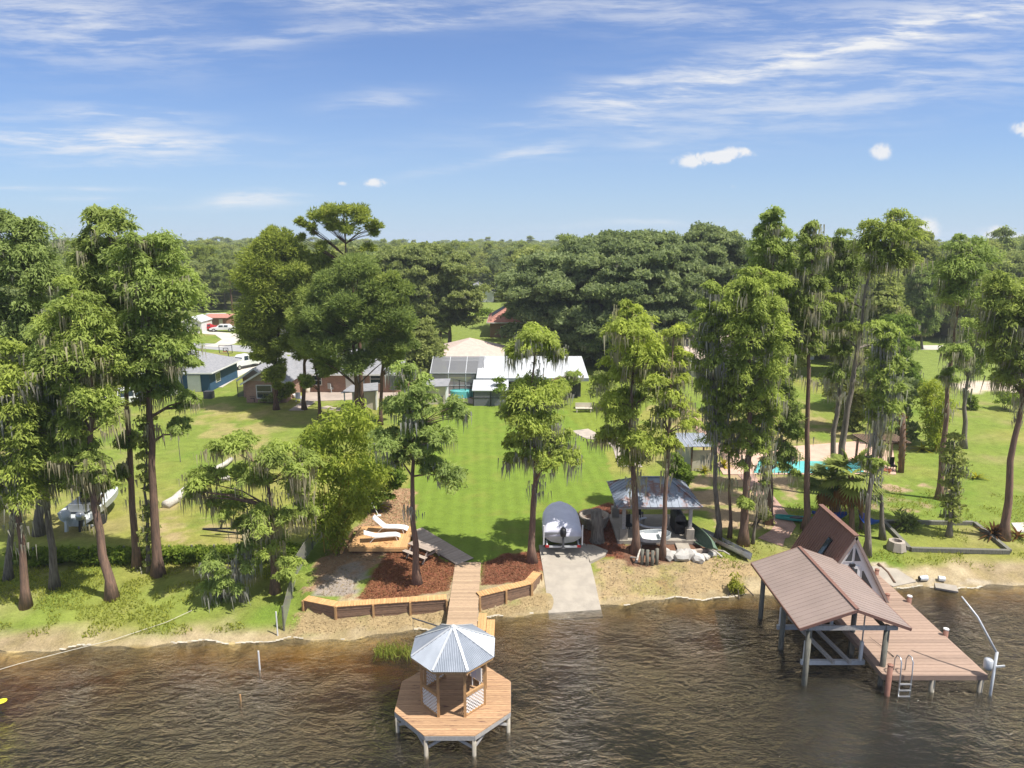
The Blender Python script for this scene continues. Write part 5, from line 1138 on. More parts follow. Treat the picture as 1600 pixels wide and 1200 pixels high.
for i, (x, y, rz) in enumerate(((7.5, 41.6, .4), (8.5, 43.6, 2.6))):
    ch = thing('patio_chair', ('dark patio chair by the front left pavilion column', 'dark patio chair at the back of the rusty pavilion')[i], 'chair', (x, y, VG+.06)); z = VG+.06
    M = Matrix.Rotation(rz, 3, 'Z'); P_ = lambda a, b, c: Vector((x, y, z))+M @ Vector((a, b, c))
    MB().box(P_(0, 0, .44), (.5, .5, .06), rz).build('seat', 'black', ch); MB().box(P_(0, .25, .75), (.5, .06, .6), rz).build('backrest', 'black', ch)
    for a in (-.22, .22):
        for b in (-.22, .22): MB().box(P_(a, b, .21), (.04, .04, .42), rz).build('leg', 'black', ch)
# white dinghy, posts, rocks, timbers in front of the pavilion
def hull_mesh(c, L, Wd, Hh, rz, name, mat, par, tilt=0, seats=0, smat='white'):
    M = Matrix.Rotation(rz, 3, 'Z') @ Matrix.Rotation(tilt, 3, 'X'); c = Vector(c); n = 10; so_ = []; 
    for i in range(n+1):
        f = i/n*2-1; w = Wd/2*(1-abs(f)**2.6)**.75+.015; sh = Hh*(1+.25*f*f)
        so_.append([c+M @ Vector((f*L/2, s*w*k, z)) for s, k, z in ((-1, 1, sh), (-1, .92, sh*.4), (-1, .4, .03), (1, .4, .03), (1, .92, sh*.4), (1, 1, sh), (1, .93, sh), (1, .86, sh*.42), (1, .35, .07), (-1, .35, .07), (-1, .86, sh*.42), (-1, .93, sh), (-1, 1, sh))])
    h_ = loft(so_, False).build(name, mat, par, False)
    for k in range(seats):
        f = -.5+k*(1.0/max(1, seats-1)); w = Wd*.8*(1-abs(f)**2.6)
        MB().box(c+M @ Vector((f*L/2, 0, Hh*.75)), (.28, w, .04), M=M).build('thwart', smat, par)
    return h_
dg = at(1020, 862); dn_ = thing('white_dinghy', 'white dinghy resting on short posts between the two pavilion cypresses', 'boat', dg)
hull_mesh(dg+Vector((.0, .3, .62)), 2.3, 1.05, .42, R(8), 'hull', 'boat_white', dn_, R(12), 2)
for i, px_ in enumerate((1003, 1011, 1019, 1026)):
    q = at(px_, 884-abs(i-1.5)*1.5); mb = MB().tube([q-Vector((0, 0, .3)), q+Vector((0, 0, .95+.12*math.sin(i*3)))], .105, 9); o_ = mb.build('timber_post', 'old_pile', None, True)
    top(o_, ('leftmost short round post in front of the dinghy', 'tallest middle post left of centre in front of the dinghy', 'third short post in front of the dinghy', 'rightmost short post touching the slender cypress')[i], 'post', 'short posts in front of the white dinghy')
rks = [(1048, 872, .42), (1064, 872, .5), (1078, 870, .46), (1090, 876, .42), (1102, 872, .3), (1040, 866, .32), (1112, 868, .26)]
rlab = ('pale flat rock next to the slender cypress roots', 'largest white boulder in the rock row', 'white rounded boulder in the middle of the rock row', 'whitish block shaped boulder set forward in the rock row', 'small boulder near the right end of the rock row', 'grey rock half behind the slender cypress', 'smallest stone at the right end of the rock row')
for i, (px_, py_, r_) in enumerate(rks):
    q = at(px_, py_); bm = bmesh.new(); bmesh.ops.create_icosphere(bm, subdivisions=2, radius=r_)
    for v in bm.verts: v.co += v.co.normalized()*r_*.28*math.sin(v.co.x*9+i*2)*math.cos(v.co.y*8-i); v.co.z = v.co.z*.72
    me = bpy.data.meshes.new('boulder'); bm.to_mesh(me); bm.free(); me.materials.append(MATS['stone']); o_ = bpy.data.objects.new('boulder', me); C.objects.link(o_); o_.location = q+Vector((0, 0, r_*.35))
    top(o_, rlab[i], 'rock', 'row of pale boulders in front of the pavilion')
o_ = MB().prism([tuple(at(a, b).xy) for a, b in [(1052, 844), (1072, 843), (1080, 864), (1060, 866)]], 0.7, float(gz(*at(1065, 855).xy))+.12).build('stepping_slab', 'concrete'); top(o_, 'grey concrete stepping slab below the pavilion front', 'slab')
a, b = at(1078, 866), at(1112, 862); o_ = MB().beam(a+Vector((0, 0, .14)), b+Vector((0, 0, .14)), .22, .22).build('edging_timber', 'grey_wood'); top(o_, 'weathered square timber lying at the end of the stepping slab', 'timber')
for i, (p, q) in enumerate((((1108, 868), (1118, 852)), ((1128, 872), (1106, 864)), ((1120, 862), (1140, 874)))):
    a, b = at(*p, .08), at(*q, .3); o_ = MB().tube([a, a.lerp(b, .5)+Vector((0, 0, .1)), b], [.07, .06, .03], 6).build('driftwood_branch', 'log_wood'); top(o_, ('bleached branch standing at the right end of the rock row', 'low driftwood stick lying below the rock row', 'pale branch lying towards the canoe')[i], 'branch', 'driftwood at the end of the rock row')
for i, (p, q) in enumerate((((994, 880), (1002, 862)), ((986, 872), (996, 884)))):
    a, b = at(*p, .05), at(*q, .5); o_ = MB().tube([a, b], [.07, .04], 6).build('driftwood_branch', 'log_wood'); top(o_, ('pale branch leaning on the dense cypress trunk', 'pale stick lying at the foot of the dense cypress')[i], 'branch', 'driftwood at the foot of the dense cypress')
cn = at(1138, 862); ca_ = thing('aluminium_canoe', 'aluminium canoe with dark inside lying on the grass between trunks', 'canoe', cn)
hull_mesh(cn+Vector((-.05, .6, .02)), 4.2, .85, .36, R(-62), 'hull', 'alu', ca_, R(-14), 3, 'dark_grey')
cg = at(1112, 868); cv_ = thing('green_canoe', 'old green canoe leaning on its side against the pavilion corner', 'canoe', cg)
hull_mesh(cg+Vector((-.35, 1.8, .55)), 4.6, .9, .36, R(-74), 'hull', 'green_hull', cv_, R(62), 0)
# ------------------------------------------------------------------ small shed, pergola, hammocks and the rest of the right garden
s0 = at(1093, 737); sh_ = thing('garden_shed', 'tiny grey roofed garden shed with pale panels and dark posts', 'shed', s0); x, y, z = s0.x-.2, s0.y+.2, s0.z
MB().slab([(x-1.35, y-.35, z+2.15), (x+1.35, y-.25, z+2.15), (x+1.0, y+2.0, z+2.65), (x-1.6, y+2.0, z+2.65)], .05).build('roof', 'galv', sh_)
for k in range(7): MB().beam((x-1.2+k*.38, y-.33, z+2.17), (x-1.45+k*.38, y+1.98, z+2.67), .04, .03).build('roof_rib', 'galv_cap', sh_)
for px_, py_ in ((-.45, 0), (1.15, .05), (-1.3, 1.8), (1.0, 1.8)): MB().bx(x+px_-.06, x+px_+.06, y+py_-.06, y+py_+.06, z-.1, z+2.1+.2*(py_ > 1)).build('post', 'soil', sh_)
MB().bx(x-.38, x+1.08, y+.0, y+.04, z, z+1.75).build('front_panel', 'cream', sh_); MB().slab([(x-.50, y+.02, z+1.9), (x-1.3, y+1.75, z+1.9), (x-1.3, y+1.75, z), (x-.50, y+.02, z)], .03).build('side_panel', 'galv', sh_)
g0 = at(1376, 735); pg = thing('pergola', 'dark slatted pergola shelter beyond the pool end', 'pergola', g0); x, y, z = g0.x+.2, g0.y+.8, g0.z
for px_ in (-1.45, 1.45):
    for py_ in (-.9, .9): MB().bx(x+px_-.07, x+px_+.07, y+py_-.07, y+py_+.07, z, z+2.3).build('post', 'soil', pg)
for py_ in (-.9, .9): MB().bx(x-1.8, x+1.8, y+py_-.04, y+py_+.04, z+2.302, z+2.45).build('beam', 'soil', pg)
for k in range(17): MB().bx(x-1.8+k*.215, x-1.8+k*.215+.14, y-1.25, y+1.25, z+2.452, z+2.5).build('slat', 'soil', pg)
for i, (dx, dy) in enumerate(((.7, -.8), (-.5, -.3))):
    ch = thing('garden_chair', ('dark garden chair in front of the pergola', 'dark garden chair under the pergola')[i], 'chair', (x+dx, y+dy, z))
    MB().box((x+dx, y+dy, z+.42), (.55, .55, .08)).build('seat', 'black', ch); MB().box((x+dx, y+dy+.28, z+.75), (.55, .07, .6)).build('backrest', 'black', ch)
    for a in (-.22, .22):
        for b in (-.22, .22): MB().box((x+dx+a, y+dy+b, z+.2), (.05, .05, .4)).build('leg', 'black', ch)
q = at(1385, 740); o_ = MB().lathe(tuple(q), [(.2, 0), (.34, .28), (.36, .34), (.3, .34), (.26, .2), (0, .16)], 14).build('terracotta_bowl', 'terracotta'); top(o_, 'low terracotta bowl on the paving below the pergola', 'bowl')
def hammock(label, a, b, sag=.5):
    A_, B_ = at(*a, 1.25), at(*b, 1.25); o = thing('hammock', label, 'hammock', (A_+B_)/2-Vector((0, 0, 1.2)), 'blue hammocks among the cypresses'); n = 12; vs = []; fs = []; s_ = (B_-A_); s_.z = 0; sd2 = Vector((-s_.y, s_.x, 0)).normalized()
    for i in range(n+1):
        f = .12+.76*i/n; c = A_.lerp(B_, f)-Vector((0, 0, sag*math.sin(math.pi*f))); w = .1+.5*math.sin(math.pi*i/n)**.6
        for k, dz in ((-1, .16), (-.5, .03), (0, 0), (.5, .03), (1, .16)): vs.append(c+sd2*w*k+Vector((0, 0, dz)))
    for i in range(n):
        for k in range(4): fs.append((i*5+k, i*5+k+1, (i+1)*5+k+1, (i+1)*5+k))
    MB().add(vs, fs).build('cloth', 'hammock_blue', o, True)
    for e, f in ((A_, .12), (B_, .88)): MB().tube([e, A_.lerp(B_, f)-Vector((0, 0, sag*math.sin(math.pi*f)))], .02, 5).build('rope', 'rope', o)
hammock('blue hammock slung behind the cabin ridge between palm trunks', (1258, 826), (1330, 828)); hammock('blue hammock hanging right of the fan palm trunks', (1335, 822), (1381, 838), .75)
kq = at(1246, 816); kk = thing('kayak', 'teal kayak lying on the grass left of the cabin', 'kayak', kq); hull_mesh(kq+Vector((0, .2, .02)), 2.7, .62, .25, R(-14), 'hull', 'teal', kk, 0, 0); MB().lathe((kq.x, kq.y+.2, kq.z+.2), [(.38, .02), (.30, .09), (0, .06)], 12, 1.3, .62).build('cockpit', 'dark_grey', kk)
gf = thing('garden_bed', 'low rectangular frame of dark timbers laid on the right lawn', 'garden bed', at(1470, 850)); cr = [at(1421, 861), at(1578, 865), at(1522, 820), at(1380, 818)]
for a, b in zip(cr, cr[1:]+cr[:1]):
    if b is cr[0] or a is cr[1]: ext = .0
    MB().beam(a.lerp(b, .012)+Vector((0, 0, .12)), b.lerp(a, .012)+Vector((0, 0, .12)), .24, .26).build('edge_timber', 'old_pile', gf)
q = at(1400, 858); fr2 = thing('fire_ring', 'octagonal concrete fire ring on the grass behind the cabin', 'fire pit', q); MB().lathe(tuple(q), [(.60, 0), (.48, .55), (.30, .58), (.27, .2), (0, .15)], 8).build('ring', 'flagstone', fr2); MB().lathe((q.x, q.y, q.z+.2), [(.27, 0), (0, .05)], 8).build('ash', 'black', fr2)
q = at(1442, 908); bu = thing('bucket', 'grey metal bucket lying on its side on the right beach', 'bucket', q); MB().tube([q+Vector((-.22, 0, .17)), q+Vector((.22, .05, .17))], [.14, .18], 12, False).build('shell', 'galv_steel', bu); MB().tube([q+Vector((-.23, 0, .17)), q+Vector((-.215, 0, .17))], .14, 12).build('base', 'black', bu)
q = at(1470, 907); bu = thing('pipe_section', 'short pale pipe section on the right beach beside the slab', 'pipe', q); MB().tube([q+Vector((-.16, 0, .14)), q+Vector((.16, -.1, .14))], .15, 12, False).build('pipe', 'white', bu); MB().tube([q+Vector((.165, -.1, .14)), q+Vector((.17, -.103, .14))], .11, 12).build('opening', 'black', bu)
q = at(1478, 919); o_ = MB().box((q.x, q.y, q.z+.05), (1.1, .75, .1), R(-25)).build('concrete_chunk', 'concrete'); top(o_, 'broken concrete chunk at the waterline on the right beach', 'concrete chunk')
a, b = at(1372, 882), at(1398, 912); mb = MB()
q = [a, a.lerp(b, .5)+Vector((.1, 0, .02)), b]; o_ = MB().tube([p+Vector((0, 0, .06)) for p in q], .07, 6).build('drain_pipe', 'soil'); top(o_, 'dark pipe running across the concrete pad beside the dock', 'pipe')
# ------------------------------------------------------------------ left bank things
q = at(112, 838); lb = thing('moored_boat', 'white motorboat with outboard and black cabin parked behind the left cypresses', 'boat', q); bx1, by1, bz1 = q.x, q.y+.6, q.z
sec = []
for i in range(9):
    f = i/8; w = 1.15*(1 if f < .4 else math.sqrt(max(.01, 1-((f-.4)/.61)**2))); sec.append([Vector((bx1-.5*f+s*w*k, by1+f*5.2, bz1+.45+h*(1+.25*f))) for s, k, h in ((-1, 1, .85), (-1, .9, .4), (-1, .5, .1), (0, 0, 0), (1, .5, .1), (1, .9, .4), (1, 1, .85), (1, .84, .85), (1, .8, .45), (-1, .8, .45), (-1, .84, .85), (-1, 1, .85))])
loft(sec).build('hull', 'boat_white', lb)
for dx, sz in ((-.45, 1.0), (.45, .8)):
    m1 = MB().lathe((bx1+dx, by1-.2, bz1+.95), [(.08, 0), (.24, .04), (.27, .3), (.22, .6*sz), (0, .66*sz)], 12).build('outboard_motor', 'boat_white' if dx < 0 else 'alu', lb, True); MB().beam((bx1+dx, by1-.2, bz1+1.0), (bx1+dx, by1-.35, bz1+.2), .14, .22).build('lower_unit', 'boat_white' if dx < 0 else 'black', m1)
MB().box((bx1+.1, by1+1.6, bz1+1.75), (.9, .8, 1.2)).build('console', 'black', lb); MB().box((bx1-.3, by1+1.2, bz1+1.35), (1.2, .9, .5)).build('seat', 'alu', lb)
for dx in (-.7, .7):
    for dy in (.9, 2.4): MB().tube([(bx1+dx, by1+dy, bz1+1.2), (bx1+dx*.9, by1+dy, bz1+2.85)], .03, 6).build('canopy_pole', 'steel', lb)
MB().box((bx1, by1+1.65, bz1+2.88), (1.8, 2.2, .08)).build('canopy_top', 'black', lb)
for dx in (-.85, .85): MB().tube([(bx1+dx-.12, by1+1.4, bz1+.34), (bx1+dx+.12, by1+1.4, bz1+.34)], .34, 14).build('trailer_wheel', 'rubber', lb)
MB().bx(bx1-.9, bx1+.9, by1+.2, by1+.3, bz1+.32, bz1+.42).build('trailer_frame', 'galv_steel', lb)
hd = thing('vine_hedge', 'long low hedge of vines growing over a wire fence on the left bank', 'hedge', at(250, 880)); rg = np.random.default_rng(3); P = []; 
A_, B_ = at(20, 882), at(475, 874)
for k in range(330):
    p = A_.lerp(B_, rg.random())+Vector((rg.normal(0, .08), rg.normal(0, .16), rg.uniform(.08, .78))); P.append(tuple(p))
P = np.array(P); V_, vr = foliage(rg, P, np.full(len(P), .36), 'ball', 90, .2); LEAFCOUNT[0] += len(vr); qmesh('foliage', V_, vr, 'shrub_leaf', hd, hd.location, tri=True)
for k in range(14): p = A_.lerp(B_, k/13); MB().tube([p-Vector((0, 0, .2)), p+Vector((0, 0, 1.05))], .05, 6).build('fence_post', 'old_pile', hd)
a, b = at(258, 795), at(360, 722); lg = thing('fallen_log', 'long pale fallen tree trunk lying across the left lawn', 'log', (a+b)/2); n = 9
MB().tube([a.lerp(b, i/n)+Vector((.12*math.sin(i*1.7), .1*math.cos(i*2.1), .22)) for i in range(n+1)], [.34-.016*i for i in range(n+1)], 9).build('trunk', 'log_wood', lg, True)
for f, dx, dy in ((.55, .5, -.7), (.62, -.6, .5), (.7, .8, -.4)): p = a.lerp(b, f)+Vector((0, 0, .25)); MB().tube([p, p+Vector((dx, dy, .35)), p+Vector((dx*1.9, dy*1.7, .3))], [.12, .09, .04], 6).build('broken_limb', 'bark_grey', lg)
q = at(352, 752); o_ = MB().tube([q+Vector((-.25, 0, .2)), q+Vector((.3, .12, .2))], .22, 10).build('cut_log', 'log_wood'); top(o_, 'short cut log section with a pale end beside the fallen trunk', 'log')
q = at(282, 722); o_ = MB().tube([q-Vector((0, 0, .2)), q+Vector((0, 0, 2.2))], [.04, .02], 6).build('thin_post', 'old_pile'); top(o_, 'thin bare post standing alone in the left lawn', 'post')
q = at(362, 838); tb = thing('metal_trailer', 'black skeletal boat trailer frame standing behind the left hedge', 'trailer', q)
for a_, b_ in (((-1.8, 0, .5), (1.6, .3, .45)), ((-1.8, 0, .5), (1.7, -.5, .3)), ((-.7, .1, .5), (-.55, .1, .95)), ((-.7, .1, .98), (-.35, .1, 1.0)), ((.9, .2, .5), (1.0, -.35, .35)), ((.7, .2, .5), (1.3, .2, .75))): MB().beam(q+Vector(a_), q+Vector(b_), .09, .09).build('frame_bar', 'black', tb)
for dy in (-.5, .35): p = q+Vector((1.2, dy, .3)); MB().tube([p-Vector((0, .08, 0)), p+Vector((0, .08, 0))], .3, 12).build('wheel', 'rubber', tb)
fn = thing('net_fence', 'leaning old grey mesh fence running up the bank left of the bench wall', 'fence', at(456, 955)); fp = [at(444, 985), at(456, 935), at(464, 900), at(488, 858), at(505, 838)]
for i, p in enumerate(fp): MB().tube([p-Vector((0, 0, .3)), p+Vector((.05*math.sin(i*3), 0, 1.35-.1*i))], .05, 7).build('post', 'old_pile', fn)
for i in range(4): 
    a, b = fp[i], fp[i+1]; MB().add([a+Vector((0, 0, .05)), b+Vector((0, 0, .05)), b+Vector((0, 0, 1.15)), a+Vector((0, 0, 1.2))], [(0, 1, 2, 3)]).build('mesh_panel', 'lattice_net', fn)
    MB().tube([a+Vector((0, 0, 1.2)), b+Vector((0, 0, 1.15))], .02, 5).build('rail', 'old_pile', fn)
q = at(434, 993); o_ = MB().tube([q-Vector((0, 0, .3)), q+Vector((0, 0, 1.3))], .035, 7).build('marker_post', 'white'); top(o_, 'thin white post on the beach at the end of the mesh fence', 'post')
q = atz(406, 1046, 0); o_ = MB().tube([q-Vector((0, 0, 1)), q+Vector((0, 0, .95))], .04, 7).build('marker_post', 'white'); top(o_, 'white stake standing in the shallow water off the left beach', 'post')
q = atz(376, 1095, 0); o_ = MB().tube([q-Vector((0, 0, .9)), q+Vector((0, 0, .3))], .035, 7).build('marker_post', 'new_wood'); top(o_, 'short wooden stake poking out of the brown water at left', 'post')
pts = [atz(-30, 1055, .35), atz(30, 1037, .3), atz(95, 1020, .25), at(180, 1003, .15), at(260, 975, .1), at(300, 958, .15)]; o_ = MB().tube(pts, .014, 5).build('mooring_rope', 'rope'); top(o_, 'pale mooring rope running from the water up the left beach', 'rope')
q = atz(3, 1096, 0); o_ = MB().lathe((q.x, q.y, -.03), [(0, 0), (.16, .01), (.2, .05), (.12, .1), (0, .11)], 10).build('yellow_float', 'yellow_plastic'); top(o_, 'small bright yellow float on the water at the left edge', 'float')
# ------------------------------------------------------------------ houses
def win(par, x0, x1, y, z0, z1, face=-1, axis='Y', bars=True):
    if axis == 'Y':
        f = MB().bx(x0, x1, min(y, y+face*.05), max(y, y+face*.05), z0, z1).build('window', 'white', par); yy_ = y+face*.055; MB().bx(x0+.09, x1-.09, min(yy_, yy_+face*.01), max(yy_, yy_+face*.01), z0+.09, z1-.09).build('pane', 'glass', f)
        if bars: MB().bx(x0+.05, x1-.05, yy_-.03, yy_-.012, (z0+z1)/2-.03, (z0+z1)/2+.03).build('sash_bar', 'white', f)
    else:
        f = MB().bx(min(y, y+face*.05), max(y, y+face*.05), x0, x1, z0, z1).build('window', 'white', par); yy_ = y+face*.055; MB().bx(min(yy_, yy_+face*.01), max(yy_, yy_+face*.01), x0+.09, x1-.09, z0+.09, z1-.09).build('pane', 'glass', f)
def hip(par, x0, x1, y0, y1, z0, z1, mat, name='roof', ov=.45, th=.12):
    x0 -= ov; x1 += ov; y0 -= ov; y1 += ov; w, d = x1-x0, y1-y0
    if w >= d: r0_, r1_ = Vector((x0+d/2, (y0+y1)/2, z1)), Vector((x1-d/2, (y0+y1)/2, z1))
    else: r0_, r1_ = Vector(((x0+x1)/2, y0+w/2, z1)), Vector(((x0+x1)/2, y1-w/2, z1))
    c = [Vector((x0, y0, z0)), Vector((x1, y0, z0)), Vector((x1, y1, z0)), Vector((x0, y1, z0))]; lo = [v-Vector((0, 0, th)) for v in c]
    vs = c+[r0_, r1_]+lo
    fs = [(0, 1, 5, 4), (1, 2, 5), (2, 3, 4, 5), (3, 0, 4)] if w >= d else [(0, 1, 4), (1, 2, 5, 4), (2, 3, 5), (3, 0, 4, 5)]
    fs += [(9, 8, 7, 6)]+[(6+i, 6+(i+1) % 4, (i+1) % 4, i) for i in range(4)]
    r = MB().add(vs, fs).build(name, mat, par)
    for i in range(4): a, b = lo[i], lo[(i+1) % 4]; nn_ = Vector((b.y-a.y, a.x-b.x, 0)).normalized()*.015; MB().beam(a+nn_+Vector((0, 0, th/2)), b+nn_+Vector((0, 0, th/2)), .03, th+.06).build('fascia', 'white', r)
    return r
def gable(par, x0, x1, y0, y1, z0, z1, mat, axis='Y', ov=.4, wall='brick_wall', fill='grey_wood'):
    th = .1
    if axis == 'Y':
        m_ = (x0+x1)/2; a, b = y0-ov, y1+ov; e = (z1-z0)/((x1-x0)/2)*ov
        L_ = MB().slab([(m_, a, z1), (m_, b, z1), (x0-ov, b, z0-e), (x0-ov, a, z0-e)], th).build('roof', mat, par); MB().slab([(m_, a, z1), (m_, b, z1), (x1+ov, b, z0-e), (x1+ov, a, z0-e)], th).build('roof', mat, par)
        MB().add([(x0, y0, z0-.01), (x1, y0, z0-.01), (m_, y0, z1-th*1.2), (x0, y1, z0-.01), (x1, y1, z0-.01), (m_, y1, z1-th*1.2)], [(0, 1, 2), (5, 4, 3)]).build('gable_end', fill, par)
        for xe in (x0-ov, x1+ov): MB().beam((m_, a-.02, z1-.08), (xe, a-.02, z0-e-.08), .03, .2).build('rake_board', 'white', L_)
    else:
        m_ = (y0+y1)/2; a, b = x0-ov, x1+ov; e = (z1-z0)/((y1-y0)/2)*ov
        L_ = MB().slab([(a, m_, z1), (b, m_, z1), (b, y0-ov, z0-e), (a, y0-ov, z0-e)], th).build('roof', mat, par); MB().slab([(a, m_, z1), (b, m_, z1), (b, y1+ov, z0-e), (a, y1+ov, z0-e)], th).build('roof', mat, par)
        MB().add([(x0, y0, z0-.01), (x0, y1, z0-.01), (x0, m_, z1-th*1.2), (x1, y0, z0-.01), (x1, y1, z0-.01), (x1, m_, z1-th*1.2)], [(2, 1, 0), (3, 4, 5)]).build('gable_end', fill, par)
        MB().beam((a, y0-ov-.02, z0-e-.06), (b, y0-ov-.02, z0-e-.06), .03, .2).build('fascia', 'white', L_)
G0 = .95
bh = thing('brick_house', 'red brick bungalow with grey shingle gables and patio behind the pines', 'house', (-23, 84, G0))
MB().bx(-26.2, -13.8, 83.0, 92.0, G0-.2, G0+2.6).build('wall', 'brick_wall', bh); gable(bh, -26.2, -13.8, 83.0, 92.0, G0+2.6, G0+4.7, 'shingle', 'X', .5)
MB().bx(-30.6, -26.0, 77.6, 84.5, G0-.2, G0+2.55).build('wall', 'brick_wall', bh); gable(bh, -30.6, -26.0, 77.6, 88.5, G0+2.55, G0+3.9, 'shingle', 'Y', .45)
MB().bx(-31.9, -30.62, 80.2, 90, G0-.2, G0+2.5).build('wall', 'brick_wall', bh); gable(bh, -32.0, -28.6, 80.0, 90, G0+2.5, G0+3.7, 'shingle', 'Y', .4)
win(bh, -29.4, -27.6, 77.6, G0+.5, G0+2.1); win(bh, -17.4, -16.0, 83.0, G0+1.1, G0+2.3); win(bh, -24.5, -23.3, 83.0, G0+.9, G0+2.2)
MB().bx(-20.4, -19.3, 82.95, 82.995, G0, G0+2.15).build('door', 'white', bh); MB().bx(-19.2, -18.1, 82.9, 82.995, G0, G0+2.4).build('door', 'galv', bh); MB().bx(-15.0, -14.2, 82.9, 82.995, G0+.3, G0+2.2).build('shutter', 'shingle', bh)
for i, (px_, py_, s_, m_) in enumerate(((432+38, 612, .42, 'white_paint'), (476, 610, .36, 'boat_white'), (481, 613, .45, 'cream'), (462, 622, .35, 'white'))):
    q = at(px_, py_, .05); o_ = MB().lathe(tuple(q), [(s_*.7, 0), (s_, s_*1.2), (s_*.9, s_*1.25), (s_*.6, s_*1.1), (0, s_*1.05)], 10).build('plant_pot', m_, None, True); top(o_, ('bright white pot by the brick wing wall', 'pale grey pot beside the white patio pot', 'cream pot in the patio corner', 'small white pot at the foot of the brick wing')[i], 'pot', 'pots on the brick house patio')
def pchair(px_, py_, rz, mat, label):
    q = at(px_, py_, .06); o = thing('lawn_chair', label, 'chair', q); M = Matrix.Rotation(rz, 3, 'Z'); P_ = lambda a, b, c: q+M @ Vector((a, b, c))
    MB().box(P_(0, 0, .42), (.6, .6, .07), rz).build('seat', mat, o); MB().box(P_(0, .3, .78), (.6, .07, .7), rz).build('backrest', mat, o)
    for a in (-.27, .27):
        MB().box(P_(a, 0, .62), (.07, .6, .05), rz).build('armrest', mat, o)
        for b in (-.25, .25): MB().box(P_(a, b, .21), (.06, .06, .42), rz).build('leg', mat, o)
pchair(468, 628, 3.0, 'cover_grey', 'pale blue grey lawn chair at the patio corner'); pchair(518, 613, 2.5, 'boat_white', 'white lawn chair against the patio wall'); pchair(510, 612, .3, 'dark_grey', 'dark grey patio chair beside the white lawn chair'); pchair(488, 611, .6, 'blue_wall', 'dark blue patio chair near the pots'); pchair(396, 628, 1.5, 'black', 'black chair left of the brick wing on the grass')
q = at(503, 609, .06); o_ = thing('patio_umbrella', 'closed red and white patio umbrella by the grey door', 'umbrella', q); MB().tube([q, q+Vector((0, 0, 2.2))], .03, 6).build('pole', 'white', o_); MB().lathe(tuple(q+Vector((0, 0, .9))), [(.16, 0), (.2, .3), (.1, 1.0), (0, 1.3)], 8).build('folded_canopy', 'red_paint', o_)
ft = thing('flat_roof_shed', 'flat grey roofed open shed in front of the brick house patio', 'shed', at(565, 640)); q = at(565, 640); x, y, z = q.x, q.y, q.z
MB().slab([(x-2.0, y-.8, z+2.1), (x+2.0, y-.4, z+2.3), (x+1.4, y+2.8, z+2.5), (x-1.6, y+2.4, z+2.3)], .08).build('roof', 'shingle', ft); MB().bx(x-.9, x+1.6, y-.1, y+1.6, z-.1, z+2.05).build('wall', 'cream', ft)
for px_, py_ in ((-1.7, -.5), (1.7, -.2), (-1.4, 2.1), (1.2, 2.4)): MB().bx(x+px_-.06, x+px_+.06, y+py_-.06, y+py_+.06, z, z+2.1).build('post', 'white', ft)
# blue house
bl = thing('blue_house', 'small navy blue house with a grey hipped roof at left', 'house', (-41.5, 87, G0)); MB().bx(-45.5, -37.2, 83.3, 92, G0-.2, G0+2.5).build('wall', 'blue_wall', bl); hip(bl, -45.5, -37.2, 83.3, 92, G0+2.5, G0+4.6, 'shingle', ov=.6)
MB().bx(-39.9, -38.3, 83.2, 83.295, G0, G0+2.1).build('door', 'white', bl); win(bl, -42.6, -41.2, 83.3, G0+.8, G0+2.0); win(bl, 85, 86.4, -37.2, G0+.8, G0+2, 1, 'X'); MB().bx(-41.0, -40.75, 83.22, 83.298, G0, G0+2.4).build('trim_board', 'white', bl)
q = at(327, 622); o_ = MB().box((q.x, q.y, q.z+.42), (1.0, .8, .84)).build('air_conditioner', 'dark_grey'); top(o_, 'dark boxy air conditioner on the grass beside the blue house', 'air conditioner')
q = at(265, 617); o_ = MB().box((q.x, q.y, q.z+.4), (1.6, .7, .8)).build('potting_bench', 'white'); top(o_, 'white low bench in front of the blue house wall', 'bench')
def bin_(px_, py_, label):
    q = at(px_, py_); o = thing('wheelie_bin', label, 'bin', q, 'blue wheelie bins'); MB().add([(q.x+a*.28, q.y+b*.3, q.z+.06) for a, b in ((-1, -1), (1, -1), (1, 1), (-1, 1))]+[(q.x+a*.36, q.y+b*.4, q.z+1.05) for a, b in ((-1, -1), (1, -1), (1, 1), (-1, 1))], [(3, 2, 1, 0), (4, 5, 6, 7), (0, 1, 5, 4), (1, 2, 6, 5), (2, 3, 7, 6), (3, 0, 4, 7)]).build('body', 'blue_plastic', o)
    MB().box((q.x, q.y, q.z+1.09), (.78, .86, .07)).build('lid', 'blue_plastic', o); MB().tube([(q.x-.33, q.y+.32, q.z+.12), (q.x+.33, q.y+.32, q.z+.12)], .12, 8).build('wheel_axle', 'rubber', o)
bin_(347, 596, 'bright blue wheelie bin on the driveway beside the blue house'); bin_(409, 549, 'bright blue wheelie bin by the road above the brick house')
q = at(318, 600); bk = thing('basketball_hoop', 'basketball hoop with a see-through outlined backboard behind the blue house', 'basketball hoop', q); x, y, z = q.x-.1, q.y+8, q.z
MB().tube([(x, y+.8, z), (x, y+.8, z+2.6), (x, y+.1, z+3.2)], .06, 7).build('pole', 'dark_grey', bk)
for a, b in (((-.9, 2.75), (.9, 2.75)), ((-.9, 3.85), (.9, 3.85)), ((-.9, 2.75), (-.9, 3.85)), ((.9, 2.75), (.9, 3.85)), ((-.32, 3.0), (.32, 3.0)), ((-.32, 3.45), (.32, 3.45)), ((-.32, 3.0), (-.32, 3.45)), ((.32, 3.0), (.32, 3.45))): MB().beam((x+a[0], y, z+a[1]), (x+b[0], y, z+b[1]), .07, .07).build('backboard_bar', 'dark_grey', bk)
MB().tube([(x+.23*math.cos(k*.5236), y-.3+.23*math.sin(k*.5236), z+3.02) for k in range(13)], .02, 5).build('rim', 'red_paint', bk)
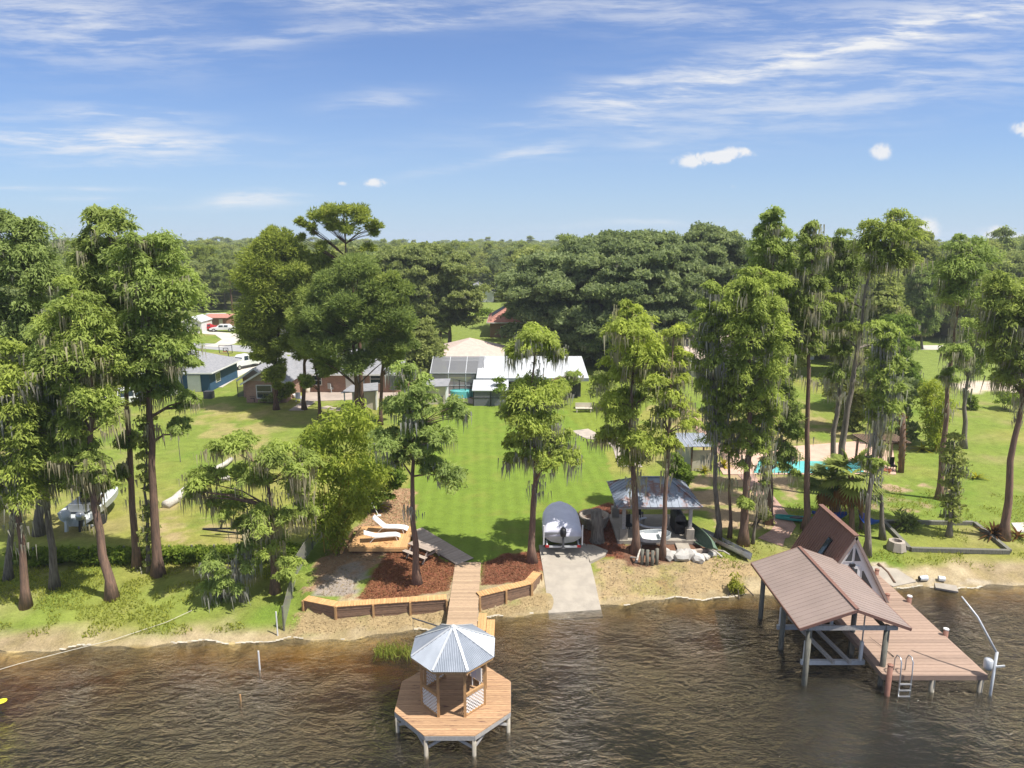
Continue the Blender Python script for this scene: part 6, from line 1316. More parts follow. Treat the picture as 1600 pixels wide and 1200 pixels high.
cf = thing('chain_link_fence', 'grey chain link fence on the far lawn beside the basketball hoop', 'fence', at(350, 575)); ca2, cb2 = at(325, 574), at(368, 572)
for k in range(6): p = ca2.lerp(cb2, k/5); MB().tube([p, p+Vector((0, 0, 1.4))], .05, 6).build('post', 'galv_steel', cf)
MB().tube([ca2+Vector((0, 0, 1.4)), cb2+Vector((0, 0, 1.4))], .04, 6).build('top_rail', 'galv_steel', cf)
for k in range(5): a, b = ca2.lerp(cb2, k/5), ca2.lerp(cb2, (k+1)/5); MB().add([a, b, b+Vector((0, 0, 1.4)), a+Vector((0, 0, 1.4))], [(0, 1, 2, 3)]).build('mesh_panel', 'lattice_net', cf)
q = at(372, 620); cf = thing('wire_fence', 'dark wire fence beside the brick house gable', 'fence', q); 
for dx in (0, 1.3, 2.6): MB().tube([q+Vector((dx, dx*.6, 0)), q+Vector((dx, dx*.6, 2.0 if dx == 0 else 1.3))], .05, 6).build('post', 'dark_grey', cf)
MB().add([q, q+Vector((2.6, 1.56, 0)), q+Vector((2.6, 1.56, 1.2)), q+Vector((0, 0, 1.2))], [(0, 1, 2, 3)]).build('mesh_panel', 'screen_mesh', cf)
# white roofed house with pool cage
wh = thing('white_roofed_house', 'long low house with a bright white metal roof behind the lawn', 'house', (1.5, 84, G0))
MB().bx(-1.5, 8.2, 80.5, 90.5, G0-.2, G0+2.5).build('wall', 'dark_grey', wh)
MB().slab([(-4.2, 79.3, 3.5), (9.0, 79.3, 3.5), (9.0, 88.2, 4.6), (-4.2, 88.2, 4.6)], .16).build('roof', 'white_roof', wh); MB().slab([(-4.2, 88.2, 4.6), (9.0, 88.2, 4.6), (9.0, 92, 3.6), (-4.2, 92, 3.6)], .16).build('roof', 'white_roof', wh)
MB().slab([(-4.5, 75.9, 2.75), (-.4, 75.9, 2.75), (-.4, 79.25, 3.32), (-4.5, 79.25, 3.32)], .1).build('porch_roof', 'white_roof', wh)
MB().bx(-.6, 9.0, 79.24, 79.29, 3.12, 3.5).build('fascia', 'galv', wh)
for k in range(12): MB().beam((-3.6+k*1.1, 79.35, 3.52), (-3.6+k*1.1, 88.1, 4.62), .05, .03).build('roof_seam', 'white', wh)
win(wh, 1.0, 2.4, 80.5, G0+.9, G0+2.1); win(wh, 5.2, 6.8, 80.5, G0+.4, G0+2.1); MB().bx(3.4, 4.4, 80.44, 80.49, G0, G0+2.1).build('door', 'white', wh)
for x in (-4.35, -2.4, -.5): MB().bx(x-.05, x+.05, 76.0, 76.1, G0-.1, 2.66).build('porch_post', 'black', wh)
for x0, x1 in ((-4.3, -2.45), (-2.35, -.55)): MB().bx(x0, x1, 76.03, 76.06, G0, 2.64).build('screen_panel', 'screen_mesh', wh); MB().bx(x0, x1, 76.0, 76.025, G0+.9, G0+.96).build('screen_rail', 'black', wh)
MB().bx(-.45, 6.5, 78.9, 79.0, G0, G0+1.6).build('dark_panel', 'black', wh)
hb = thing('beige_roofed_wing', 'house wing with a beige hipped shingle roof and white fascia behind the pool cage', 'house', (-6, 97, G0)); MB().bx(-10.6, -1.6, 92.6, 103, G0-.2, G0+2.6).build('wall', 'cream', hb); hip(hb, -10.6, -1.6, 92.6, 103, G0+2.75, G0+4.6, 'shingle_beige', ov=.5, th=.35); win(hb, -9, -7.5, 92.6, G0+.9, G0+2.1)
pc = thing('pool_cage', 'grey screened pool enclosure with a peaked mesh roof', 'pool enclosure', (-6.8, 86, G0)); x0, x1, y0, y1 = -9.9, -3.4, 82.0, 91.5
def bar(a, b, par, mat='galv_steel', w=.07): MB().beam(a, b, w, w).build('frame_bar', mat, par)
xs_ = [x0, x0+2.2, x0+4.3, x1]; ze, zr = G0+2.6, G0+4.0
for x in xs_: bar((x, y0, G0), (x, y0, ze), pc); bar((x, y0, ze), (x, (y0+y1)/2-1, zr), pc); bar((x, (y0+y1)/2-1, zr), (x, y1, ze), pc)
bar((x0, y0, ze), (x1, y0, ze), pc); bar((x0, 85.75, zr), (x1, 85.75, zr), pc); bar((x0, y0, G0+1.1), (x1, y0, G0+1.1), pc)
for a, b in zip(xs_, xs_[1:]):
    MB().add([(a, y0, G0), (b, y0, G0), (b, y0, ze), (a, y0, ze)], [(0, 1, 2, 3)]).build('screen_panel', 'screen_mesh', pc); MB().add([(a, y0, ze), (b, y0, ze), (b, 85.75, zr), (a, 85.75, zr)], [(0, 1, 2, 3)]).build('screen_panel', 'screen_mesh', pc)
    MB().add([(a, 85.75, zr), (b, 85.75, zr), (b, y1, ze), (a, y1, ze)], [(0, 1, 2, 3)]).build('screen_panel', 'screen_mesh', pc)
MB().add([(x0, y0, G0), (x0, y1, G0), (x0, y1, ze), (x0, 85.75, zr), (x0, y0, ze)], [(0, 1, 2, 3, 4)]).build('screen_panel', 'screen_mesh', pc)
sheet('patio', [(690, 622), (742, 632), (772, 628), (770, 600), (700, 596)], 'patio', .05, label='tan paved deck inside the screened pool enclosure')
pz = thing('round_pool', 'raised turquoise swimming pool inside the screened enclosure', 'pool', (-6.0, 80.6, G0)); MB().lathe((-6.0, 80.6, G0), [(1.2, 0), (1.2, .8), (1.1, .8)], 20, 1.15, .75).build('pool_wall', 'pool_water', pz); MB().lathe((-6.0, 80.6, G0+.72), [(1.11, 0), (0, .001)], 20, 1.15, .75).build('pool_surface', 'pool_water', pz)
pf = thing('pool_fence', 'black mesh pool safety fence along the lawn edge', 'fence', at(735, 622)); fpp = [at(697, 613), at(709, 615), at(718, 618), at(727, 620), at(736, 623), at(745, 626), at(757, 629)]
for p in fpp: MB().tube([p-Vector((0, 0, .1)), p+Vector((0, 0, 1.9))], .05, 6).build('post', 'black', pf)
for a, b in zip(fpp, fpp[1:]): MB().beam(a+Vector((0, 0, 1.85)), b+Vector((0, 0, 1.85)), .04, .04).build('top_rail', 'black', pf); MB().beam(a+Vector((0, 0, .1)), b+Vector((0, 0, .1)), .06, .16).build('bottom_board', 'soil', pf)
q = at(680, 632); ts = thing('tan_shed', 'small flat roofed tan shed with white trim beside the lawn', 'shed', q); x, y, z = q.x, q.y, q.z
MB().bx(x-1.9, x+1.25, y, y+2.6, z-.1, z+2.1).build('wall', 'cream', ts); MB().slab([(x-2.2, y-.3, z+2.14), (x+1.55, y-.3, z+2.22), (x+1.55, y+2.9, z+2.45), (x-2.2, y+2.9, z+2.37)], .1).build('roof', 'shingle', ts); MB().bx(x+1.16, x+1.28, y-.03, y+2.6, z-.1, z+2.08).build('trim_board', 'white', ts); MB().bx(x+.55, x+.95, y-.12, y-.01, z+.3, z+.95).build('meter_box', 'dark_grey', ts)
# far brick house
q = at(787, 527); fb = thing('far_brick_house', 'distant brick house with rose hipped roof and dark solar panels', 'house', q); x, y, z = q.x, q.y, q.z
MB().bx(x-2.6, x+4.5, y, y+14, z-.1, z+2.9).build('wall', 'brick_wall', fb); hip(fb, x-2.6, x+4.5, y, y+14, z+2.9, z+5.6, 'shingle_rose', ov=.6); MB().bx(x+2.6, x+8, y+3, y+10, z-.1, z+2.8).build('wall', 'brick_wall', fb); hip(fb, x+1.6, x+8, y+3, y+9.5, z+2.85, z+5.0, 'shingle_rose', ov=.5)
ez = (5.6-2.9)/4.15; a_ = lambda dx, yy2: Vector((x+.95-dx, yy2, z+5.6-dx*ez+.09)); MB().slab([a_(.5, y+5), a_(.5, y+11), a_(3.4, y+11), a_(3.4, y+5)], .05).build('solar_panel', 'black', fb); win(fb, x-.6, x+.6, y, z+.9, z+2.1)
# house hidden behind the central cypresses, outbuilding, far left buildings
hh_ = thing('hidden_house', 'house with a pale beige roof mostly hidden by mossy cypresses', 'house', (30, 96, G0)); MB().bx(24.5, 36, 93, 102, G0-.2, G0+2.7).build('wall', 'cream', hh_); gable(hh_, 24.5, 36, 93, 102, G0+2.7, G0+5.2, 'shingle_beige', 'X', .7, fill='white'); win(hh_, 26, 28, 93, G0+.5, G0+2.1); win(hh_, 31, 32.5, 93, G0+.9, G0+2.1)
for x in (25, 29, 33): MB().bx(x-.1, x+.1, 91.6, 91.8, G0, G0+2.6).build('porch_post', 'white', hh_)
q = at(1154, 628); ws = thing('wooden_staircase', 'dark red wooden stair structure behind the central cypresses', 'stairs', q)
for k in range(7): MB().box(q+Vector((0, .25*k, .25+.28*k)), (1.0, .26, .05)).build('tread', 'brown_post', ws)
for dx in (-.5, .5): MB().beam(q+Vector((dx, -.1, .1)), q+Vector((dx, 1.8, 2.2)), .06, .2).build('stringer', 'brown_post', ws); MB().tube([q+Vector((dx, 1.8, 0)), q+Vector((dx, 1.8, 3.2))], .06, 6).build('post', 'brown_post', ws)
q = at(1252, 562); ob = thing('white_outbuilding', 'small white gabled outbuilding glimpsed between the tall right trunks', 'outbuilding', q); x, y, z = q.x, q.y, q.z; MB().bx(x-2, x+2, y, y+5, z, z+2.6).build('wall', 'white', ob); gable(ob, x-2, x+2, y, y+5, z+2.6, z+3.9, 'shingle', 'Y', .4, fill='white'); win(ob, x-.7, x+.7, y, z+.8, z+2)
q = at(301, 520); wsd = thing('white_shed', 'small white gabled shed with two tiny windows beyond the circular drive', 'shed', q); x, y, z = q.x, q.y, q.z; MB().bx(x-1.9, x+1.9, y, y+5, z-.1, z+2.3).build('wall', 'white_paint', wsd); gable(wsd, x-1.9, x+1.9, y, y+5, z+2.3, z+3.2, 'white_roof', 'Y', .2, fill='white_paint'); win(wsd, x-1.3, x-.7, y, z+1.2, z+1.8, bars=False); win(wsd, x+.7, x+1.3, y, z+1.2, z+1.8, bars=False)
q = at(337, 511); br_ = thing('brown_shed', 'low reddish brown shed behind the red car', 'shed', q); x, y, z = q.x, q.y, q.z; MB().bx(x-2.6, x+2.4, y, y+4, z-.1, z+1.9).build('wall', 'brown_post', br_); MB().slab([(x-2.9, y-.3, z+2.0), (x+2.7, y-.3, z+2.0), (x+2.7, y+4.2, z+2.4), (x-2.9, y+4.2, z+2.4)], .1).build('roof', 'shingle_rose', br_); MB().bx(x+.8, x+1.6, y-.05, y-.005, z, z+1.7).build('door', 'cream', br_)
q = at(432, 522); th_ = thing('tan_house', 'tan house with a pinkish shingle roof half hidden by the dark pine', 'house', q); x, y, z = q.x, q.y, q.z; MB().bx(x-5, x+7, y, y+9, z-.1, z+2.7).build('wall', 'cream', th_); hip(th_, x-5, x+7, y, y+9, z+2.7, z+5.4, 'shingle_beige', ov=.6); MB().bx(x-3.8, x-1.0, y-.06, y-.01, z, z+2.2).build('garage_door', 'white', th_); win(th_, x+1, x+2.6, y, z+.9, z+2.1)
q = at(745, 472); fh = thing('distant_white_house', 'distant white house with a dark roof beyond the far green lawn', 'house', q); x, y, z = q.x, q.y, q.z; MB().bx(x-5, x+5, y, y+9, z-.1, z+3).build('wall', 'white', fh); gable(fh, x-5, x+5, y, y+9, z+3, z+5.5, 'shingle', 'Y', .5, fill='white'); win(fh, x-2, x, y, z+1, z+2.3)
q = at(1562, 532); rh = thing('far_roadside_house', 'grey roofed house half hidden in trees across the right road', 'house', q); x, y, z = q.x, q.y, q.z; MB().bx(x-6, x+6, y, y+8, z-.1, z+2.7).build('wall', 'cream', rh); hip(rh, x-6, x+6, y, y+8, z+2.7, z+4.8, 'shingle'); win(rh, x-3, x-1.5, y, z+.9, z+2.1)
q = at(912, 644); bn = thing('garden_bench', 'pale garden bench in the shade at the lawn edge', 'bench', q); MB().box(q+Vector((0, 0, .45)), (1.8, .5, .07)).build('seat', 'cream', bn); MB().box(q+Vector((0, .25, .75)), (1.8, .06, .5)).build('backrest', 'cream', bn)
for dx in (-.75, .75): MB().box(q+Vector((dx, 0, .21)), (.1, .45, .42)).build('leg', 'cream', bn)
# ------------------------------------------------------------------ vehicles
def vehicle(name, label, cat, q, rz, paint, L=4.6, Wd=1.85, Hh=1.45, kind='car'):
    o = thing(name, label, cat, q); M = Matrix.Rotation(rz, 3, 'Z'); P_ = lambda a, b, c: Vector(q)+M @ Vector((a, b, c)); g = .28; s = L/4.6
    if kind == 'truck': prof = [(-L/2, .5), (-L/2, 1.0), (-L/2+.15, 1.08), (-L/2+1.25, 1.14), (L/2, 1.14), (L/2, .5)]; cabp = [(-L/2+1.2, 1.12), (-L/2+1.95, Hh), (-L/2+3.4, Hh), (-L/2+3.65, 1.12)]
    elif kind == 'suv': prof = [(-L/2, .45), (-L/2, .95), (-L/2+1.2, 1.05), (L/2, 1.05), (L/2, .45)]; cabp = [(-L/2+1.1, 1.03), (-L/2+1.7, Hh), (L/2-.35, Hh), (L/2-.05, 1.03)]
    else: prof = [(-L/2, .4), (-L/2, .72), (-L/2+1.2, .88), (L/2-.7, .92), (L/2, .85), (L/2, .4)]; cabp = [(-L/2+1.15, .86), (-L/2+1.85, Hh), (L/2-1.35, Hh), (L/2-.6, .9)]
    def ext(pr, w0, w1):
        n = len(pr); vs = [P_(a, -w0/2 if z < .99*max(p[1] for p in pr) else -w1/2, z) for a, z in pr]+[P_(a, w0/2 if z < .99*max(p[1] for p in pr) else w1/2, z) for a, z in pr]
        return MB().add(vs, [tuple(range(n))[::-1], tuple(range(n, 2*n))]+[(i, (i+1) % n, n+(i+1) % n, n+i) for i in range(n)])
    ext(prof, Wd, Wd).build('body', paint, o); ext(cabp, Wd-.1, Wd-.4).build('cab', paint, o)
    a0, a1 = cabp[0], cabp[1]; MB().slab([P_(a0[0]-.0+.06, -Wd/2+.16, a0[1]+.1), P_(a0[0]+.06, Wd/2-.16, a0[1]+.1), P_(a1[0]-.05, Wd/2-.28, a1[1]-.07), P_(a1[0]-.05, -Wd/2+.28, a1[1]-.07)], .03).build('windscreen', 'glass', o)
    for s_ in (-1, 1):
        mx = (cabp[1][0]+cabp[2][0])/2
        for u0, u1 in ((cabp[1][0]-.1, mx-.06), (mx+.06, cabp[2][0]+.02)):
            y0, y1 = s_*(Wd/2-.045), s_*(Wd/2-.165); z0, z1 = cabp[0][1]+.08, Hh-.1
            MB().slab([P_(u0, y0, z0), P_(u1, y0, z0), P_(u1, y1, z1), P_(u0+.1, y1, z1)], .03).build('side_window', 'glass', o)
        for u in (-L/2+.85, L/2-.95):
            w_ = MB().tube([P_(u, s_*(Wd/2-.2), .34), P_(u, s_*(Wd/2+.02), .34)], .34, 14).build('wheel', 'rubber', o); MB().tube([P_(u, s_*(Wd/2+.015), .34), P_(u, s_*(Wd/2+.035), .34)], .2, 10).build('rim', 'steel', w_)
        MB().box(P_(-L/2-.01, s_*(Wd/2-.25), prof[1][1]-.12), (.05, .35, .16), rz).build('headlight', 'glass', o)
    MB().box(P_(-L/2-.012, 0, .55), (.06, Wd*.9, .2), rz).build('bumper', 'steel' if kind == 'truck' else 'dark_grey', o); MB().box(P_(-L/2-.015, 0, prof[1][1]-.14), (.04, Wd*.45, .18), rz).build('grille', 'dark_grey', o)
    if kind == 'truck': MB().box(P_(L/2-1.0, 0, 1.15), (1.7, Wd-.3, .02), rz).build('bed_liner', 'dark_grey', o)
    return o
q = at(376, 577, .06); vehicle('white_pickup_truck', 'white pickup truck parked facing the camera on the pale driveway', 'truck', q+Vector((.3, 1.5, 0)), R(62+180+180), 'white_paint', 5.9, 2.0, 1.9, 'truck').rotation_euler = (0, 0, 0)
q = at(322, 517, .05); vehicle('red_car', 'red car parked beside the white shed', 'car', q, R(20), 'red_paint', 4.4, 1.8, 1.4)
q = at(349, 518, .05); vehicle('white_sedan', 'white sedan parked on the grass by the circular drive', 'car', q, R(8), 'white_paint', 4.9, 1.85, 1.42)
q = at(200, 632); vehicle('white_van', 'white van glimpsed through the left cypress trunks', 'van', q, R(30), 'white_paint', 5.0, 1.95, 1.9, 'suv')
q = at(338, 500); o_ = MB().box(q+Vector((0, 0, .9)), (4.2, 1.8, 1.2)).build('trailer_body', 'white_paint'); ct = thing('utility_trailer', 'white trailer parked far behind the red car', 'trailer', q); o_.parent = ct; o_.location = Vector(o_.location)-q
for dx in (-.5, .5): MB().tube([q+Vector((dx, -.95, .33)), q+Vector((dx, -.8, .33))], .33, 12).build('wheel', 'rubber', ct)
# ------------------------------------------------------------------ background trees: individuals that share crowns
def template(kind, seed, hgt=14.0):
    rg = np.random.default_rng(seed); P = []; S = []
    if kind == 'oak':
        for k in range(46):
            th = rg.random()*6.283; f = rg.random(); zz = .42+.58*f; w = (1-((f-.25)/.8)**2)**.5 if abs((f-.25)/.8) < 1 else .2
            P.append((5.6*w*math.sqrt(rg.random())*math.cos(th), 5.6*w*math.sqrt(rg.random())*math.sin(th), hgt*zz-1.0)); S.append(rg.uniform(1.1, 1.9))
        st, per, lf, lm, bm_ = 'ball', 130, .6, 'oak_leaf', 'bark_grey'
    elif kind == 'pine':
        for k in range(34):
            th = rg.random()*6.283; f = rg.random(); w = 3.2*(1-.55*f)*math.sqrt(rg.random()); P.append((w*math.cos(th), w*math.sin(th), hgt*(.5+.47*f))); S.append(rg.uniform(.7, 1.3))
        st, per, lf, lm, bm_ = 'pine', 110, .6, 'pine_leaf', 'bark_pine'
    else:
        for k in range(40):
            th = rg.random()*6.283; f = rg.random(); w = 3.0*(1-.7*f)*(.4+.6*math.sqrt(rg.random())); P.append((w*math.cos(th), w*math.sin(th), hgt*(.34+.64*f))); S.append(rg.uniform(.8, 1.3))
        st, per, lf, lm, bm_ = 'cypress', 130, .55, 'forest_leaf', 'bark_grey'
    P = np.array(P); V_, vr = foliage(rg, P, np.array(S), st, per, lf)
    o = thing('background_tree', 'x', 'tree', (0, 0, 0)); qmesh('crown', V_, vr, lm, o, tri=True)
    mb = MB().tube([(0, 0, -.3), (0, 0, hgt*.3), (.2, .1, hgt*.6), (.2, .1, hgt*.9)], [.34, .26, .18, .06], 7)
    for k in range(0, len(P), 5): mb.tube([(.15, .1, max(2, P[k][2]-2.0)), tuple(P[k])], [.1, .03], 4, False)
    mb.build('trunk', bm_, o); return o
TPL = [template('oak', 1), template('oak', 2), template('oak', 3), template('pine', 4), template('pine', 5), template('cyp', 6), template('cyp', 7)]
KL = ['oak']*3+['pine']*2+['cyp']*2
BGL = {'oak': 'rounded dark green broadleaf tree in the woods behind the houses', 'pine': 'upright pine in the woods behind the houses', 'cyp': 'narrow green tree in the woods behind the houses'}
BGG = {'oak': 'broadleaf trees of the woods behind', 'pine': 'pines of the woods behind', 'cyp': 'narrow trees of the woods behind'}
CLEAR = [px_poly(p) for p in ([(215, 489), (480, 489), (480, 660), (215, 660)], [(686, 472), (812, 472), (830, 540), (930, 545), (930, 680), (600, 680), (600, 560), (690, 545)],
         [(1385, 533), (1800, 533), (1800, 800), (1385, 800)], [(1030, 540), (1200, 540), (1200, 700), (1030, 700)], [(1225, 545), (1280, 545), (1280, 700), (1225, 700)], [(380, 540), (700, 540), (700, 700), (380, 700)], [(735, 460), (765, 460), (765, 480), (735, 480)])]
rg = np.random.default_rng(11); used = [0]*len(TPL); placed = []; spots = []
def put_tree(x, y, k, s, sz=1.0):
    src = TPL[k]
    if not used[k]: o = src; used[k] = 1
    else:
        o = src.copy(); C.objects.link(o)
        for ch in src.children:
            c = ch.copy(); C.objects.link(c); c.parent = o
    o.location = (x, y, float(gz(x, y))); o.scale = (s*rg.uniform(.9, 1.15), s*rg.uniform(.9, 1.15), s*sz); o.rotation_euler = (0, 0, rg.random()*6.28)
    px_ = 800+1080*x/(y*math.cos(PITCH)+18*math.sin(PITCH))
    for lim, where in ((215, 'behind the tall left bank cypresses'), (480, 'beyond the circular drive'), (690, 'behind the brick house and pines'), (835, 'beyond the far green lawn'), (1110, 'around the enormous live oak'), (1395, 'behind the tall right shore trunks'), (9999, 'beyond the right hand road and field')):
        if px_ < lim: break
    far = 'distant ' if y > 185 else ''
    kind_ = {'oak': 'rounded dark green broadleaf tree', 'pine': 'upright dark pine', 'cyp': 'narrow green tree'}[KL[k]]
    o['label'] = far+kind_+' '+where; o['group'] = far+{'oak': 'broadleaf trees', 'pine': 'pines', 'cyp': 'narrow trees'}[KL[k]]+' '+where; o['category'] = 'tree'
tries = 0
while len(spots) < 280 and tries < 20000:
    tries += 1
    y = 96+190*rg.random()**1.15; x = rg.uniform(-.82, .82)*y
    if any(inpoly(np.array([x]), np.array([y]), p)[0] for p in CLEAR): continue
    if y < 112 and abs(x) < 45: continue
    if any((x-a)**2+(y-b)**2 < (4.6+y*.008)**2 for a, b in spots): continue
    spots.append((x, y))
for x, y in spots:
    k = rg.choice(len(TPL), p=[.2, .2, .2, .09, .09, .11, .11]); u = x/y
    s = rg.uniform(.72, 1.1)
    if -.5 < u < -.30 or (-.02 > u > -.12): s *= .88
    put_tree(x, y, int(k), s)
# taller crowns that break the skyline
for px_, base, tp_, k in ((1132, 520, 357, 5), (1072, 508, 369, 6), (884, 500, 362, 4), (1008, 505, 358, 1), (1046, 505, 366, 2), (250, 480, 378, 5), (318, 480, 377, 3), (330, 478, 380, 4), (640, 500, 378, 0), (80, 520, 368, 2), (1595, 500, 366, 1), (1210, 505, 384, 2)):
    b = at(px_, base); h = atY(px_, tp_, b.y).z-b.z; put_tree(b.x, b.y, k, h/14.6)
# the far woods that read as one mass: instanced crowns
pts = []
for y0, y1, sp in ((270, 440, 6.8), (440, 760, 9.5)):
    n = int((y1-y0)*(y0+y1)*.88/(sp*sp)); ys = np.sqrt(rg.uniform(y0**2, y1**2, n)); xs2 = rg.uniform(-.88, .88, n)*ys; pts.append(np.stack([xs2, ys, np.full(n, .9), np.full(n, sp)], 1))
xy = []; sa = np.array(spots)
for _ in range(9000):
    y = math.sqrt(rg.uniform(108**2, 285**2)); x = rg.uniform(-.86, .86)*y
    if y < 125 and abs(x) < 60: continue
    if np.min((sa[:, 0]-x)**2+(sa[:, 1]-y)**2) < 3.4**2: continue
    if xy and min((x-a)**2+(y-b)**2 for a, b in xy[-400:]) < 4.6**2: continue
    xy.append((x, y))
    if len(xy) > 1300: break
pts.append(np.array([(x, y, .9, 7.0) for x, y in xy]))
pts = np.concatenate(pts)
keep = ~np.any([inpoly(pts[:, 0], pts[:, 1], p) for p in CLEAR], axis=0); pts = pts[keep]
u = pts[:, 0]/pts[:, 1]
sc = rg.uniform(.70, 1.14, len(pts))*(1+.35*(fbm(pts[:, 0]+5000, pts[:, 1], 60, 5)-.5))
sc = np.where(rg.random(len(sc)) < .07, sc*1.18, sc); sc = sc*(1+.22*np.clip((u-.62)/.12, 0, 1)*np.clip((600-pts[:, 1])/200, 0, 1))*np.clip(1+(pts[:, 1]-500)/6000, 1, 1.12)
me = bpy.data.meshes.new('far_woods'); me.vertices.add(len(pts)); me.vertices.foreach_set('co', np.stack([pts[:, 0], pts[:, 1], np.full(len(pts), .9)], 1).astype(np.float32).ravel())
a = me.attributes.new('size', 'FLOAT', 'POINT'); a.data.foreach_set('value', sc.astype(np.float32))
a = me.attributes.new('wide', 'FLOAT', 'POINT'); a.data.foreach_set('value', (np.clip(pts[:, 3]/7.5, 1, 3)).astype(np.float32)); me.update()
fo = bpy.data.objects.new('far_woods', me); C.objects.link(fo); fo['kind'] = 'stuff'; fo['label'] = 'far woods stretching to the horizon'
ng = bpy.data.node_groups.new('far_woods', 'GeometryNodeTree'); ng.interface.new_socket('Geometry', in_out='INPUT', socket_type='NodeSocketGeometry'); ng.interface.new_socket('Geometry', in_out='OUTPUT', socket_type='NodeSocketGeometry')
gn = ng.nodes; gi = gn.new('NodeGroupInput'); gout = gn.new('NodeGroupOutput'); jn = gn.new('GeometryNodeJoinGeometry'); lk = ng.links.new
for k in (0, 1, 2, 3, 5, 6):
    oi = gn.new('GeometryNodeObjectInfo'); oi.inputs['Object'].default_value = [c for c in TPL[k].children if c.name.startswith('crown')][0]; oi.inputs['As Instance'].default_value = True; oi.transform_space = 'ORIGINAL'; lk(oi.outputs['Geometry'], jn.inputs[0])
iop = gn.new('GeometryNodeInstanceOnPoints'); iop.inputs['Pick Instance'].default_value = True; lk(gi.outputs[0], iop.inputs['Points']); lk(jn.outputs[0], iop.inputs['Instance'])
ri = gn.new('FunctionNodeRandomValue'); ri.data_type = 'INT'; ri.inputs['Min'].default_value = 0; ri.inputs['Max'].default_value = 5; lk(ri.outputs[2], iop.inputs['Instance Index'])
rr3 = gn.new('FunctionNodeRandomValue'); rr3.data_type = 'FLOAT_VECTOR'; rr3.inputs[1].default_value = (0, 0, 6.28); rr3.inputs['Seed'].default_value = 3; lk(rr3.outputs[0], iop.inputs['Rotation'])
na1 = gn.new('GeometryNodeInputNamedAttribute'); na1.data_type = 'FLOAT'; na1.inputs['Name'].default_value = 'size'; na2 = gn.new('GeometryNodeInputNamedAttribute'); na2.data_type = 'FLOAT'; na2.inputs['Name'].default_value = 'wide'
mu = gn.new('ShaderNodeMath'); mu.operation = 'MULTIPLY'; lk(na1.outputs[0], mu.inputs[0]); lk(na2.outputs[0], mu.inputs[1]); cx3 = gn.new('ShaderNodeCombineXYZ'); lk(mu.outputs[0], cx3.inputs[0]); lk(mu.outputs[0], cx3.inputs[1]); lk(na1.outputs[0], cx3.inputs[2]); lk(cx3.outputs[0], iop.inputs['Scale']); lk(iop.outputs[0], gout.inputs[0])
md = fo.modifiers.new('woods', 'NODES'); md.node_group = ng

# ------------------------------------------------------------------ ground cover
PATHPTS = np.array([tuple(at(*p).xy) for p in [(1195, 775), (1207, 790), (1218, 805), (1224, 813), (1228, 820), (1224, 828), (1218, 835), (1208, 839), (1200, 842), (1212, 845), (1225, 848)]])
def clear_of_path(x, y): return np.min((x[:, None]-PATHPTS[None, :, 0])**2+(y[:, None]-PATHPTS[None, :, 1])**2, axis=1) > .95**2
def scatter(name, poly, n, L, Wd, mat, label, up=.0, seed=1, z0=.01, cond=None, minx=None):
    rg = np.random.default_rng(seed); xs = [p[0] for p in poly]; ys = [p[1] for p in poly]; x = rg.uniform(min(xs), max(xs), n*3); y = rg.uniform(min(ys), max(ys), n*3); k = inpoly(x, y, poly)
    if cond is not None: k &= cond(x, y)
    x = x[k][:n]; y = y[k][:n]; N = len(x); z = gz(x, y)
    ax = rg.normal(0, 1, (N, 3)); ax[:, 2] = np.abs(ax[:, 2])*.35+up*2.2; l = L*(.5+rg.random(N)); nr = rg.normal(0, 1, (N, 3)); nr[:, 2] += (1.6 if up == 0 else 0)
    ax = nrm3(ax); c = np.stack([x, y, z+z0+l*.5*np.clip(ax[:, 2], 0, 1)], 1); V_ = leaves(c, ax, nr, l, np.full(N, Wd)*(.6+.8*rg.random(N))); LEAFCOUNT[0] += N
    o = qmesh(name, V_, rg.random(N), mat, None, None, 'stuff'); o['label'] = label; return o
for i, zp in enumerate((Z_MULCH, Z_MULCH2, Z_MULCH3)): scatter('mulch', zp, (9000, 4000, 5000)[i], .11, .04, 'mulch_chip', ('red bark mulch around the picnic table', 'red bark mulch right of the boardwalk', 'red bark mulch around the stump and planter')[i], seed=i+4)
scatter('leaf_litter', Z_LEAF, 3000, .12, .06, 'litter_chip', 'fallen leaves beside the sun deck', seed=9); scatter('leaf_litter', Z_TAN, 1500, .12, .045, 'litter_chip', 'dry litter on the bare shore below the pavilion', seed=10); scatter('leaf_litter', Z_TAN2, 1300, .12, .045, 'litter_chip', 'dry litter on the beach below the bench wall', seed=12); scatter('leaf_litter', Z_LEAF2, 1200, .12, .05, 'litter_chip', 'dry leaves on the sandy ground behind the bench wall', seed=13)
Z_GL = px_poly([(-60, 1000), (300, 992), (440, 985), (470, 880), (300, 870), (-60, 880)]); Z_GR = px_poly([(1110, 900), (1180, 885), (1240, 850), (1380, 880), (1640, 900), (1640, 780), (1380, 760), (1220, 790), (1120, 840)])
scatter('grass', Z_GL, 9000, .16, .05, 'grass_blade', 'rough grass tufts on the left bank', .6, 21, cond=lambda x, y: fbm(x, y, 1.3, 55) > .52)
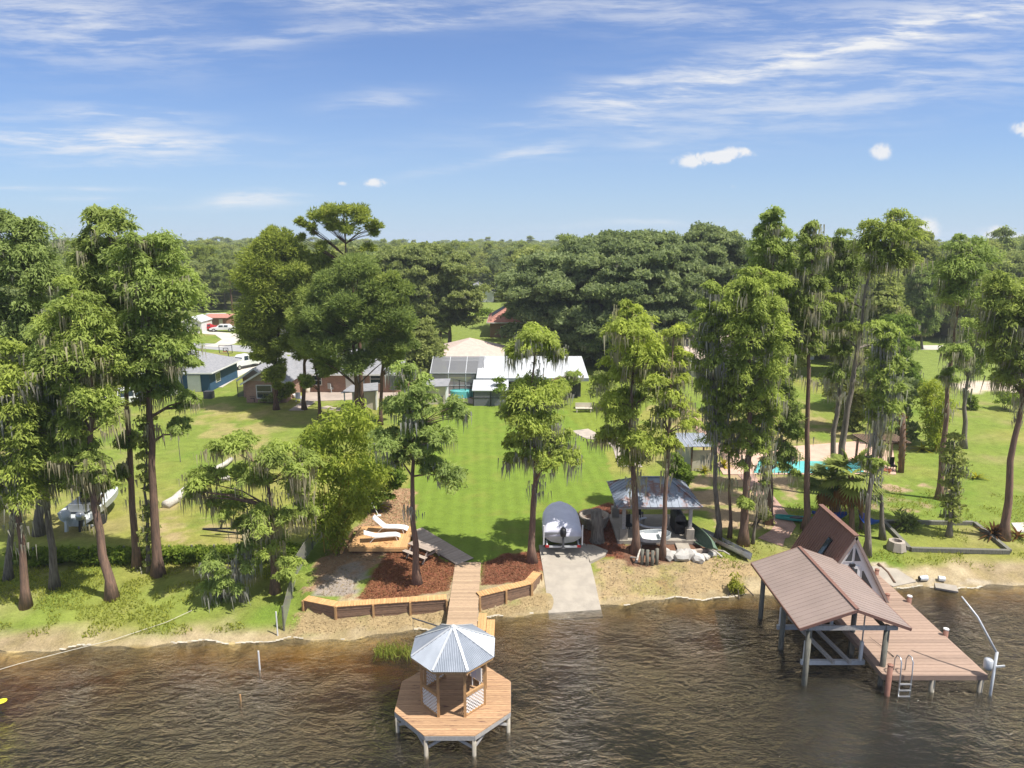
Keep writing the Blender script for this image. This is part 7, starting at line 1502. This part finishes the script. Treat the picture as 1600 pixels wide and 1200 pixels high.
scatter('grass', Z_GR, 7000, .17, .05, 'grass_blade', 'rough grass tufts around the right shore trees', .6, 22, cond=lambda x, y: (fbm(x, y, 1.3, 56) > .5) & clear_of_path(x, y))
wp = px_poly([(585, 1030), (650, 1030), (650, 1008), (600, 1010)]); rgw = np.random.default_rng(8); n = 500; wx = rgw.uniform(atz(585, 1022, 0).x, atz(650, 1022, 0).x, n); wy = rgw.normal(atz(610, 1020, 0).y, .3, n); c = np.stack([wx, wy, np.full(n, .1)], 1); ax = rgw.normal(0, .35, (n, 3)); ax[:, 2] += 1; o_ = qmesh('water_grass', leaves(c, ax, rgw.normal(0, 1, (n, 3)), rgw.uniform(.3, .7, n), np.full(n, .035)), rgw.random(n), 'grass_blade', None, None, 'stuff'); o_['label'] = 'bright water grass left of the gazebo'
# the pale line of foam and drift along the waterline
rgf = np.random.default_rng(14); V_ = []; xs4 = np.arange(-26, 30, .16)
for x in xs4:
    if vnoise(np.array([x*.8]), np.array([3.3]), 4)[0] < .46 or (-11 < x < -3.6 and vnoise(np.array([x*1.5]), np.array([7.]), 5)[0] < .5) or (1.2 < x < 5) or 15 < x < 20.9: continue
    y = float(shore(x))+rgf.normal(0, .04)-.18*math.sin(x*1.3)-.1*math.sin(x*3.1+1); w = rgf.uniform(.015, .05); z = .025
    V_ += [(x-.1, y-w, z), (x+.1, y-w+rgf.normal(0, .02), z), (x+.1, y+w, z+.03), (x-.1, y+w, z+.03)]
o_ = qmesh('shore_foam', np.array(V_), rgf.random(len(V_)//4), 'foam_white', None, None, 'stuff'); o_['label'] = 'broken pale line of foam and drift along the waterline'


hz_ = MB().bx(-900, 900, -165, 960, -7.2, 26.5).build('haze', 'water'); hz_.data.materials.clear(); m, tt = newmat('haze'); out(tt, None, tt('ShaderNodeVolumePrincipled', {'Color': (.86, .92, 1, 1), 'Density': .0003, 'Anisotropy': .2}).outputs[0]); hz_.data.materials.append(m); hz_['kind'] = 'stuff'; hz_['label'] = 'thin summer haze over the lake and woods'
